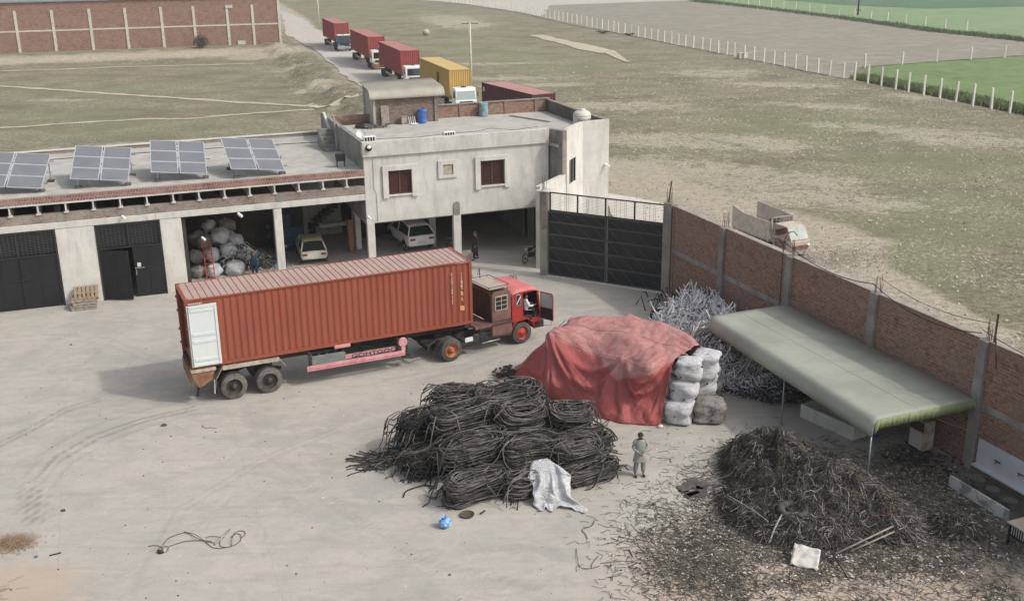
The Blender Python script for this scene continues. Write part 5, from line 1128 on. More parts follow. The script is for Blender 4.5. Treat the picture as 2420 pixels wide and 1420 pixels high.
b.grid(P); b.box(3.22, 3.9, -.02, .1, 1.18, 1.3); b.box(4.3, 4.8, .0, .1, .95, 1.16); b.build('wheel_arch', 'cab_red', tk, solid=.04)
b = MB(); b.prism([(3.44, 1.9), (3.72, 1.88), (3.74, 2.3), (3.68, 2.42), (3.5, 2.43), (3.44, 2.36)], .03, .058, 'Y'); q_ = b.build('quarter_window', 'plaster_grey', tk)
b = MB(); b.prism([(3.48, 1.94), (3.68, 1.93), (3.7, 2.28), (3.65, 2.38), (3.52, 2.39), (3.48, 2.33)], .018, .03, 'Y'); b.build('pane', 'glass_dark', q_)
b = MB(); b.bar((3.48, .01, 1.98), (3.69, .01, 2.32), .015, .05); b.build('reflector_strip', 'paper_white', q_)
d = MB(); d.box(0, .88, -.02, .02, 0, .62); d.box(0, .06, -.02, .02, .62, 1.42); d.prism([(.82, .62), (.88, .62), (.88, 1.2), (.8, 1.42), (.06, 1.42), (.06, 1.36), (.76, 1.36), (.82, 1.18)], -.02, .02, 'Y'); dr = d.build('door', 'cab_red', tk, bevel=.008); dr.location = (4.8, .02, 1.05); dr.rotation_euler = (0, 0, R(-72)); dr.scale = (.84, 1, .92)
d = MB(); d.box(.04, .84, -.035, -.021, .04, .6); d.build('inner_trim', 'black_metal', dr)
d = MB(); d.box(.06, .8, -.003, .003, .62, 1.37); d.build('glass', 'glass_pale', dr)
d = MB(); d.tube([(.2, -.02, -.02), (.2, -.02, -.32), (.75, -.02, -.26), (.75, -.02, .0)], .012, 5); d.build('step_frame', 'dark_frame', dr)
b = MB(); b.tube([(4.3 + .24 * math.cos(a / 20 * 6.283) * .35 + .03, .62 + .24 * math.sin(a / 20 * 6.283), 2.02 + .24 * math.cos(a / 20 * 6.283) * .9) for a in range(21)], .017, 6, False); b.tube([(4.33, .62, 2.02), (4.6, .62, 1.6)], .025, 6)
b.tube([(4.33, .40, 2.02), (4.33, .84, 2.02)], .014, 5); b.build('steering_wheel', 'leather', tk)
b = MB(); b.box(3.4, 4.05, .2, .8, 1.3, 1.55); b.box(3.35, 3.5, .2, .8, 1.55, 2.05); b.build('seat', 'leather', tk, bevel=.03)
b = MB(); b.lathe([(0, 0), (.03, 0), (.04, .12), (.11, .2)], (4.55, 1.95, 2.58), 12, 'X'); b.lathe([(0, 0), (.03, 0), (.04, .12), (.1, .2)], (4.5, 2.15, 2.62), 12, 'X'); b.tube([(4.6, 2.2, 2.5), (4.95, 2.45, 2.6), (5.0, 2.5, 2.3)], .015, 5); b.tube([(4.4, 1.9, 2.66), (4.3, 1.7, 2.72), (4.5, 1.6, 2.72), (4.6, 1.8, 2.68)], .012, 5); b.build('air_horn', 'chrome', tk, smooth=True)

# ================================================================== lorries on the road
def road_truck(fx, fy, hd, L, body, roof, label, clabel, cab, cabroof, lower, wide_glass=False, H=2.95):
    """fx,fy: container's front corner on its right-hand side; hd heading"""
    rz = R(hd); c, s = math.cos(rz), math.sin(rz); ox, oy = fx - L * c, fy - L * s
    k_ = container((ox, oy), rz, L, 1.55, H, body, roof, clabel, False, 2.44)
    t = thing('truck', (fx, fy, 0), rz, label, 'truck', 'lorries queued on the road')
    b = MB(); b.box(-L, .2, .6, .76, 1.15, 1.5); b.box(-L, .2, 1.68, 1.84, 1.15, 1.5); b.box(-L, -L + .15, .05, 2.4, 1.3, 1.55)
    for x in np.arange(-L + .5, 0, 2.2): b.box(x, x + .1, .05, 2.4, 1.45, 1.54)
    b.build('frame', 'chassis', t)
    b = MB(); b.box(-L + 4.3, -2.2, -.02, .02, .75, 1.0); b.build('side_rail', 'cream_steel', t)
    b = MB(); b.box(-L + 4.2, -L + 5.6, .05, .6, .7, 1.3); b.build('tool_box', 'chassis', t)
    b = MB(); b.box(-2.9, -2.2, .05, .5, .6, 1.2); b.build('fuel_tank', 'chassis', t)
    for x in (-L + 1.5, -L + 2.9, -1.0): wheel(t, x, .02, .53, .26, -1, 'tyre', 'hub_dark', True); wheel(t, x, 2.42, .53, .26, 1, 'tyre', 'hub_dark', True)
    x0, x1 = .45, 2.15
    wheel(t, x0 + .85, .08, .5, .27, -1, 'tyre', 'hub_dark'); wheel(t, x0 + .85, 2.36, .5, .27, 1, 'tyre', 'hub_dark')
    b = MB(); b.prism([(x0, 1.0), (x1 - .02, 1.0), (x1, 1.55), (x0, 1.55)], .06, 2.38, 'Y'); b.prism([(x0, 1.55), (x1, 1.55), (x1 - .22, 2.62), (x0, 2.62)], .1, 2.34, 'Y'); cb = b.build('cab', cab, t, bevel=.06)
    b = MB(); b.prism([(x0 - .02, 2.62), (x1 - .2, 2.62), (x1 - .3, 2.76), (x0 + .1, 2.76)], .08, 2.36, 'Y'); b.build('cab_roof', cabroof, t, bevel=.05)
    b = MB(); b.box(x0 + .5, x0 + .9, 1.0, 1.4, 2.765, 2.86); b.build('roof_hatch', 'chassis', t)
    a0, a1 = (.18, 2.26) if wide_glass else (.32, 2.12)
    b = MB(); e = .012
    def on(z): return x1 - .22 * (z - 1.55) / 1.07 + e
    zz0, zz1 = (1.62, 2.45)
    b.add([(on(zz0), a0, zz0), (on(zz0), a1, zz0), (on(zz1), a1 - .06, zz1), (on(zz1), a0 + .06, zz1)], [(0, 1, 2, 3)]); b.build('windscreen', 'glass_pale' if wide_glass else 'glass_dark', t, solid=.02)
    for y in (.085, 2.355): b = MB(); b.prism([(x0 + .5, 1.7), (x1 - .2, 1.7), (x1 - .36, 2.42), (x0 + .55, 2.42)], y - .01, y + .01, 'Y'); b.build('side_window', 'glass_dark', t)
    b = MB(); b.box(x1 - .25, x1 + .1, .03, 2.41, .5, .86); b.build('bumper', lower, t, bevel=.03)
    b = MB(); b.box(x1 - .005, x1 + .012, .5, 1.94, 1.08, 1.4); b.build('grille', 'black_metal', t)
    for y in (.3, 2.14): b = MB(); b.lathe([(0, .03), (.1, .03), (.12, 0), (.12, -.05)], (x1, y, 1.18), 14, 'X'); b.build('headlight', 'glass_pale', t)
    for y in (-.12, 2.5): b = MB(); b.box(x1 - .1, x1 - .05, y, y + .08, 1.9, 2.3); b.bar((x1 - .1, y + .05, 2.3), (x1 - .2, .15 if y < 1 else 2.3, 2.5), .02); b.build('mirror', 'chassis', t)
    return t
road_truck(-29.1, 187.1, -72.6, 13.7, 'cont_far_red', 'cont_far_roof', 'farthest truck in the queue, dark blue cab with white roof edge', 'farthest red container in the queue, top left of the row', 'cloth_navy', 'white_paint', 'galvanised')
road_truck(-20.16, 159.9, -72.8, 15.6, 'cont_far_red', 'cont_far_roof', 'second truck from the far end, cream cab with rusty bumper', 'second red container from the far end, between two other red ones', 'cream_gloss', 'white_paint', 'rust_panel')
road_truck(-13.55, 139.0, -72.4, 14.2, 'cont_far_red', 'cont_far_roof', 'white-cabbed truck directly behind the yellow container', 'red container directly behind the yellow one', 'white_paint', 'white_gloss', 'white_paint')
road_truck(-6.36, 117.5, -72.2, 13.6, 'cont_yellow', 'cont_yellow_roof', 'white-cabbed truck with wide pale windscreen carrying the yellow container', 'mustard yellow container in the queue on the road', 'white_gloss', 'white_gloss', 'white_paint', True)
b = MB(); b.box(8.3, 9.0, -.03, -.001, 1.0, 2.2); o = b.build('dark_poster', 'sleeper_dark', [q for q in COL.objects if q.get('label', '').startswith('mustard')][0])
fx, fy = -2.66 + 10.2 * math.cos(R(-62.8)), 106.75 + 10.2 * math.sin(R(-62.8))
road_truck(fx, fy, -62.8, 10.2, 'cont_maroon', 'cont_maroon_roof', 'truck under the dark maroon container, hidden behind the two-storey building', 'dark maroon container with pale pink roof just behind the building parapet', 'white_paint', 'white_gloss', 'white_paint')
# ================================================================== cars
def car(name, p, rz, label, prof, body, roofm, wheel_r, W, glassz, lights=True, axles=(.8, 3.4)):
    """prof: list of (x, z_sill, z_belt, z_roof, half_width_belt, half_width_roof) from rear (x=0) to the front"""
    t = thing(name, p, rz, label, 'car')
    lo = MB(); P = []
    for (x, zs, zb, zr, hb, hr) in prof:
        P.append([(x, -hb * .86, zs), (x, -hb * .97, zs + .12), (x, -hb, (zs + zb) / 2), (x, -hb * .965, zb - .03), (x, -hb * .93, zb), (x, 0, zb + (.03 if zr <= zb + .01 else 0)), (x, hb * .93, zb), (x, hb * .965, zb - .03), (x, hb, (zs + zb) / 2), (x, hb * .97, zs + .12), (x, hb * .86, zs)])
    lo.grid(P, True); lo.add(P[0], [tuple(range(11))]); lo.add(P[-1], [tuple(range(11))]); lo.build('body', body, t, smooth=False, bevel=.02)
    cab_ = [q for q in prof if q[3] > q[2] + .01]
    g = MB(); P = []
    for (x, zs, zb, zr, hb, hr) in cab_: P.append([(x, -hb * .92, zb - .01), (x, -hr, zr - .05), (x, -hr * .9, zr - .02), (x, 0, zr - .01), (x, hr * .9, zr - .02), (x, hr, zr - .05), (x, hb * .92, zb - .01)])
    g.grid(P); a, z_ = cab_[0], cab_[-1]
    xa, xz = glassz
    back = [(xa, -a[4] * .9, a[2]), (xa, a[4] * .9, a[2])]; front = [(xz, -z_[4] * .9, z_[2]), (xz, z_[4] * .9, z_[2])]
    g.add(back + [P[0][5], P[0][1]], [(0, 1, 2, 3)]); g.add(front + [P[-1][5], P[-1][1]], [(0, 1, 2, 3)])
    g.add([back[0], P[0][1], P[0][0]], [(0, 1, 2)]); g.add([back[1], P[0][5], P[0][6]], [(0, 1, 2)]); g.add([front[0], P[-1][1], P[-1][0]], [(0, 1, 2)]); g.add([front[1], P[-1][5], P[-1][6]], [(0, 1, 2)])
    g.build('glass', 'glass_dark', t)
    r_ = MB(); P2 = []
    for (x, zs, zb, zr, hb, hr) in cab_: P2.append([(x, -hr * 1.01, zr - .06), (x, -hr * .96, zr), (x, -hr * .5, zr + .02), (x, hr * .5, zr + .02), (x, hr * .96, zr), (x, hr * 1.01, zr - .06)])
    r_.grid(P2); r_.build('roof', roofm, t, smooth=True, solid=.025)
    pl = MB()
    for sgn in (-1, 1):
        for (x, zs, zb, zr, hb, hr), xb in [(cab_[0], xa), (cab_[-1], xz)]: pl.bar((xb, sgn * hb * .915, zb), (x, sgn * hr * 1.0, zr - .02), .07, .06)
        m_ = cab_[len(cab_) // 2]; pl.bar((m_[0], sgn * m_[4] * .93, m_[2]), (m_[0], sgn * m_[5] * 1.01, m_[3] - .03), .07, .03)
    pl.build('pillar', body, t)
    for x in axles:
        for sgn in (-1, 1): 
            hbm = prof[2][4]; wheel(t, x, sgn * (hbm + .0), wheel_r, .2, sgn, 'tyre', 'galvanised')
            a_ = MB(); a_.lathe([(wheel_r * 1.13, sgn * (hbm + .006)), (0, sgn * (hbm + .006))], (x, 0, wheel_r + .02), 24, 'Y', 0, math.pi); a_.build('wheel_arch', 'black_metal', t)
    if lights:
        x, zs, zb = prof[0][:3]; hb = prof[0][4]
        for sgn in (-1, 1): l_ = MB(); l_.box(x - .02, x + .12, min(sgn * hb * .55, sgn * hb * .97), max(sgn * hb * .55, sgn * hb * .97), zb - .2, zb - .08); l_.build('tail_light', 'lamp_red', t, bevel=.01)
        l_ = MB(); l_.box(x - .03, x - .01, -.26, .26, zb - .38, zb - .26); l_.build('number_plate', 'white_paint', t)
        x, zs, zb = prof[-1][:3]; hb = prof[-1][4]
        for sgn in (-1, 1): l_ = MB(); l_.box(x - .06, x + .02, min(sgn * hb * .5, sgn * hb * .92), max(sgn * hb * .5, sgn * hb * .92), zb - .2, zb - .06); l_.build('headlight', 'glass_pale', t, bevel=.01)
    return t
suv = [(0, .5, .95, .95, .78, .6), (.06, .38, 1.0, 1.0, .86, .62), (.45, .32, 1.02, 1.5, .9, .62), (.9, .3, 1.02, 1.6, .91, .66), (2.0, .28, 1.0, 1.63, .91, .68), (2.7, .28, .99, 1.56, .91, .66), (3.45, .3, .97, .97, .9, .6), (4.1, .34, .88, .88, .86, .6), (4.38, .42, .76, .76, .72, .5)]
_sc = Vector((-6.02,63.18,0)); 
sv = car('white_car', (-5.31, 62.83, 0), R(114), 'white hatchback SUV with black roof rails parked under the building', suv, 'white_gloss', 'white_gloss', .34, 1.8, (.1, 3.4))
b = MB()
for sgn in (-1, 1): b.tube([(.7, sgn * .6, 1.6), (1.0, sgn * .61, 1.68), (2.2, sgn * .62, 1.69), (2.6, sgn * .6, 1.6)], .02, 5)
b.build('roof_rail', 'black_metal', sv)
hb = [(0, .45, .78, .78, .7, .5), (.05, .34, .82, .82, .76, .55), (.5, .3, .84, 1.3, .78, .56), (1.0, .28, .84, 1.38, .79, .6), (1.7, .28, .84, 1.39, .79, .6), (2.1, .28, .83, 1.34, .79, .58), (2.85, .3, .8, .8, .78, .5), (3.4, .34, .72, .72, .74, .5), (3.6, .4, .62, .62, .66, .4)]
cr = car('small_car', (-11.35, 60.35, 0), R(106), 'small old cream hatchback with dusty olive roof, parked in the middle bay', hb, 'old_white', 'olive_roof', .28, 1.5, (.08, 2.8), axles=(.65, 2.85))
# ================================================================== dumped pickup outside the wall
pk = thing('pickup_truck', (16.4, 60.3, 0), R(-66), 'dusty old pickup with tall cargo sides and no doors, parked outside the brick wall', 'truck')
b = MB(); b.prism([(-1.35, .55), (.3, .5), (.42, 1.15), (-1.3, 1.2)], -.66, .66, 'Y'); b.build('cab', 'dusty_cab', pk, bevel=.03)
b = MB(); b.prism([(-1.3, 1.9), (-.2, 1.9), (-.12, 1.86), (-1.34, 1.84)], -.6, .6, 'Y'); b.build('cab_roof', 'dusty_cab', pk, bevel=.02)
b = MB()
for y in (-.62, .56): b.bar((.25, y + .03, 1.18), (-.16, y + .03, 1.87), .05); b.bar((-1.3, y + .03, 1.15), (-1.3, y + .03, 1.87), .05)
b.bar((.28, 0, 1.18), (-.14, 0, 1.87), .03); b.build('pillar', 'dusty_cab', pk)
b = MB(); b.add([(.27, -.57, 1.2), (.27, .57, 1.2), (-.13, .55, 1.85), (-.13, -.55, 1.85)], [(0, 1, 2, 3)]); b.build('windscreen', 'dusty_glass', pk, solid=.01)
b = MB(); b.box(-1.25, -.4, -.5, .5, .7, 1.15); b.box(-1.3, -1.15, -.5, .5, 1.1, 1.5); b.build('seat', 'maroon_panel', pk)
b = MB(); b.box(-1.2, -.1, -.675, -.66, .62, 1.12); b.build('side_panel', 'maroon_panel', pk)
b = MB(); b.box(.3, .44, -.66, .66, .4, .62); b.build('bumper', 'wood_grey', pk)
b = MB(); b.box(.38, .43, -.5, .5, .7, .9); b.build('grille', 'maroon_panel', pk)
for x in (-.35, -3.5):
    for sg in (-1, 1): wheel(pk, x, sg * .7, .3, .18, sg, 'tyre_dusty', 'hub_dark')
b = MB(); b.box(-5.05, -1.5, -.85, .85, .75, .85); b.build('cargo_floor', 'wood_grey', pk)
b = MB(); b.prism([(-5.1, .85), (-1.5, .85), (-1.5, 1.95), (-4.0, 1.95), (-5.1, 2.2)], -.88, -.84, 'Y'); b.build('cargo_side', 'dusty_panel', pk)
b = MB(); b.prism([(-5.0, .85), (-1.5, .85), (-1.5, 2.15), (-5.0, 2.3)], .84, .88, 'Y'); b.build('cargo_side', 'dusty_panel', pk)
b = MB()
for y in (-.7, -.45, .1, .3, .5, .7): b.bar((-1.42, y, .85), (-1.42, y, 2.2), .03)
b.bar((-1.42, -.7, 2.2), (-1.42, .7, 2.2), .04); b.tube([(-1.42, -.75, .9), (-1.3, -.8, 1.6), (-1.45, -.75, 2.1)], .05, 6); b.build('headboard', 'cream_steel', pk)
b = MB(); b.tube([(-1.7 + .26 * math.cos(a / 16 * 6.283), -.3 + .26 * math.sin(a / 16 * 6.283), 1.95) for a in range(17)], .09, 8, False); b.build('spare_tyre', 'tyre', pk, smooth=True)
b = MB(); b.box(-5.3, .2, -.3, .3, .4, .6); b.build('frame', 'chassis', pk)

# ================================================================== motorcycles
def motorcycle(p, rz, label):
    t = thing('motorcycle', p, rz, label, 'motorcycle', 'parked motorcycles')
    for x in (-.6, .62):
        b = MB(); b.tube([(x + .27 * math.cos(a / 20 * 6.283), 0, .3 + .27 * math.sin(a / 20 * 6.283)) for a in range(21)], .035, 7, False); w_ = b.build('wheel', 'tyre', t, smooth=True)
        b = MB()
        for i in range(8): b.bar((x, 0, .3), (x + .25 * math.cos(i * .785), 0, .3 + .25 * math.sin(i * .785)), .006)
        b.lathe([(0, -.05), (.05, -.05), (.05, .05), (0, .05)], (x, 0, .3), 10, 'Y'); b.build('spoke', 'chassis', w_)
    b = MB(); b.tube([(-.6, .05, .3), (-.2, .05, .38), (.0, 0, .35), (.3, 0, .62), (.42, 0, .78)], .022, 6); b.tube([(-.6, 0, .3), (-.45, 0, .7), (.25, 0, .78)], .022, 6); b.box(-.12, .18, -.1, .1, .28, .52); b.build('frame', 'chassis', t)
    b = MB(); b.tube([(.62, .05, .3), (.46, .05, .72), (.4, 0, .92)], .022, 6); b.tube([(.62, -.05, .3), (.46, -.05, .72)], .022, 6); b.build('fork', 'galvanised', t)
    b = MB(); b.blob((.15, 0, .76), (.25, .13, .12), 12, 7); b.build('fuel_tank', 'leather', t, smooth=True)
    b = MB(); b.blob((-.32, 0, .78), (.34, .12, .06), 12, 6); b.build('saddle', 'leather', t, smooth=True)
    b = MB(); b.tube([(.3, -.33, .98), (.42, -.12, .96), (.42, .12, .96), (.3, .33, .98)], .014, 6); b.build('handlebar', 'chrome', t)
    b = MB(); b.blob((.55, 0, .82), (.08, .09, .09), 10, 6); b.build('headlight', 'glass_pale', t, smooth=True)
motorcycle((1.15, 60.6, 0), R(235), 'dark motorcycle parked behind the left gate column')
motorcycle((-3.6, 61.9, 0), R(70), 'motorcycle half hidden behind the container, beside the middle column of the building')
motorcycle((-13.1, 60.9, 0), R(100), 'motorcycle leaning beside the small cream hatchback')

def cr(P, t):
    n = len(P) - 1; s = min(max(t * n, 0), n - 1e-6); i = int(s); s -= i; p0, p1, p2, p3 = P[max(i - 1, 0)], P[i], P[i + 1], P[min(i + 2, n)]
    return .5 * ((2 * p1) + (p2 - p0) * s + (2 * p0 - 5 * p1 + 4 * p2 - p3) * s * s + (3 * p1 - p0 - 3 * p2 + p3) * s ** 3)
# ================================================================== hose hanks
def hank(p, rz, L, W, H, n, label, seed, r=.025, tilt=(0, 0), loose=8, dark=False, openend=0.0):
    rr = random.Random(seed); t = bpy.data.objects.new; b = MB(); rz += rr.gauss(0, .14); tilt = (tilt[0] + rr.gauss(.06, .08), tilt[1] + rr.gauss(0, .09)); L *= rr.uniform(1.1, 1.25); W *= rr.uniform(1.05, 1.2); H *= rr.uniform(1.15, 1.35); n = int(n * 1.12); openend = max(openend, .22); loose += 6
    bow_ = rr.gauss(0, .12); sag_ = rr.uniform(-.5, 1.5)
    for i in range(n):
        q = (i + .5) / n; bb = W / 2 * (.03 + .97 * rr.random() ** .65); zz = H / 2 * math.sqrt(max(.02, 1 - (bb / (W / 2)) ** 4 * .55)) * rr.uniform(-1, 1)
        aa = L / 2 - (W / 2 - bb) * .55 + rr.gauss(0, .05); sx, sy = rr.gauss(0, .07), rr.gauss(0, .03); yw = rr.gauss(0, .07); ra, rb = rr.gauss(0, .07), rr.gauss(0, .05); e = rr.uniform(.55, .75); pts = []
        N = 30; st, en = (0, N + 1)
        if rr.random() < openend: st, en = 11 + rr.randint(-2, 2), N + 9 + rr.randint(-3, 3); 
        w1, w2, w3 = rr.uniform(0, 6), rr.uniform(0, 6), rr.uniform(.01, .05)
        for k_ in range(st, en):
            a = k_ * 2 * math.pi / N; c, s = math.cos(a), math.sin(a)
            x = aa * math.copysign(abs(c) ** e, c) + sx; y = bb * math.copysign(abs(s) ** (e + .15), s) + sy
            z = zz + x * ra + y * rb + w3 * math.sin(2 * a + w1) + .02 * math.sin(5 * a + w2)
            if st: x *= 1 + .25 * max(0, -c) * rr.uniform(.9, 1.1) if False else 1
            y += yw * x; y += bow_ * x * x; z += .05 * (1 - (2 * x / L) ** 2) * sag_; pts.append((x, y + w3 * math.sin(3 * a + w2), max(-H / 2, z)))
        b.cur = 1 if (rr.random() < .35 or dark) else 0; b.tube(pts, r * rr.uniform(.75, 1.1), 5, st != 0)
    for i in range(loose):
        s_ = rr.choice((-1, -1, 1)); x0 = s_ * L * .3; y0 = rr.uniform(-.4, .4) * W; z0 = rr.uniform(-.4, .45) * H; d = Vector((s_ * rr.uniform(.3, .55), rr.gauss(0, .16), rr.gauss(-.03, .12)))
        pts = [Vector((x0, y0, z0)) + d * q + Vector((0, 0, -.25 * q * q * rr.random())) for q in (0, .4, .8, 1.2, 1.5)]; b.cur = i % 2; b.tube([(v.x, v.y, max(-H / 2 + .02, v.z)) for v in pts], r * .95, 5)
    o = b.build('hose_bundle', ['hose', 'hose_dark'], fixn=False, smooth=True); o.location = (p[0], p[1], p[2]); o.rotation_euler = (tilt[0], tilt[1], rz)
    tie = MB()
    for x in (-.18 * L,): tie.tube([(x, W / 2 * 1.03 * math.cos(a / 16 * 6.283), H / 2 * 1.04 * math.sin(a / 16 * 6.283)) for a in range(17)], .012, 4, False)
    tie.build('binding', 'hose_dark', o)
    return tag(o, label, 'hose bundle', 'bundles of black hose in the yard pile')
HB = R(24)
hank((-1.33,32.67,0.36), HB, 1.95, 1.0, .7, 85, 'front left bottom bundle of the black hose pile, nearest the blue bag', 1)
hank((0.35,33.04,0.33), HB + .1, 1.35, .95, .64, 70, 'front middle bottom bundle of the hose pile, left of the white sheet', 2)
hank((2.55,33.72,0.26), HB - .1, 1.75, .9, .5, 70, 'flat bottom bundle at the right front of the pile, behind the white sheet', 3)
hank((-1.53,34.11,1), HB + .05, 1.85, 1.0, .62, 80, 'second-layer bundle at the left above the front bottom bundle', 4, tilt=(.15, 0))
hank((0.44,34.28,0.92), HB + .15, 1.5, .95, .6, 70, 'second-layer bundle in the middle of the front face of the hose pile', 5, tilt=(.12, 0))
hank((2.22,34.47,0.8), HB - .05, 1.55, .95, .56, 80, 'right bundle with oval coils showing above the white sheet', 6, tilt=(.6, .05))
hank((-1.96,35.84,1.48), HB + .1, 1.85, 1.05, .66, 85, 'upper left bundle with long loops facing left in the hose pile', 7, tilt=(.1, 0))
hank((0.28,36.12,1.32), HB, 1.65, 1.0, .6, 75, 'upper middle bundle just below the topmost bundle', 8, tilt=(.1, 0))
hank((2.05,36.72,1.02), HB - .1, 1.45, 1.0, .66, 80, 'upper right bundle of hose beside the red tarpaulin', 9, tilt=(.25, 0))
hank((-0.27,36.83,1.8), HB + .12, 1.9, 1.05, .5, 85, 'topmost bundle in the middle of the hose pile', 10)
hank((-2.07,38.31,1.15), HB + .1, 1.7, 1.1, .7, 80, 'ragged bundle with sticking-out ends at the back left of the pile', 11, tilt=(0, .1), loose=30, openend=.5)
hank((-3.46,36.19,0.92), HB + .5, 1.3, 1.2, .9, 75, 'bundle of dark hose ends at the left of the upper layer', 12, loose=36, dark=True, openend=.6)
hank((-3.06,34.71,0.38), HB + .4, 1.5, 1.3, .74, 75, 'dark lower left bundle half hidden below the upper ones', 13, loose=30, dark=True, openend=.4)
hank((-1.88,35.04,0.36), HB, 2.0, 1.0, .7, 55, 'dark bundle buried in the lower middle of the pile', 14, dark=True)  # buried fill bundles, coloured all dark to stand for shadow inside the pile
hank((0.39,36,0.36), HB, 2.0, 1.0, .7, 50, 'dark bundle buried in the lower right middle of the pile', 15, dark=True)
hank((2.61,35.73,0.34), HB, 1.7, 1.0, .66, 55, 'bottom bundle at the right side of the pile under the oval-coiled one', 16)
hank((-0.22,37.05,0.9), HB, 2.6, 1.2, .8, 60, 'wide dark bundle buried in the core of the pile', 17, dark=True)
hank((-2.11,36.99,0.7), HB, 2.0, 1.2, .9, 55, 'dark bundle under the upper left bundle', 18, dark=True, loose=20)
hank((1.68,37.14,0.4), HB, 1.8, 1.1, .8, 50, 'dark bundle at the back right foot of the pile', 19, dark=True)
# loose hoses lying over and between the bundles
HK = [(o, o.location, o.rotation_euler.z) for o in COL.objects if o.get('category') == 'hose bundle']
HKD = [(l, rz, [max(abs(v[0]) for v in o.bound_box), max(abs(v[1]) for v in o.bound_box), max(v[2] for v in o.bound_box)]) for o, l, rz in HK]
def pile_z(x, y):
    h = 0
    for l, rz, (a, b_, c) in HKD:
        dx, dy = x - l.x, y - l.y; u = (dx * math.cos(rz) + dy * math.sin(rz)) / a; v = (-dx * math.sin(rz) + dy * math.cos(rz)) / b_; d = abs(u) ** 3 + abs(v) ** 3
        if d < 1: h = max(h, l.z + c * (1 - d) ** .4)
    return h
rr = random.Random(19); b = MB(); n_ = 0
while n_ < 190:
    x, y = rr.uniform(-4.6, 3.4), rr.uniform(32.2, 38.4)
    if pile_z(x, y) < .3: continue
    n_ += 1; a = HB + rr.gauss(0, .38) + (math.pi if rr.random() < .5 else 0); l = rr.uniform(.5, 1.7); cv = rr.gauss(0, .7); pts = []; zp = None
    for q in range(9):
        s_ = q / 8; px, py = x + l * (s_ - .4) * math.cos(a + cv * s_), y + l * (s_ - .4) * math.sin(a + cv * s_); z = max(.03, pile_z(px, py) + .02 + .05 * rr.random()); zp = z if zp is None else max(z * .6 + zp * .4, .03); pts.append((px, py, zp))
    b.cur = rr.choice((0, 0, 1)); b.tube(pts, .023 * rr.uniform(.8, 1.1), 5)
tag(b.build('loose_hoses', ['hose', 'hose_dark'], smooth=True, fixn=False), 'loose hoses lying criss-cross over the bundles of the black pile', 'hose scrap')
# loose ends spilling to the left and single offcuts
rr = random.Random(77); b = MB()
for i in range(150):
    t_ = rr.random() ** .8; x0 = -3.6 - t_ * 1.6 + rr.gauss(0, .2); y0 = 35.5 + rr.gauss(0, .45) * (1.2 - t_ * .6) - t_ * .3; z0 = (1 - t_) * .45 * rr.random() + .03; a = rr.gauss(2.9, .55); l = rr.uniform(.35, .9); cv = rr.gauss(0, .5)
    pts = []
    for q in range(5): s = q / 4; pts.append((x0 + l * s * math.cos(a + cv * s), y0 + l * s * math.sin(a + cv * s), max(.025, z0 - .1 * s + .05 * math.sin(3 * s + i))))
    b.cur = i % 2; b.tube(pts, .02, 5)
o = b.build('hose_offcuts', ['hose', 'hose_dark'], smooth=True, fixn=False); tag(o, 'low tangle of loose black hose ends spilling out at the left of the pile', 'hose scrap')
def stray(name, pts, r, mat, label, cat, seg=6):
    P = [Vector(p) for p in pts]; out = []
    for i in range(len(P) - 1):
        p0, p1, p2, p3 = P[max(i - 1, 0)], P[i], P[i + 1], P[min(i + 2, len(P) - 1)]
        for q in range(seg): s = q / seg; out.append(.5 * ((2 * p1) + (p2 - p0) * s + (2 * p0 - 5 * p1 + 4 * p2 - p3) * s * s + (3 * p1 - p0 - 3 * p2 + p3) * s ** 3))
    out.append(P[-1]); b = MB(); b.tube(out, r, 6); o = b.build(name, mat, smooth=True); return tag(o, label, cat)
stray('hose_offcut', [(-3.74,32.64,0.03), (-3.68,33.03,0.04), (-3.34,33.3,0.05), (-3.06,33.42,0.05), (-2.69,33.32,0.03)], .024, 'hose_dark', 'single curved black hose piece lying just left of the pile', 'hose scrap')
stray('hose_offcut', [(2.95,38.23,0.05), (3.34,38.03,0.08), (3.72,38.63,0.03)], .02, 'hose_dark', 'short hose end between the pile and the red tarpaulin', 'hose scrap')
stray('hose_offcut', [(3.04,34.49,0.4), (3.38,34.87,0.25), (3.64,34.9,0.05)], .024, 'hose_dark', 'bent hose end sticking out of the right side of the pile', 'hose scrap')

# white crumpled sheet over the front of the pile
def sheet_pt(s, t_):
    # top hem bunched over the bundles, body hanging, foot crumpled out on the ground
    ctr = [Vector(p) for p in ((1.11,33.42,1), (1.15,32.95,1), (1.19,32.51,0.72), (1.26,32.17,0.35), (1.42,31.94,0.05), (1.5,31.55,0.02))]; c = cr(ctr, s)
    wd = np.interp(s, [0, .12, .3, .55, .8, 1], [.45, 1.15, 1.5, 1.3, 1.75, 1.7]); c = c + Vector((t_ * wd * .93, t_ * wd * -.12 + .12 - .5 * abs(t_) ** 2 * (s < .3), 0))
    f = math.sin(t_ * 15 + 4 * noise.noise(Vector((s * 1.6, t_ * 2.4, 4))) + s * 2) * .09 * (.4 + s) + .20 * noise.noise(Vector((t_ * 3.2, s * 3.2, 1.5))) + .07 * noise.noise(Vector((t_ * 9, s * 8, 5)))
    c += Vector((.15 * noise.noise(Vector((t_ * 3, s * 4, 8))), -f - .12, abs(f) * .55 - .34 * (abs(t_) * 2) ** 2.2 * (1 - s) * .6))
    e = .13 * noise.noise(Vector((s * 7, 2, t_ * 2))); c.x += e * abs(t_) * 2; c.z = max(.015 + .01 * abs(f), c.z); return c
b = MB(); b.grid([[sheet_pt(i / 54, j / 44 - .5) for j in range(45)] for i in range(55)]); o = b.build('white_sheet', 'bag_silver', smooth=True, solid=.012); tag(o, 'crumpled white plastic sheet hanging over the front of the hose pile', 'sheet')

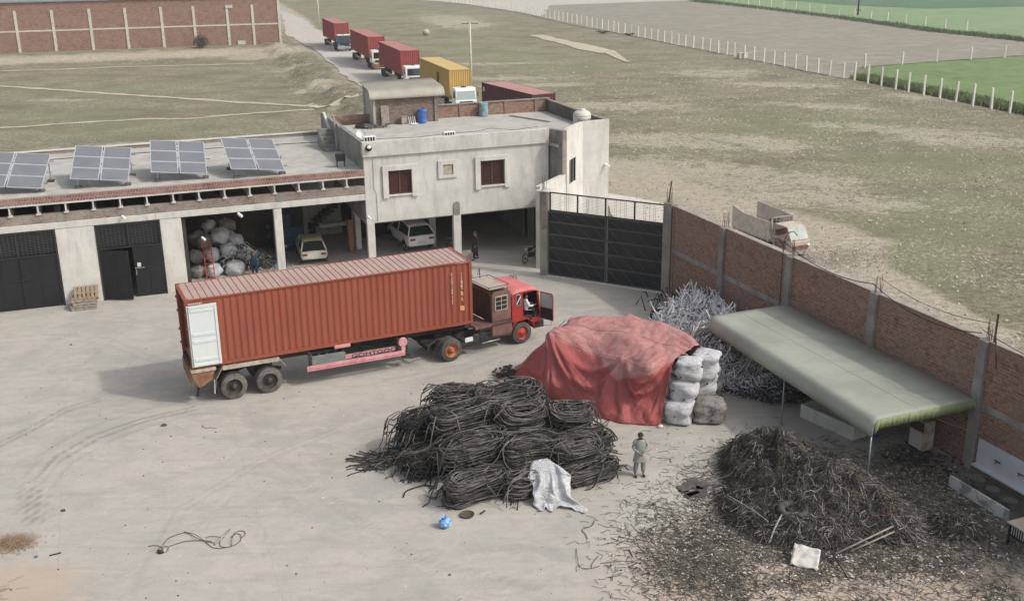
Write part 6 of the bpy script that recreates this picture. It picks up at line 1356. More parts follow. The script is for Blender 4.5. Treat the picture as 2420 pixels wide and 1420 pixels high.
# ================================================================== red tarpaulin over the bales
ST = [[(-0.08,43.13,0), (-0.01,43.17,0.1), (0.1,43.21,0.2), (0.23,43.59,0.2), (0.42,44.22,0.1), (0.71,44.76,0)],
      [(0.86,41.5,0), (0.92,41.16,0.8), (1.3,42.05,1.6), (1.72,42.75,1.95), (2.06,43.77,1.95), (1.7, 44.6, 0)],
      [(1.99,40.26,0), (1.79,40.42,1), (1.71,41.66,2.5), (2.26,42.43,2.6), (2.75,43.27,2.5), (2.9, 44.6, 0)],
      [(3.1,39.11,0), (3.1,39.82,1.05), (3.21,40.49,2.1), (3.59,41.55,2.55), (4.07,43.04,2.6), (4.1, 44.4, 0)],
      [(4.02,38.34,0), (4.01,39.15,1.05), (4.36,39.28,2.2), (4.86,40.6,2.7), (5.14,43.11,2.6), (5.3, 43.8, 0)],
      [(4.97,38.08,0), (5,38.59,1.1), (5.12,38.26,2.25), (5.76,39.76,2.7), (6.29,42.17,2.6), (6.6, 42.6, .6)],
      [(5.61,38.02,0), (5.84,38.33,1.2), (6.1,38.59,2.38), (6.7,39.2,2.55), (7.26,39.82,2.55), (7.6, 40.8, 1.6)]]
def cr_(P, t):
    n = len(P) - 1; s = min(max(t * n, 0), n - 1e-6); i = int(s); s -= i; p0, p1, p2, p3 = P[max(i - 1, 0)], P[i], P[i + 1], P[min(i + 2, n)]
    return .5 * ((2 * p1) + (p2 - p0) * s + (2 * p0 - 5 * p1 + 4 * p2 - p3) * s * s + (3 * p1 - p0 - 3 * p2 + p3) * s ** 3)
SV = [[Vector(p) for p in r_] for r_ in ST]; NI, NJ = 190, 130; P = []
for i in range(NI + 1):
    a = i / NI; row_c = [cr([r_[k_] for r_ in SV], a) for k_ in range(6)]; P.append([cr(row_c, j / NJ) for j in range(NJ + 1)])
rc = random.Random(15); CREASE = []
for (ca, ct) in ((.31, .41), (.31, .41), (.66, .42), (.98, .41)):
    for q in range(6): CREASE.append((ca + rc.gauss(0, .01), ct - .01, ca + rc.uniform(-.26, .26), rc.uniform(.0, .2), rc.uniform(.05, .13) * rc.choice((1, 1, -.7)), rc.uniform(.008, .016)))
for q in range(16): x_ = rc.random(); t0_ = rc.uniform(.42, .85); CREASE.append((x_, t0_, x_ + rc.uniform(-.3, .3), t0_ + rc.uniform(-.12, .12), rc.uniform(.03, .09) * rc.choice((1, -1)), rc.uniform(.006, .014)))
for q in range(14): x_ = rc.random(); t0_ = rc.uniform(.05, .3); CREASE.append((x_, t0_, x_ + rc.uniform(-.18, .18), t0_ + rc.uniform(-.12, .12), rc.uniform(.02, .06) * rc.choice((1, -1)), rc.uniform(.005, .012)))
Q = []; dust = []
for i in range(NI + 1):
    row = []
    for j in range(NJ + 1):
        p = P[i][j]; dx = P[min(i + 1, NI)][j] - P[max(i - 1, 0)][j]; dy = P[i][min(j + 1, NJ)] - P[i][max(j - 1, 0)]; nr = dx.cross(dy)
        nr = nr.normalized() if nr.length > 1e-9 else Vector((0, 0, 1)); a, t_ = i / NI, j / NJ
        # folds fan out from the two shoulders where the cloth is held up
        f = 0
        for (ca, ct, st_) in ((.31, .40, 1.0), (.66, .42, 1.0), (.98, .42, .8)):
            da, dt = (a - ca) * 3.0, (t_ - ct); ang = math.atan2(da, -dt); rad = math.hypot(da, dt)
            f += st_ * .085 * math.sin(ang * 8 + 3 * noise.noise(Vector((ang, rad * 2, ca * 9)))) * math.exp(-rad * 1.7) * min(1, rad * 3) * float(sstep(.06, -.06, np.array(dt)) if False else max(0, min(1, (.05 - dt) / .12)))
        f += .16 * noise.noise(Vector((a * 6, t_ * 4, 1.2))) + .07 * noise.noise(Vector((a * 16 + t_ * 8, t_ * 8, 4.4))) + .05 * abs(noise.noise(Vector((a * 26 - t_ * 12, t_ * 9, 9.4)))) + (.10 * abs(noise.noise(Vector((a * 5 + t_ * 3, t_ * 11 - a * 4, 2.4)))) if t_ > .38 else 0)
        for (xa, ta, xb, tb_, am, wd_) in CREASE:
            ux_, uy_ = xb - xa, tb_ - ta; LL = ux_ * ux_ + uy_ * uy_; s_ = ((a - xa) * ux_ + (t_ - ta) * uy_) / LL
            if -.05 < s_ < 1.05:
                s2_ = min(1, max(0, s_)); d_ = math.hypot(a - xa - s2_ * ux_, t_ - ta - s2_ * uy_); f += am * math.exp(-d_ / wd_) * math.sin(math.pi * min(1, max(0, .12 + .85 * s_))) 
        for (a0_, a1_, tt, dp) in ((.30, .66, .17, .13), (.34, .62, .27, .10), (.66, .98, .20, .12), (.68, .95, .30, .08), (.05, .31, .22, .08)):   # slack swags hanging between the shoulders
            if a0_ < a < a1_:
                q_ = (a - a0_) / (a1_ - a0_); tc = .40 - (.40 - tt) * math.sin(math.pi * q_) ** .8; f += dp * math.exp(-((t_ - tc) / .022) ** 2) * math.sin(math.pi * q_) - dp * .6 * math.exp(-((t_ - tc + .04) / .03) ** 2) * math.sin(math.pi * q_)
        f -= .20 * math.exp(-((a - .48) / .09) ** 2) * math.exp(-((t_ - .42) / .10) ** 2)
        e = min(1, j / 6, (NJ - j) / 6)
        q = p + nr * f * (e * .8 + .2); q.z = max(q.z, .012); row.append(q); dust.append(min(1, max(0, nr.z if nr.z > 0 else -nr.z)) ** 1.3 if t_ > .3 else 0.1 * t_)
    Q.append(row)
b = MB(); b.grid(Q); o = b.build('red_tarpaulin', 'tarp_red', smooth=True, solid=.015, fixn=False); tag(o, 'faded red tarpaulin draped over a tall stack of bales', 'tarpaulin')
# dust settled where the cloth lies flat
dd = []
for k_ in range(len(dust)):
    a, t_ = (k_ // (NJ + 1)) / NI, (k_ % (NJ + 1)) / NJ; tb = np.interp(a, [0, .1, .3, .40, .52, .6, .66, .72, .8, .9, 1], [.5, .45, .385, .36, .40, .30, .25, .30, .34, .36, .40]) + .02 * noise.noise(Vector((a * 9, 3, 1)))
    dd.append(float(sstep(tb - .012, tb + .02, np.array(t_))) * .9 + .12 * t_)
at_ = o.data.attributes.new('dust', 'FLOAT', 'POINT'); at_.data.foreach_set('value', dd)
for q_, (row_, nm_) in enumerate(((lambda i: Q[i][int(NJ * .40)], 'seam'), (lambda i: Q[i][int(NJ * .62)], 'seam'))):
    b = MB(); b.tube([row_(i) + Vector((0, -.01, .012)) for i in range(6, NI - 3, 2)], .007, 4, False); b.build(nm_, 'tarp_red', o)
b = MB(); b.tube([Q[i][2] + Vector((0, -.02, .02)) for i in range(4, NI - 2, 2)], .012, 4, False); b.build('hem', 'tarp_red', o)
t = thing('covered_bales', (3.8, 41.2, 0), R(-28), 'stack of packed bales hidden under the red tarpaulin', 'bales')
for i in range(4):
    for j in range(2):
        for k_ in range(2): b = MB(); b.blob((-2.2 + i * 1.2, .2 + j * 1.05, .5 + k_ * .9), (.58, .5, .46), 14, 8, .1, i * 7 + j + k_, .6); b.build('bale', 'bag_dirty', t, smooth=True)
stray('rope', [(1.57,42.63,1.9), (1.9,42.81,2.3), (2.22,42.9,2.62)], .012, 'wire_dark', 'thin rope on the left shoulder of the red tarpaulin', 'rope')
# ================================================================== jumbo bags
def jumbo(p, w_, h, mat, label, seed, lean=(0, 0), holes=True):
    w_ *= 1.14; h *= 1.04; rl = random.Random(seed * 5); p = (p[0] + rl.gauss(0, .04), p[1] + rl.gauss(0, .04), p[2]); lean = (rl.gauss(0, .05), rl.gauss(0, .05))
    t = thing('jumbo_bag', (p[0], p[1], p[2]), R(-25 + seed * 7 % 20), label, 'bag', 'packed white jumbo bags beside the tarpaulin'); rr = random.Random(seed)
    b = MB(); P = []
    for i in range(19):
        th = i / 18; z = h * th; rad = (.5 * w_) * (min(1.0, .80 + 1.6 * th) * min(1, ((1.0 - th) / .16) ** .5 * .9 + .28)) * (1.04 + .06 * math.sin(th * 9 + seed) - .05 * th)
        if th < .04: rad *= .75
        row = []
        for j in range(28):
            a = j * 2 * math.pi / 28; sq = 1 - .10 * math.cos(4 * a); n_ = 1 + .2 * noise.noise(Vector((math.cos(a) * 1.5, math.sin(a) * 1.5, th * 3 + seed))) + .035 * math.sin(a * 11 + seed) * (th > .75) + .05 * noise.noise(Vector((math.cos(a) * 5, math.sin(a) * 5, th * 9 + seed)))
            row.append((rad * sq * n_ * math.cos(a) + lean[0] * th, rad * sq * n_ * math.sin(a) + lean[1] * th, z))
        P.append(row)
    b.grid(P, True); b.add(P[-1], [tuple(range(28))]); b.add(P[0], [tuple(range(28))]); b.build('sack', mat, t, smooth=True)
    for a in (.6, 2.2, 3.7, 5.3):
        b = MB(); x, y = .3 * w_ * math.cos(a), .3 * w_ * math.sin(a); b.tube([(x, y, h * .88), (x * 1.1, y * 1.1, h * 1.02), (x * .8 + .05, y * .8, h * 1.0), (x * .6, y * .7, h * .9)], .018, 5); b.build('strap', mat, t)
    if holes:
        for q in range(6): b = MB(); a = rr.uniform(3.0, 6.2); zz = h * rr.uniform(.15, .8); rad = .5 * w_ * 1.0; b.blob((rad * math.cos(a), rad * math.sin(a), zz), (.045, .045, .035), 6, 4); b.build('tear', 'black_metal', t)
    return t
jumbo((6.42, 38.55, 0), .98, .86, 'bag_white', 'bottom white bag next to the right front corner of the tarpaulin', 1)
jumbo((7.62, 38.62, 0), 1.1, .82, 'bag_dirty', 'grey soiled crumpled bag on the ground at the right end of the stack', 2)
jumbo((6.58, 38.75, .82), .98, .82, 'bag_white', 'middle white bag, second in the front stack of three', 3)
jumbo((6.72, 38.9, 1.60), .96, .84, 'bag_white', 'topmost white bag in the front stack, just under the tarpaulin edge', 4)
jumbo((7.58, 39.7, .55), .98, 1.0, 'bag_white', 'white bag behind the grey soiled bag, lower one', 5)
jumbo((7.5, 39.5, 1.4), .95, 1.05, 'bag_white', 'tall white bag at the back of the stack beside the silver wire', 6)
jumbo((7.9, 40.5, 0), 1.0, .95, 'bag_dirty', 'soiled bag on the ground behind the others near the silver wire', 7, holes=False)
jumbo((5.85, 38.75, 0), .7, .8, 'bag_white', 'white bag peeping out below the right edge of the tarpaulin', 8, holes=False)
jumbo((5.95, 39.1, .8), .75, .85, 'bag_white', 'white bag mostly hidden behind the right edge of the tarpaulin', 9, holes=False)
b = MB(); b.blob((0, 0, .05), (.12, .09, .07), 9, 5, .4, 1); o = b.build('paper_scrap', 'paper_white', smooth=True); o.location = (5.6,37.87,0); tag(o, 'small white scrap at the foot of the tarpaulin corner', 'scrap')
o = MB(); rr = random.Random(4)
for i in range(60): o.cbox((-.25 + rr.gauss(0, .25), 43.3 + rr.gauss(0, .25), .05 + rr.random() * .12), (rr.uniform(.08, .3), rr.uniform(.05, .15), .05), rr.uniform(0, 6), rr.gauss(0, .4))
tag(o.build('debris', 'earth_dark'), 'little dark heap of debris at the left end of the red tarpaulin', 'debris')

# ================================================================== scrap wire heaps
def hfield(bumps):
    def f(x, y):
        h = 0
        for (cx, cy, rx, ry, hh, an) in bumps:
            a = R(an); dx, dy = x - cx, y - cy; u = (dx * math.cos(a) + dy * math.sin(a)) / rx; v_ = (-dx * math.sin(a) + dy * math.cos(a)) / ry; d2 = u * u + v_ * v_
            if d2 < 1: h = max(h, hh * (1 - d2) ** .9)
        return h * (1 + .28 * noise.noise(Vector((x * .9, y * .9, 2)))) + .0
    return f
def heap(name, bumps, bbox, n, ln, rad, mats, wts, label, cat, seed, base='wire_dark', up=.06, align=None, off=.05, spread=1.0, lump=.12):
    f0 = hfield(bumps); f = lambda x, y: f0(x, y) * (1 + lump * noise.noise(Vector((x * 2.6, y * 2.6, 7)))); x0, x1, y0, y1 = bbox; rr = random.Random(seed)
    b = MB(); nx, ny = int((x1 - x0) / .14), int((y1 - y0) / .14)
    b.grid([[(x0 + i * (x1 - x0) / nx, y0 + j * (y1 - y0) / ny, f(x0 + i * (x1 - x0) / nx, y0 + j * (y1 - y0) / ny) - .04) for j in range(ny + 1)] for i in range(nx + 1)])
    cnt = 0; tries = 0
    while cnt < n and tries < n * 8:
        tries += 1; x, y = rr.uniform(x0, x1), rr.uniform(y0, y1); h = f(x, y)
        if h < .05: continue
        cnt += 1; e = .15; gx, gy = (f(x + e, y) - f(x - e, y)), (f(x, y + e) - f(x, y - e)); a = math.atan2(-gy, -gx) if abs(gx) + abs(gy) > .02 else rr.uniform(0, 6.28)
        cell = noise.noise(Vector((x * 1.1, y * 1.1, 3))); a += rr.gauss(0, .5 * spread) + 1.6 * cell + (math.pi if rr.random() < .2 else 0)
        if align is not None: a = align + rr.gauss(0, .5)
        l = ln * rr.uniform(.4, 1.3); cv = rr.gauss(0, .9 * spread); pts = []; lift = abs(rr.gauss(0, up)); bow = rr.uniform(0, .12)
        for q in range(4):
            s = q / 3; px, py = x + l * (s - .3) * math.cos(a + cv * s), y + l * (s - .3) * math.sin(a + cv * s); pts.append((px, py, max(.012, f(px, py) + off * rr.random() + lift * s * 1.5 + bow * math.sin(math.pi * s))))
        k_ = rr.random() + .9 * noise.noise(Vector((x * .8 + 40, y * .8, 1))); acc = 0; mi = len(mats)
        tot = sum(wts); k_ = (k_ % 1.0) * tot
        for qi, w_ in enumerate(wts):
            acc += w_
            if k_ <= acc: mi = qi + 1; break
        b.cur = mi; b.tube(pts, rad * rr.uniform(.6, 1.3), 3, False)
    o = b.build(name, [base] + mats, fixn=False); return tag(o, label, cat), f
SB = [(8.7, 48.8, 1.8, 2.2, 1.05, -30), (9.7, 46.4, 1.6, 2.8, 1.05, 20), (9.3, 50.2, 1.6, 1.3, .75, 0)]
heap('silver_wire_heap', SB, (6.2, 11.6, 43.8, 53.2), 4800, .7, .023, ['silver_wire', 'silver_wire_mid', 'wire_dark'], (10, 2, .8), 'bright silvery heap of shredded wire by the brick wall, behind the tarpaulin', 'scrap heap', 11, 'silver_wire_mid', up=.26, spread=.8)
SB2 = [(8.6, 43.4, 1.5, 2.4, 1.65, 25), (9.9, 42.6, 1.7, 2.3, .9, 30)]
heap('silver_wire_heap', SB2, (6.9, 12.0, 40.2, 46.0), 4600, .8, .019, ['silver_wire', 'silver_wire_mid', 'wire_dark', 'wire_grey'], (6, 3, 2, 2), 'silver and dark heap of long wire between the white bags and the canopy', 'scrap heap', 12, 'wire_dark', up=.2, spread=.6, align=R(-55))
DB = [(10.6, 41.6, 1.5, 1.7, .45, 20)]
heap('dark_wire_heap', DB, (8.8, 12.4, 39.8, 43.5), 1400, .8, .014, ['wire_dark', 'silver_wire_mid', 'wire_grey'], (6, 2, 1), 'low dark spread of wire strands reaching under the canopy edge', 'scrap heap', 13, up=.12, align=R(-50))
b = MB(); rr = random.Random(31)
for i in range(90):
    x, y = (8.22,52.72,0)[0] + rr.gauss(.7, .8), 51.3 + rr.gauss(0, .5); a = rr.uniform(0, 6.28); l = rr.uniform(.3, .9); b.tube([(x, y, .2 + rr.random() * .6), (x + l * .5 * math.cos(a), y + l * .5 * math.sin(a), .5 + rr.random() * .6), (x + l * math.cos(a), y + l * math.sin(a), .3 + rr.random() * .6)], .03, 5)
tag(b.build('black_hose_scrap', 'hose_dark'), 'black scrap hose lying behind the silver heap at the wall foot', 'scrap')
t = thing('wire_coil', (7.03,49.26,0), 0, 'dark and silver coil of wire at the left end of the bright silver heap', 'cable coil'); b = MB()
for q in range(14): b.tube([((.38 + .05 * math.sin(q * 3)) * math.cos(a / 18 * 6.283), .12 * math.sin(q * 5) + .1 * math.sin(a / 18 * 6.283 + q), .45 + (.4 + .04 * math.sin(q)) * math.sin(a / 18 * 6.283)) for a in range(19)], .018, 4, False)
b.build('coil', 'wire_dark', t)
MBP = [(9.05, 33.8, 1.75, 2.7, 1.15, 8), (9.6, 32.7, 2.2, 2.3, 1.15, 20), (10.0, 31.9, 2.4, 2.4, 1.15, 35), (11.2, 30.7, 1.75, 1.3, .7, -30), (8.35, 31.4, 1.65, 1.8, .5, 0), (9.3, 30.3, 2.1, 1.3, .5, 0)]
mo, mf = heap('cable_waste_heap', MBP, (6.0, 13.9, 28.2, 37.6), 12500, .55, .0100, ['wire_brown', 'wire_olive', 'wire_dark', 'wire_grey', 'wire_red'], (4, 2.6, 5, 2, .08), 'big hairy heap of brown and olive stripped cable waste in the right foreground', 'scrap heap', 21, 'earth_dark', up=.07, off=.07, lump=.5)
heap('cable_waste_heap', [(13.75, 30.0, .8, .6, .4, -35)], (12.7, 14.8, 29.2, 30.9), 900, .5, .010, ['wire_brown', 'wire_olive', 'wire_dark', 'wire_grey'], (3, 2, 5, 1), 'small low dark heap of cable waste to the right of the big one', 'scrap heap', 22, 'earth_dark')
# litter: shredded bits and twigs round the heaps
rr = random.Random(99); b = MB()
LM = ['wire_brown', 'wire_brown', 'paper_white', 'wire_grey', 'wire_olive', 'earth_dark']
def lit(cx, cy, sx, sy, n, big=1.0, white=.1):
    for i in range(n):
        x, y = cx + rr.gauss(0, sx), cy + rr.gauss(0, sy)
        if y < 22 or x > 8.18 + (54.33 - y) * .388 - .4: continue
        z = mf(x, y) if (6 < x < 14 and 28 < y < 37.7) else 0
        k_ = rr.random()
        if k_ < white: b.cur = rr.choice((2, 2, 3)); s = rr.uniform(.015, .045) * big; b.cbox((x, y, z + .015), (s * 2, s, .015), rr.uniform(0, 6), rr.gauss(0, .2))
        elif k_ < .2: b.cur = rr.choice((0, 5, 1)); s = rr.uniform(.01, .035) * big; b.blob((x, y, z + s * .3), (s * 1.5, s, s * .6), 5, 3, .3, i % 9)
        else:
            b.cur = rr.choice((0, 0, 1, 1, 3, 4, 5)); a = rr.uniform(0, 6.28); l = rr.uniform(.08, .5) * big; c_ = rr.gauss(0, .7); b.tube([(x, y, z + .012), (x + l * .5 * math.cos(a), y + l * .5 * math.sin(a), z + .02 + rr.random() * .02), (x + l * math.cos(a + c_), y + l * math.sin(a + c_), z + .012)], rr.uniform(.004, .009), 3, False)
lit(9.0, 28.9, 2.4, .6, 420, .9, .1); lit(6.7, 31.0, .4, 1.2, 800, .8, .12); lit(12.6, 28.6, 1.6, 1.2, 260, .9, .12); lit(9.6, 26.6, 3.2, .7, 180, 1, .1)
for q in range(34): cx_, cy_ = rr.uniform(6.2, 14), rr.uniform(25.6, 29.6); lit(cx_, cy_, rr.uniform(.15, .5), rr.uniform(.1, .25), rr.randint(30, 90), 1.0, .05); lit(5.2, 28.5, 1.0, 1.5, 90); lit(14.0, 32.0, .6, 1.5, 200); lit(10, 31, 2.4, 2.2, 450, 1.1, .2)
stuff(tag(b.build('litter', LM, fixn=False), 'scattered wire clippings, paper bits and crumbs round the cable waste', 'litter'))
b = MB()
for i in range(420):
    x, y = rr.uniform(-22, 12), rr.uniform(26, 52); s = rr.uniform(.008, .028) * (1.6 if rr.random() < .06 else 1); b.cur = rr.choice((0, 0, 1, 2)); b.blob((x, y, s * .4), (s * 1.4, s, s * .7), 5, 3, .3, i % 9)
stuff(tag(b.build('pebbles', ['stone', 'wire_grey', 'paper_white']), 'tiny pebbles and crumbs scattered over the yard', 'litter'))
# things on the heap
t = thing('tyre', (8.75, 30.35, .62), 0, 'old bare tyre lying on the front of the big cable waste heap', 'tyre'); b = MB(); b.tube([(.38 * math.cos(a / 28 * 6.283), .34 * math.sin(a / 28 * 6.283), .05 * math.sin(a / 28 * 6.283)) for a in range(29)], .12, 10, False); b.build('carcass', 'tyre', t, smooth=True)
stray('plank', [(11.62,29.51,0.5), (9.64,28.64,0.1)], .03, 'wood_grey', 'upper of two grey poles leaning on the right side of the cable heap', 'pole', 2)
stray('plank', [(11.57,29.27,0.45), (10.13,28.77,0.1)], .028, 'wood_grey', 'lower of two grey poles leaning on the right side of the cable heap', 'pole', 2)
stray('hose_offcut', [(8.28,29.89,0.75), (8.03,29.64,0.45), (7.79,29.28,0.12)], .03, 'wire_grey', 'pale bent hose hanging down beside the old tyre', 'hose scrap')
stray('rod', [(6.84,31.14,0.75), (7.47,30.26,0.7), (7.8,29.63,0.65)], .016, 'wire_grey', 'thin grey rod on the left flank of the cable heap', 'rod', 2)
stray('rod', [(9.18,29.4,0.5), (9.48,28.55,0.2), (9.66,27.39,0.02)], .022, 'earth_dark', 'dark stick running down from the cable heap to the litter', 'rod', 2)
b = MB(); P = []
for i in range(12):
    P.append([(-.42 + .8 * i / 11 + .05 * noise.noise(Vector((i, j, 0))), -.35 + .75 * j / 9 * (1 - .35 * i / 11), .05 + .38 * (j / 9) + .12 * noise.noise(Vector((i * .4, j * .4, 3)))) for j in range(10)])
b.grid(P); o = b.build('white_board', 'paper_white', smooth=True, solid=.015); o.location = (8.67,28.31,0); o.rotation_euler = (0, 0, -.4); tag(o, 'torn white sheet leaning on the front foot of the cable heap', 'sheet')
b = MB()
for i in range(14): b.cbox((rr.gauss(0, .25), rr.gauss(0, .22), .02 + .01 * (i % 3)), (rr.uniform(.3, .6), rr.uniform(.2, .4), .02), rr.uniform(0, 3))
o = b.build('brown_matting', 'wire_brown'); o.location = (6.1,33.07,0); tag(o, 'flat dark brown mat lying left of the cable heap', 'mat')
for (px, lab) in (((4.59,31.95,0), 'small brown lump on the concrete left of the litter'), ((4.84,32.28,0)[:2] + (0,), None)):
    if lab: b = MB(); b.blob((0, 0, .03), (.07, .05, .04), 7, 4, .4, 3); o = b.build('stone', 'stone', smooth=True); o.location = px; tag(o, lab, 'stone')
# ================================================================== canopy on the wall
cn = thing('canopy', WALL0, WALL_ANG, 'large grey-green sheet metal canopy with rounded front edge on the brick wall', 'canopy')
pf = [(-.02, 2.60), (-1.2, 2.60), (-2.6, 2.60), (-3.8, 2.60), (-4.1, 2.59), (-4.24, 2.54), (-4.34, 2.42), (-4.39, 2.22), (-4.40, 1.98)]
b = MB(); b.grid([[(u, vv * (.90 + .10 * (u - 10.45) / 11.05), z) for vv, z in pf] for u in np.linspace(10.45, 21.5, 40)]); b.build('roof_sheet', 'canopy_grey', cn, smooth=True, solid=.03)
b = MB()
for u in (14.1, 17.8): b.bar((u, -.05, 2.615), (u, -3.6, 2.615), .03, .012)
b.bar((10.6, -2.5, 2.615), (21.4, -2.5, 2.615), .025, .014); b.build('sheet_lap', 'canopy_grey', cn)
for uu, nm in ((21.5, 'green_fascia'),):
    b = MB(); P = []
    n = 130
    for i in range(n + 1):
        vv = -.05 - 4.3 * i / n; zt = np.interp(-vv, [0, 1.2, 2.6, 3.8, 4.1, 4.24, 4.34], [2.60, 2.60, 2.60, 2.60, 2.59, 2.54, 2.42]) + .012
        x = uu + .008 * math.sin(i * .9); sc = .03 * abs(math.sin(i * math.pi / 5)); P.append([(x + .02, vv, zt), (x + .02, vv, max(1.98, zt - .34) - sc)])
    b.grid(P); b.build(nm, 'canopy_green', cn, smooth=True, solid=.012)
b = MB()
for u in (10.8, 14.4, 18.0, 21.3): b.box(u - .03, u + .03, -3.5, -.02, 2.3, 2.42)
for vv in (-.3, -1.3, -2.3, -3.2): b.box(10.6, 21.4, vv - .03, vv + .03, 2.42, 2.52)
b.build('rafter', 'chassis', cn)
for u, vv in ((21.35, -4.3), (10.8, -3.85), (16, -4.0)): b = MB(); b.tube([(u, vv, 0), (u, vv, 1.98)], .028, 8); b.build('post', 'galvanised', cn, smooth=True)
b = MB(); b.bar((21.2, -1.6, 2.05), (21.6, -.2, 1.45), .015); b.build('stay_wire', 'galvanised', cn)
t = thing('water_trough', (11.12, 38.65, 0), R(-57), 'low open concrete trough under the edge of the canopy', 'trough')
b = MB(); b.box(0, 2.6, 0, .13, 0, .55); b.box(0, 2.6, 1.0, 1.13, 0, .55); b.box(0, .13, .13, 1.0, 0, .55); b.box(2.47, 2.6, .13, 1.0, 0, .55); b.box(.13, 2.47, .13, 1.0, 0, .12); b.build('basin', 'plaster', t, bevel=.02)
# washing place at the wall
t = thing('washing_place', WALL0, WALL_ANG, 'white tiled washing place with taps on the brick wall at the right edge', 'washbasin')
b = MB(); b.box(21.8, 29, -.06, 0, .32, 1.26); b.build('tiled_back', 'tile_white', t)
b = MB(); b.box(21.75, 29, -.22, -.0, .26, .32); b.build('ledge', 'tile_white', t)
b = MB(); b.box(22.32, 24.9, -1.68, -1.6, 0, .42); b.build('marble_front', 'marble', t)
b = MB(); b.box(22.3, 29, -1.6, -.1, 0, .04); b.build('wet_floor', 'concrete_dark', t)
for u in (22.75, 23.75, 24.7, 25.6):
    b = MB(); b.tube([(u, -.06, .8), (u, -.16, .82), (u, -.2, .76)], .018, 6); b.tube([(u - .12, -.1, .82), (u + .12, -.1, .82)], .02, 6); b.build('tap', 'chassis', t)
b = MB(); b.box(24.0, 25.2, -.075, -.06, 1.02, 1.2); b.build('patch', 'plaster', t)
for i, (u, vv) in enumerate(((22.75, -.85), (23.5, -.95), (24.3, -1.0))):
    q = thing('round_stool', WW(u, vv, .04), WALL_ANG, ('dark round seat at the left end behind the marble front', 'dark round seat in the middle behind the marble front', 'dark round seat nearest the table behind the marble front')[i], 'seat', 'round seats at the washing place')
    b = MB(); b.lathe([(0, 0), (.2, 0), (.21, .04), (.19, .24), (.22, .26), (.22, .3), (0, .31)], n=20); b.build('block', 'concrete_dark', q)
t = thing('table', WW(25.9, -2.7, 0), WALL_ANG, 'dusty table with barred metal skirt cut by the right picture edge', 'table')
b = MB(); b.box(-.05, 2.6, -.05, 1.35, .74, .79); b.build('table_top', 'cream_top', t, bevel=.01)
for x in (0, 2.5):
    for y in (0, 1.25): b = MB(); b.box(x, x + .05, y, y + .05, 0, .74); b.build('leg', 'black_metal', t)
b = MB(); b.box(0, 2.55, 0, .03, .36, .40); b.box(0, 2.55, 0, .03, .7, .74)
for i in range(28): b.box(.06 + i * .09, .09 + i * .09, .005, .025, .4, .7)
b.build('bars', 'black_metal', t)
b = MB(); b.box(.03, 2.5, .035, .05, .38, .72); b.build('skirt', 'paper_white', t)
t = thing('metal_cabinet', WW(19.3, -.8, 0), WALL_ANG, 'pale grey metal cabinet standing in the shade under the canopy', 'cabinet'); b = MB(); b.box(0, .7, 0, .5, .08, 1.2); b.build('body', 'cream_steel', t, bevel=.01); b = MB(); b.box(.04, .66, -.02, 0, .12, .75); b.build('door', 'plaster', t)
for x in (.02, .62): b = MB(); b.box(x, x + .05, .02, .07, 0, .08); b.build('foot', 'chassis', t)
b = MB(); b.box(-.001, .7, -.015, 0, .8, 1.15); b.build('panel', 'sleeper_dark', t)
t = thing('bucket', WW(18.2, -1.4, 0), WALL_ANG, 'blue plastic bucket in the shade under the canopy', 'bucket'); b = MB(); b.lathe([(0, 0), (.14, 0), (.19, .34), (.2, .35), (.18, .34), (.13, .03)], n=18); b.build('pail', 'blue_plastic', t, smooth=True)
b = MB(); rr = random.Random(6)
for i in range(90): p = WW(20.4 + rr.gauss(0, .6), -1.0 + rr.gauss(0, .5)); b.cbox((p.x, p.y, .02 + rr.random() * .06), (rr.uniform(.04, .25), rr.uniform(.03, .1), .03), rr.uniform(0, 6), rr.gauss(0, .2))
stuff(tag(b.build('ash', 'stain_black'), 'black burnt scraps on the ground beneath the right end of the canopy', 'ashes'))

# ================================================================== small yard things
t = thing('plastic_bag', (-2.23,30.69,0), 0, 'tied blue and white plastic bag on the concrete in front of the hose pile', 'bag')
b = MB(); P = []
for i in range(13):
    th = i / 12; rad = .2 * math.sin(math.pi * (.12 + .84 * th)) ** .7; P.append([(rad * (1 + .1 * math.sin(a * 5 + i)) * math.cos(a * 6.283 / 18), rad * (1 + .1 * math.cos(a * 4)) * math.sin(a * 6.283 / 18), .34 * th + .015 * math.sin(a * 3)) for a in range(18)])
b.grid(P, True); b.build('bag', 'bag_blue', t, smooth=True)
b = MB()
for a in range(6): b.add([(0, 0, .32), (.12 * math.cos(a), .12 * math.sin(a), .42), (.12 * math.cos(a + .5), .12 * math.sin(a + .5), .38)], [(0, 1, 2)])
b.build('knot', 'bag_blue', t, solid=.006)
t = thing('metal_pan', (-1.55,31.39,0), 0, 'flat round dark pan lying beside the blue bag', 'pan'); b = MB(); b.lathe([(0, 0), (.2, 0), (.24, .07), (.22, .07), (.19, .02), (0, .02)], n=22); b.build('dish', 'stone', t, smooth=True)
stray('rod', [(-1.13,31.44,0.03), (-0.98,31.65,0.03)], .03, 'wire_dark', 'short dark stub lying right of the round pan', 'scrap', 2)
def wires(name, lst, r, label):
    b = MB()
    for pts in lst:
        P = [Vector(p) for p in pts]; out = []
        for i in range(len(P) - 1):
            p0, p1, p2, p3 = P[max(i - 1, 0)], P[i], P[i + 1], P[min(i + 2, len(P) - 1)]
            for q in range(6): s = q / 6; out.append(.5 * ((2 * p1) + (p2 - p0) * s + (2 * p0 - 5 * p1 + 4 * p2 - p3) * s * s + (3 * p1 - p0 - 3 * p2 + p3) * s ** 3))
        out.append(P[-1]); b.tube(out, r, 5)
    return tag(b.build(name, 'wire_brown', smooth=True), label, 'wire')
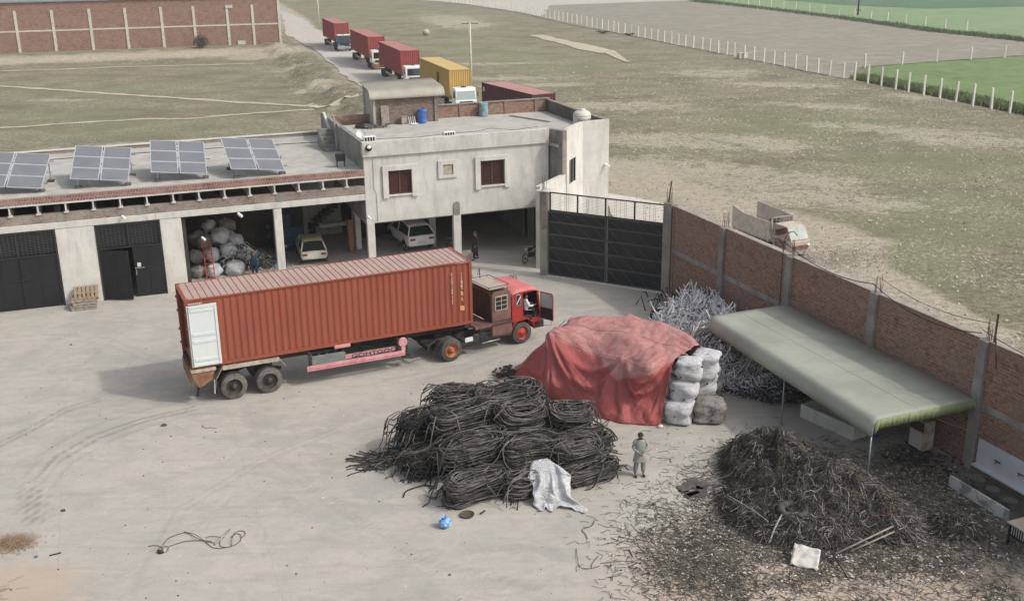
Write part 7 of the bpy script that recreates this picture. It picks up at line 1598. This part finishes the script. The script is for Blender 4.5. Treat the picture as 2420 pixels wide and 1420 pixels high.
wires('wire_tangle', [[(-11.42,29.74,0.02), (-11.16,29.77,0.03), (-10.92,29.61,0.02), (-10.91,29.29,0.02), (-11.03,29.44,0.05), (-10.94,29.63,0.08), (-10.77,29.68,0.02), (-10.74,29.36,0.02)], [(-10.98,29.83,0.02), (-10.92,30.15,0.04), (-10.77,30.34,0.03), (-10.45,30.53,0.02), (-10.01,30.14,0.06), (-9.63,29.95,0.02), (-9.28,29.89,0.02)], [(-10.75,29.73,0.02), (-10.3,29.98,0.04), (-9.78,30.03,0.03), (-9.51,29.99,0.02)], [(-10.54,30.58,0.02), (-10.12,30.32,0.08), (-9.76,30.03,0.03), (-9.35,29.61,0.02), (-8.89,29.63,0.02), (-8.63,29.92,0.02), (-8.65,30.28,0.03), (-8.82,30.43,0.02), (-8.95,30.18,0.05)],
                      [(-9.24,29.99,0.02), (-9.14,29.68,0.02), (-8.83,29.66,0.03), (-8.87,30.03,0.08), (-8.86,30.5,0.04), (-8.66,30.59,0.02), (-8.54,30.38,0.02), (-8.62,30.17,0.02)], [(-9.74,30.17,0.04), (-9.57,30.23,0.06), (-9.16,30.19,0.02)]], .011, 'tangle of thin brown wire lying alone on the concrete, bottom left')
stray('stick', [(-9.35,29.76,0.04), (-9.09,30.65,0.05)], .03, 'wood_grey', 'short grey stick lying across the wire tangle', 'stick', 2)
b = MB(); b.blob((0, 0, .05), (.11, .08, .07), 8, 5, .5, 9); o = b.build('clod', 'wire_dark', smooth=True); o.location = (-10.93,29.37,0); tag(o, 'dark knotted lump at the left end of the wire tangle', 'scrap')
stray('stick', [(-14.3,29.28,0.02), (-14,29.42,0.03)], .022, 'wire_dark', 'small dark stick near the rusty patch at the left edge', 'stick', 2)
for p, lab, s in (((-14.95,32.06,0), 'small black shard alone on the concrete at the left', .09), ((-13.58,38.63,0), 'small dark grey stone below the truck shadow', .13), ((-1.95,27.93,0), 'tiny dark chip at the bottom of the yard', .05), ((-20.65,47.74,0), 'tiny dark chip on the concrete left of the truck', .06)):
    b = MB(); b.blob((0, 0, s * .35), (s, s * .7, s * .4), 7, 4, .5, int(s * 100)); o = b.build('stone', 'stone'); o.location = p; tag(o, lab, 'stone')
b = MB(); b.blob((0, 0, .03), (.06, .05, .03), 7, 4, .3, 2); o = b.build('bottle_cap', 'blue_plastic'); o.location = (-14.68,29.22,0); tag(o, 'tiny blue scrap near the rusty patch at the left edge', 'scrap')
wires('wire', [[(2.56,30.98,0.02), (2.43,30.59,0.03), (2.13,30.41,0.02), (2.21,30.08,0.03), (2.25,29.81,0.02)]], .012, 'zigzag piece of wire on the concrete below the white sheet')
wires('wire', [[(1.87,29.25,0.02), (1.87,28.68,0.05), (1.93,28.21,0.02), (2.22,28.14,0.03), (2.52,28.29,0.02)], [(2.52,28.85,0.02), (2.3,28.4,0.04), (2.26,28.2,0.02)], [(2.53,28.43,0.02), (3.07,28.48,0.04), (3.58,28.54,0.02), (3.75,28.68,0.02)]], .010, 'two crossed pieces of thin wire at the bottom, left of the litter')
stray('stick', [(3.48,29.17,0.02), (3.54,28.78,0.02)], .016, 'wire_dark', 'small dark splinter at the left border of the litter', 'stick', 2)
wires('wire', [[(-12.11,38.7,0.02), (-11.96,38.38,0.02), (-11.69,38.35,0.03), (-11.45,38.29,0.02)]], .008, 'bent bit of wire below the rear wheels of the trailer')
b = MB(); rr = random.Random(61)
for i in range(420):
    x, y = ((-15.6 + rr.gauss(0, .5), 26.6 + rr.gauss(0, .5)) if i % 3 == 0 else (-15.8 + rr.gauss(0, .38), 29.9 + rr.gauss(0, .22)))
    a = rr.gauss(.25, .25) if i % 3 == 0 else rr.uniform(0, 6.28); l = rr.uniform(.2, .7) if i % 3 == 0 else rr.uniform(.05, .2); b.tube([(x, y, .015), (x + l * math.cos(a), y + l * math.sin(a), .03)], .007, 3)
stuff(tag(b.build('straw', 'wood'), 'thin litter of straw and dry grass at the bottom left corner', 'straw'))
# pallets
pal = thing('pallet', (-22.03,53.19,0), R(18), 'bottom wooden pallet of the stack between the two black gates', 'pallet', 'wooden pallets stacked by the shed wall')
b = MB()
for i in range(6): b.box(-.58 + i * .205, -.45 + i * .205, -.45, .45, .115, .135)
b.build('top_board', 'wood', pal)
b = MB()
for y in (-.45, -.05, .37): b.box(-.6, .6, y, y + .09, .02, .115)
b.build('stringer', 'wood_grey', pal)
b = MB()
for i in (0, 3, 5): b.box(-.58 + i * .205, -.45 + i * .205, -.45, .45, 0, .02)
b.build('bottom_board', 'wood_grey', pal)
labs = ['second pallet from the ground in the stack by the shed', 'third pallet from the ground in the stack by the shed', 'fourth pallet from the ground in the stack by the shed']
p0 = Vector((-22.03,53.19,0))
for i, lb in enumerate(labs): copy_tree(pal, lb, (p0.x + .04 * (i % 2), p0.y + .05 * i, .137 * (i + 1)), R(18 + (-4, 5, -2)[i]))
o = copy_tree(pal, 'topmost pallet, tilted against the shed wall, slats showing', (p0.x + .02, p0.y + .42, .62), R(19)); o.rotation_euler = (R(32), 0, R(19))

# ================================================================== inside the open bays
def sack(p, r, label, seed, mat='bag_silver', n=16):
    t = thing('sack', p, seed, label, 'sack', 'white sacks piled in the open shed bay'); b = MB()
    b.blob((0, 0, r[2] * .9), r, n, 10, .28, seed, .85); b.build('body', mat, t, smooth=True); b = MB(); b.blob((r[0] * .2, -r[1] * .1, r[2] * 1.85), (.09, .07, .1), 7, 5, .4, seed); b.build('tied_neck', mat, t, smooth=True); return t
def SW(u, v, z=0): return AW(u, v, z)
SK = [(-9.2, 2.4, 0, .45, 'lowest left'), (-8.35, 2.2, 0, .5, 'bottom middle'), (-7.2, 2.1, 0, .55, 'rounded bottom right'), (-9.2, 3.3, .6, .5, 'upper left dark'), (-8.3, 3.2, .65, .52, 'second row middle'), (-7.4, 3.0, .85, .5, 'second row right'), (-8.6, 3.9, 1.25, .55, 'third row left'), (-7.7, 3.8, 1.45, .62, 'large round upper'), (-6.9, 3.7, 1.2, .5, 'upper right'), (-7.2, 4.4, 2.0, .5, 'topmost right'), (-8.2, 4.6, 2.0, .45, 'topmost left'), (-6.4, 3.1, .5, .48, 'right side sagging'), (-8.9, 4.4, 1.3, .6, 'back left'), (-7.4, 4.6, 1.0, .7, 'back middle')]
for i, (u, v_, z, s, nm) in enumerate(SK): sack(SW(u, v_, z), (s * 1.0, s * .85, s * .75), nm + ' sack of the heap in the left open bay', i + 1, 'bag_silver' if i % 3 != 0 else 'bag_dirty')
b = MB(); rr = random.Random(12)
for i in range(420):
    u, v_ = -6.6 + rr.gauss(0, 1.0), 3.3 + rr.gauss(0, .6); z = max(.05, 1.6 - abs(u + 6.9) * .8) * rr.random() ** .5; a = rr.uniform(0, 6.28); l = rr.uniform(.2, .6); p = SW(u, v_, z); b.cur = i % 3; b.tube([p, p + Vector((l * .5 * math.cos(a), l * .5 * math.sin(a), .12)), p + Vector((l * math.cos(a), l * math.sin(a), -.05 if z > .1 else 0))], .018, 4)
stuff(tag(b.build('wire_scrap', ['silver_wire_mid', 'wire_dark', 'silver_wire']), 'loose silvery wire scrap spilling from the sacks in the left open bay', 'scrap'))
b = MB()
for i in range(120): u, v_ = -5.6 + rr.gauss(0, .35), 2.6 + rr.gauss(0, .35); p = SW(u, v_, .05 + rr.random() * .7); a = rr.uniform(0, 6.28); l = rr.uniform(.15, .4); b.cur = i % 2; b.tube([p, p + Vector((l * math.cos(a), l * math.sin(a), rr.uniform(-.05, .15)))], .014, 4)
stuff(tag(b.build('green_scrap', ['wire_olive', 'wire_dark']), 'small dark green tangle of scrap right of the person in blue', 'scrap'))
t = thing('ladder', SW(-8.62, 1.15, 0), A_ANG, 'reddish metal ladder leaning on the sacks in the left open bay', 'ladder')
b = MB(); b.bar((-.22, 0, 0), (-.2, 1.2, 2.1), .05); b.bar((.22, 0, 0), (.2, 1.2, 2.1), .05); b.build('rail', 'rim_red', t)
for i in range(8): s = (i + .7) / 8.5; b = MB(); b.bar((-.21, 1.2 * s, 2.1 * s), (.21, 1.2 * s, 2.1 * s), .035); b.build('rung', 'rim_red', t)
t = thing('board', SW(-.15, 4.2, 0), A_ANG, 'brown board standing against the white wall end beside the stairs', 'board'); b = MB(); b.cbox((0, 0, 1.0), (.3, .35, 2.0), 0, 0, .05); b.cbox((.02, -.19, 1.0), (.26, .02, 1.9)); b.build('panel', 'cardboard', t, bevel=.01)
t = thing('blue_machine', SW(-3.6, 6.0, 0), A_ANG, 'dark blue machine in the gloom at the back of the middle bay', 'machine'); b = MB(); b.box(-.9, .9, -.4, .5, .1, 1.5); b.box(-.6, .2, -.3, .4, 1.5, 2.3); b.build('housing', 'cloth_navy', t, bevel=.04); b = MB(); b.box(-.8, -.7, -.35, .45, 0, .1); b.box(.7, .8, -.35, .45, 0, .1); b.build('foot', 'chassis', t)

# ================================================================== people
def skin(name, V, E, RAD, mat, parent, root=0, sub=2):
    me = bpy.data.meshes.new(name); me.from_pydata(V, E, []); me.materials.append(M[mat]); o = bpy.data.objects.new(name, me); COL.objects.link(o); o.parent = parent
    md = o.modifiers.new('skin', 'SKIN'); md.use_smooth_shade = True
    for i, r_ in enumerate(RAD): sv_ = me.skin_vertices[0].data[i]; sv_.radius = (r_, r_) if not isinstance(r_, tuple) else r_; sv_.use_root = (i == root)
    md2 = o.modifiers.new('sub', 'SUBSURF'); md2.levels = sub; md2.render_levels = sub; return o
def person(p, rz, label, top, leg, pose, k_=1.0, tunic=.60, hairlen=0, cap=None):
    """figure faces local -y; pose: dict of joint positions"""
    t = thing('person', p, rz, label, 'person')
    J = dict(pel=(0, 0, .90), waist=(0, 0, 1.02), chest=(0, .01, 1.24), nb=(0, .015, 1.38), neck=(0, .01, 1.44), jaw=(0, -.03, 1.50), head=(0, -.005, 1.575), crown=(0, .01, 1.64),
             hl=(.09, 0, .88), kl=(.11, -.02, .49), al=(.12, .01, .09), tl=(.14, -.14, .035), hr=(-.09, 0, .88), kr=(-.11, -.02, .49), ar=(-.12, .01, .09), tr=(-.14, -.14, .035),
             sl=(.175, .01, 1.36), el=(.25, .03, 1.09), wl=(.10, -.17, .98), sr=(-.175, .01, 1.36), er=(-.25, .03, 1.09), wr=(-.10, -.17, .96))
    J.update(pose); J = {a: Vector(c) * k_ for a, c in J.items()}
    names = list(J); idx = {n_: i for i, n_ in enumerate(names)}; V = [J[n_] for n_ in names]
    E = [('pel', 'waist'), ('waist', 'chest'), ('chest', 'nb'), ('nb', 'neck'), ('neck', 'jaw'), ('jaw', 'head'), ('head', 'crown'), ('pel', 'hl'), ('hl', 'kl'), ('kl', 'al'), ('al', 'tl'), ('pel', 'hr'), ('hr', 'kr'), ('kr', 'ar'), ('ar', 'tr'), ('nb', 'sl'), ('sl', 'el'), ('el', 'wl'), ('nb', 'sr'), ('sr', 'er'), ('er', 'wr')]
    E = [(idx[a], idx[c]) for a, c in E]
    RD = dict(pel=.12, waist=.11, chest=.13, nb=.08, neck=.052, jaw=.068, head=.092, crown=.066, hl=.085, kl=.055, al=.036, tl=.034, hr=.085, kr=.055, ar=.036, tr=.034, sl=.055, el=.038, wl=.026, sr=.055, er=.038, wr=.026)
    rad = [RD[n_] * k_ for n_ in names]
    for w_, e_, sgn in (('wl', 'el', 1), ('wr', 'er', -1)):     # palms with four fingers and a thumb
        d = (J[w_] - J[e_]).normalized(); side = d.cross(Vector((0, 0, 1))).normalized() * sgn; up_ = side.cross(d)
        V.append(J[w_] + d * .075 * k_); rad.append(.030 * k_); pi_ = len(V) - 1; E.append((idx[w_], pi_))
        for q in range(4):
            o_ = side * (.027 - q * .018) * k_; ln = (.032, .038, .035, .028)[q] * k_
            V.append(V[pi_] + d * .03 * k_ + o_); rad.append(.0095 * k_); E.append((pi_, len(V) - 1)); V.append(V[-1] + (d * .8 - up_ * .55) * ln); rad.append(.008 * k_); E.append((len(V) - 2, len(V) - 1))
        V.append(J[w_] + d * .05 * k_ + side * .042 * k_); rad.append(.011 * k_); E.append((idx[w_], len(V) - 1)); V.append(V[-1] + (d * .7 - side * .2) * .035 * k_); rad.append(.009 * k_); E.append((len(V) - 2, len(V) - 1))
    hd_ = (J['crown'] - J['jaw']).normalized(); fw = Vector((0, -1, 0)); fw = (fw - hd_ * fw.dot(hd_)).normalized()
    V.append(J['head'] * .6 + J['jaw'] * .4 + fw * .1 * k_); rad.append(.016 * k_); E.append((idx['jaw'], len(V) - 1))
    bd = skin('body', V, E, rad, 'skin', t)
    rt = fw.cross(hd_)
    b = MB()
    for s_ in (-1, 1): b.blob(J['head'] * .85 + J['jaw'] * .15 + fw * .088 * k_ + rt * .033 * s_ * k_, (.012 * k_,) * 3, 6, 4)
    b.build('eyes', 'hair', t); b = MB()
    for s_ in (-1, 1): b.blob(J['head'] * .7 + J['jaw'] * .3 + rt * .092 * s_ * k_, (.014 * k_, .02 * k_, .03 * k_), 7, 5)
    b.build('ears', 'skin', t)
    b = MB(); c = J['head'] * .6 + J['crown'] * .4 - fw * .012 * k_; b.blob(c, (.098 * k_, .108 * k_, .092 * k_), 14, 9, .08, 2); b.build('hair', cap or 'hair', t, smooth=True)
    b = MB(); b.blob(J['jaw'] + fw * .052 * k_ - hd_ * .02 * k_, (.05 * k_, .035 * k_, .045 * k_), 10, 6); b.build('beard', 'hair', t, smooth=True)
    # kameez
    b = MB(); spine = [J['nb'] * .5 + J['neck'] * .5, J['nb'], J['chest'], J['waist'], J['pel']]; dims = [(.085, .075), (.215, .125), (.205, .14), (.175, .135), (.19, .145)]
    P = []
    for c, (rx, ry) in zip(spine, dims): P.append([Vector((c.x + rx * k_ * math.cos(a / 20 * 6.283), c.y + ry * k_ * math.sin(a / 20 * 6.283), c.z)) for a in range(20)])
    mid = (J['kl'] + J['kr']) / 2; hipm = J['pel']
    for s_ in (.3, .65, 1.0):
        c = hipm.lerp(mid, s_ * tunic / .6 * .72); gap = abs(J['kl'].x - J['kr'].x) * s_ * .35
        P.append([Vector((c.x + ((.2 + .02 * s_) * k_ + gap * .5) * math.cos(a / 20 * 6.283) * (1 + .05 * math.sin(a * 2.5)), c.y + (.15 + .02 * s_) * k_ * math.sin(a / 20 * 6.283) * (1 + .06 * math.cos(a * 1.9)), c.z)) for a in range(20)])
    b.grid(P, True)
    for s_, e_, w_ in (('sl', 'el', 'wl'), ('sr', 'er', 'wr')):
        sh_ = J['nb'].lerp(J[s_], .55); b.tube([sh_, J[s_] + Vector((0, 0, .01)), J[s_].lerp(J[e_], .5), J[e_], J[e_].lerp(J[w_], .5), J[e_].lerp(J[w_], .9)], .086 * k_, 10, True, .05 * k_)
    b.build('kameez', top, t, smooth=True, sub=1)
    b = MB()
    for h_, kn, an in (('hl', 'kl', 'al'), ('hr', 'kr', 'ar')): b.tube([J[h_] + Vector((0, 0, .04)), J[h_].lerp(J[kn], .5), J[kn], J[kn].lerp(J[an], .5), J[an] + (J[kn] - J[an]) * .06], .115 * k_, 12, True, .072 * k_)
    b.build('trousers', leg, t, smooth=True, sub=1)
    b = MB()
    for a_, t_ in (('al', 'tl'), ('ar', 'tr')): c = J[a_].lerp(J[t_], .6); b.blob((c.x, c.y + .0, c.z - .01 if c.z < .12 else c.z), (.048 * k_, .125 * k_, .034 * k_), 12, 6)
    b.build('shoes', 'leather', t, smooth=True)
    return t
person((4.35,33.98,0), R(8), 'man in pale grey-green shalwar kameez and cap standing alone by the hose pile, hands joined', 'cloth_sage', 'cloth_grey', dict(head=(.0, -.03, 1.565), jaw=(.0, -.065, 1.50), crown=(0, -.01, 1.635), kl=(.12, -.02, .49), kr=(-.13, -.02, .49), al=(.13, .0, .09), ar=(-.16, .02, .09), wl=(.05, -.2, .96), wr=(-.06, -.19, .94), er=(-.27, .02, 1.1), el=(.27, .0, 1.1)), .99, cap='earth_dark')
person((-2.1, 61.0, 0), R(-60), 'person in long black clothes walking in the ground-floor passage of the building', 'cloth_black', 'cloth_black', dict(kl=(.09, -.12, .49), al=(.1, -.12, .09), tl=(.11, -.26, .04), kr=(-.09, .05, .5), ar=(-.09, .22, .12), tr=(-.1, .12, .05), wl=(.24, -.12, .88), wr=(-.24, .06, .88)), 1.03, tunic=.9)
person(SW(-7.35 + 1.15, 1.6, 0), R(175), 'person in blue clothes bending over the sacks in the left open bay', 'cloth_navy', 'cloth_navy', dict(waist=(0, -.06, 1.0), chest=(0, -.2, 1.17), nb=(0, -.28, 1.26), neck=(0, -.33, 1.3), jaw=(0, -.4, 1.31), head=(0, -.41, 1.38), crown=(0, -.40, 1.45), sl=(.18, -.28, 1.24), sr=(-.18, -.28, 1.24), el=(.26, -.38, 1.02), er=(-.26, -.38, 1.02), wl=(.15, -.6, .95), wr=(-.15, -.6, .95)), 1.0)
person(SW(-4.7, 6.3, 0), R(10), 'dim figure in dark clothes standing at the back wall of the left open bay', 'cloth_black', 'cloth_black', {}, 1.02)
person(SW(-2.0, 6.6, 0), R(-20), 'dim dark figure standing at the back of the middle bay near the stairs', 'cloth_black', 'cloth_black', {}, 1.02)
c_, s_ = math.cos(TRA), math.sin(TRA); dx, dy = 4.12, .24
person((TRP.x + dx * c_ - dy * s_, TRP.y + dx * s_ + dy * c_, .72), TRA + R(75), 'driver in white clothes sitting sideways in the open door of the red truck cab', 'cloth_white', 'cloth_black', dict(kl=(.12, -.38, .90), al=(.13, -.42, .55), tl=(.13, -.52, .5), kr=(-.12, -.38, .9), ar=(-.13, -.42, .55), tr=(-.13, -.52, .5), wr=(-.2, -.36, 1.12), er=(-.27, -.1, 1.1), wl=(.2, -.35, 1.1)), .95, tunic=.3)

# ================================================================== dusty air
hz = bpy.data.materials.new('haze_air'); hz.use_nodes = True; t_ = hz.node_tree; t_.nodes.remove(t_.nodes['Principled BSDF']); pv = t_.nodes.new('ShaderNodeVolumePrincipled')
pv.inputs['Color'].default_value = (.93, .935, .94, 1); pv.inputs['Density'].default_value = .0004; pv.inputs['Anisotropy'].default_value = .2; t_.links.new(pv.outputs[0], t_.nodes['Material Output'].inputs['Volume']); M['haze_air'] = hz
b = MB(); b.box(-850, 850, -70, 1400, -6, 24); stuff(b.build('haze', 'haze_air'))
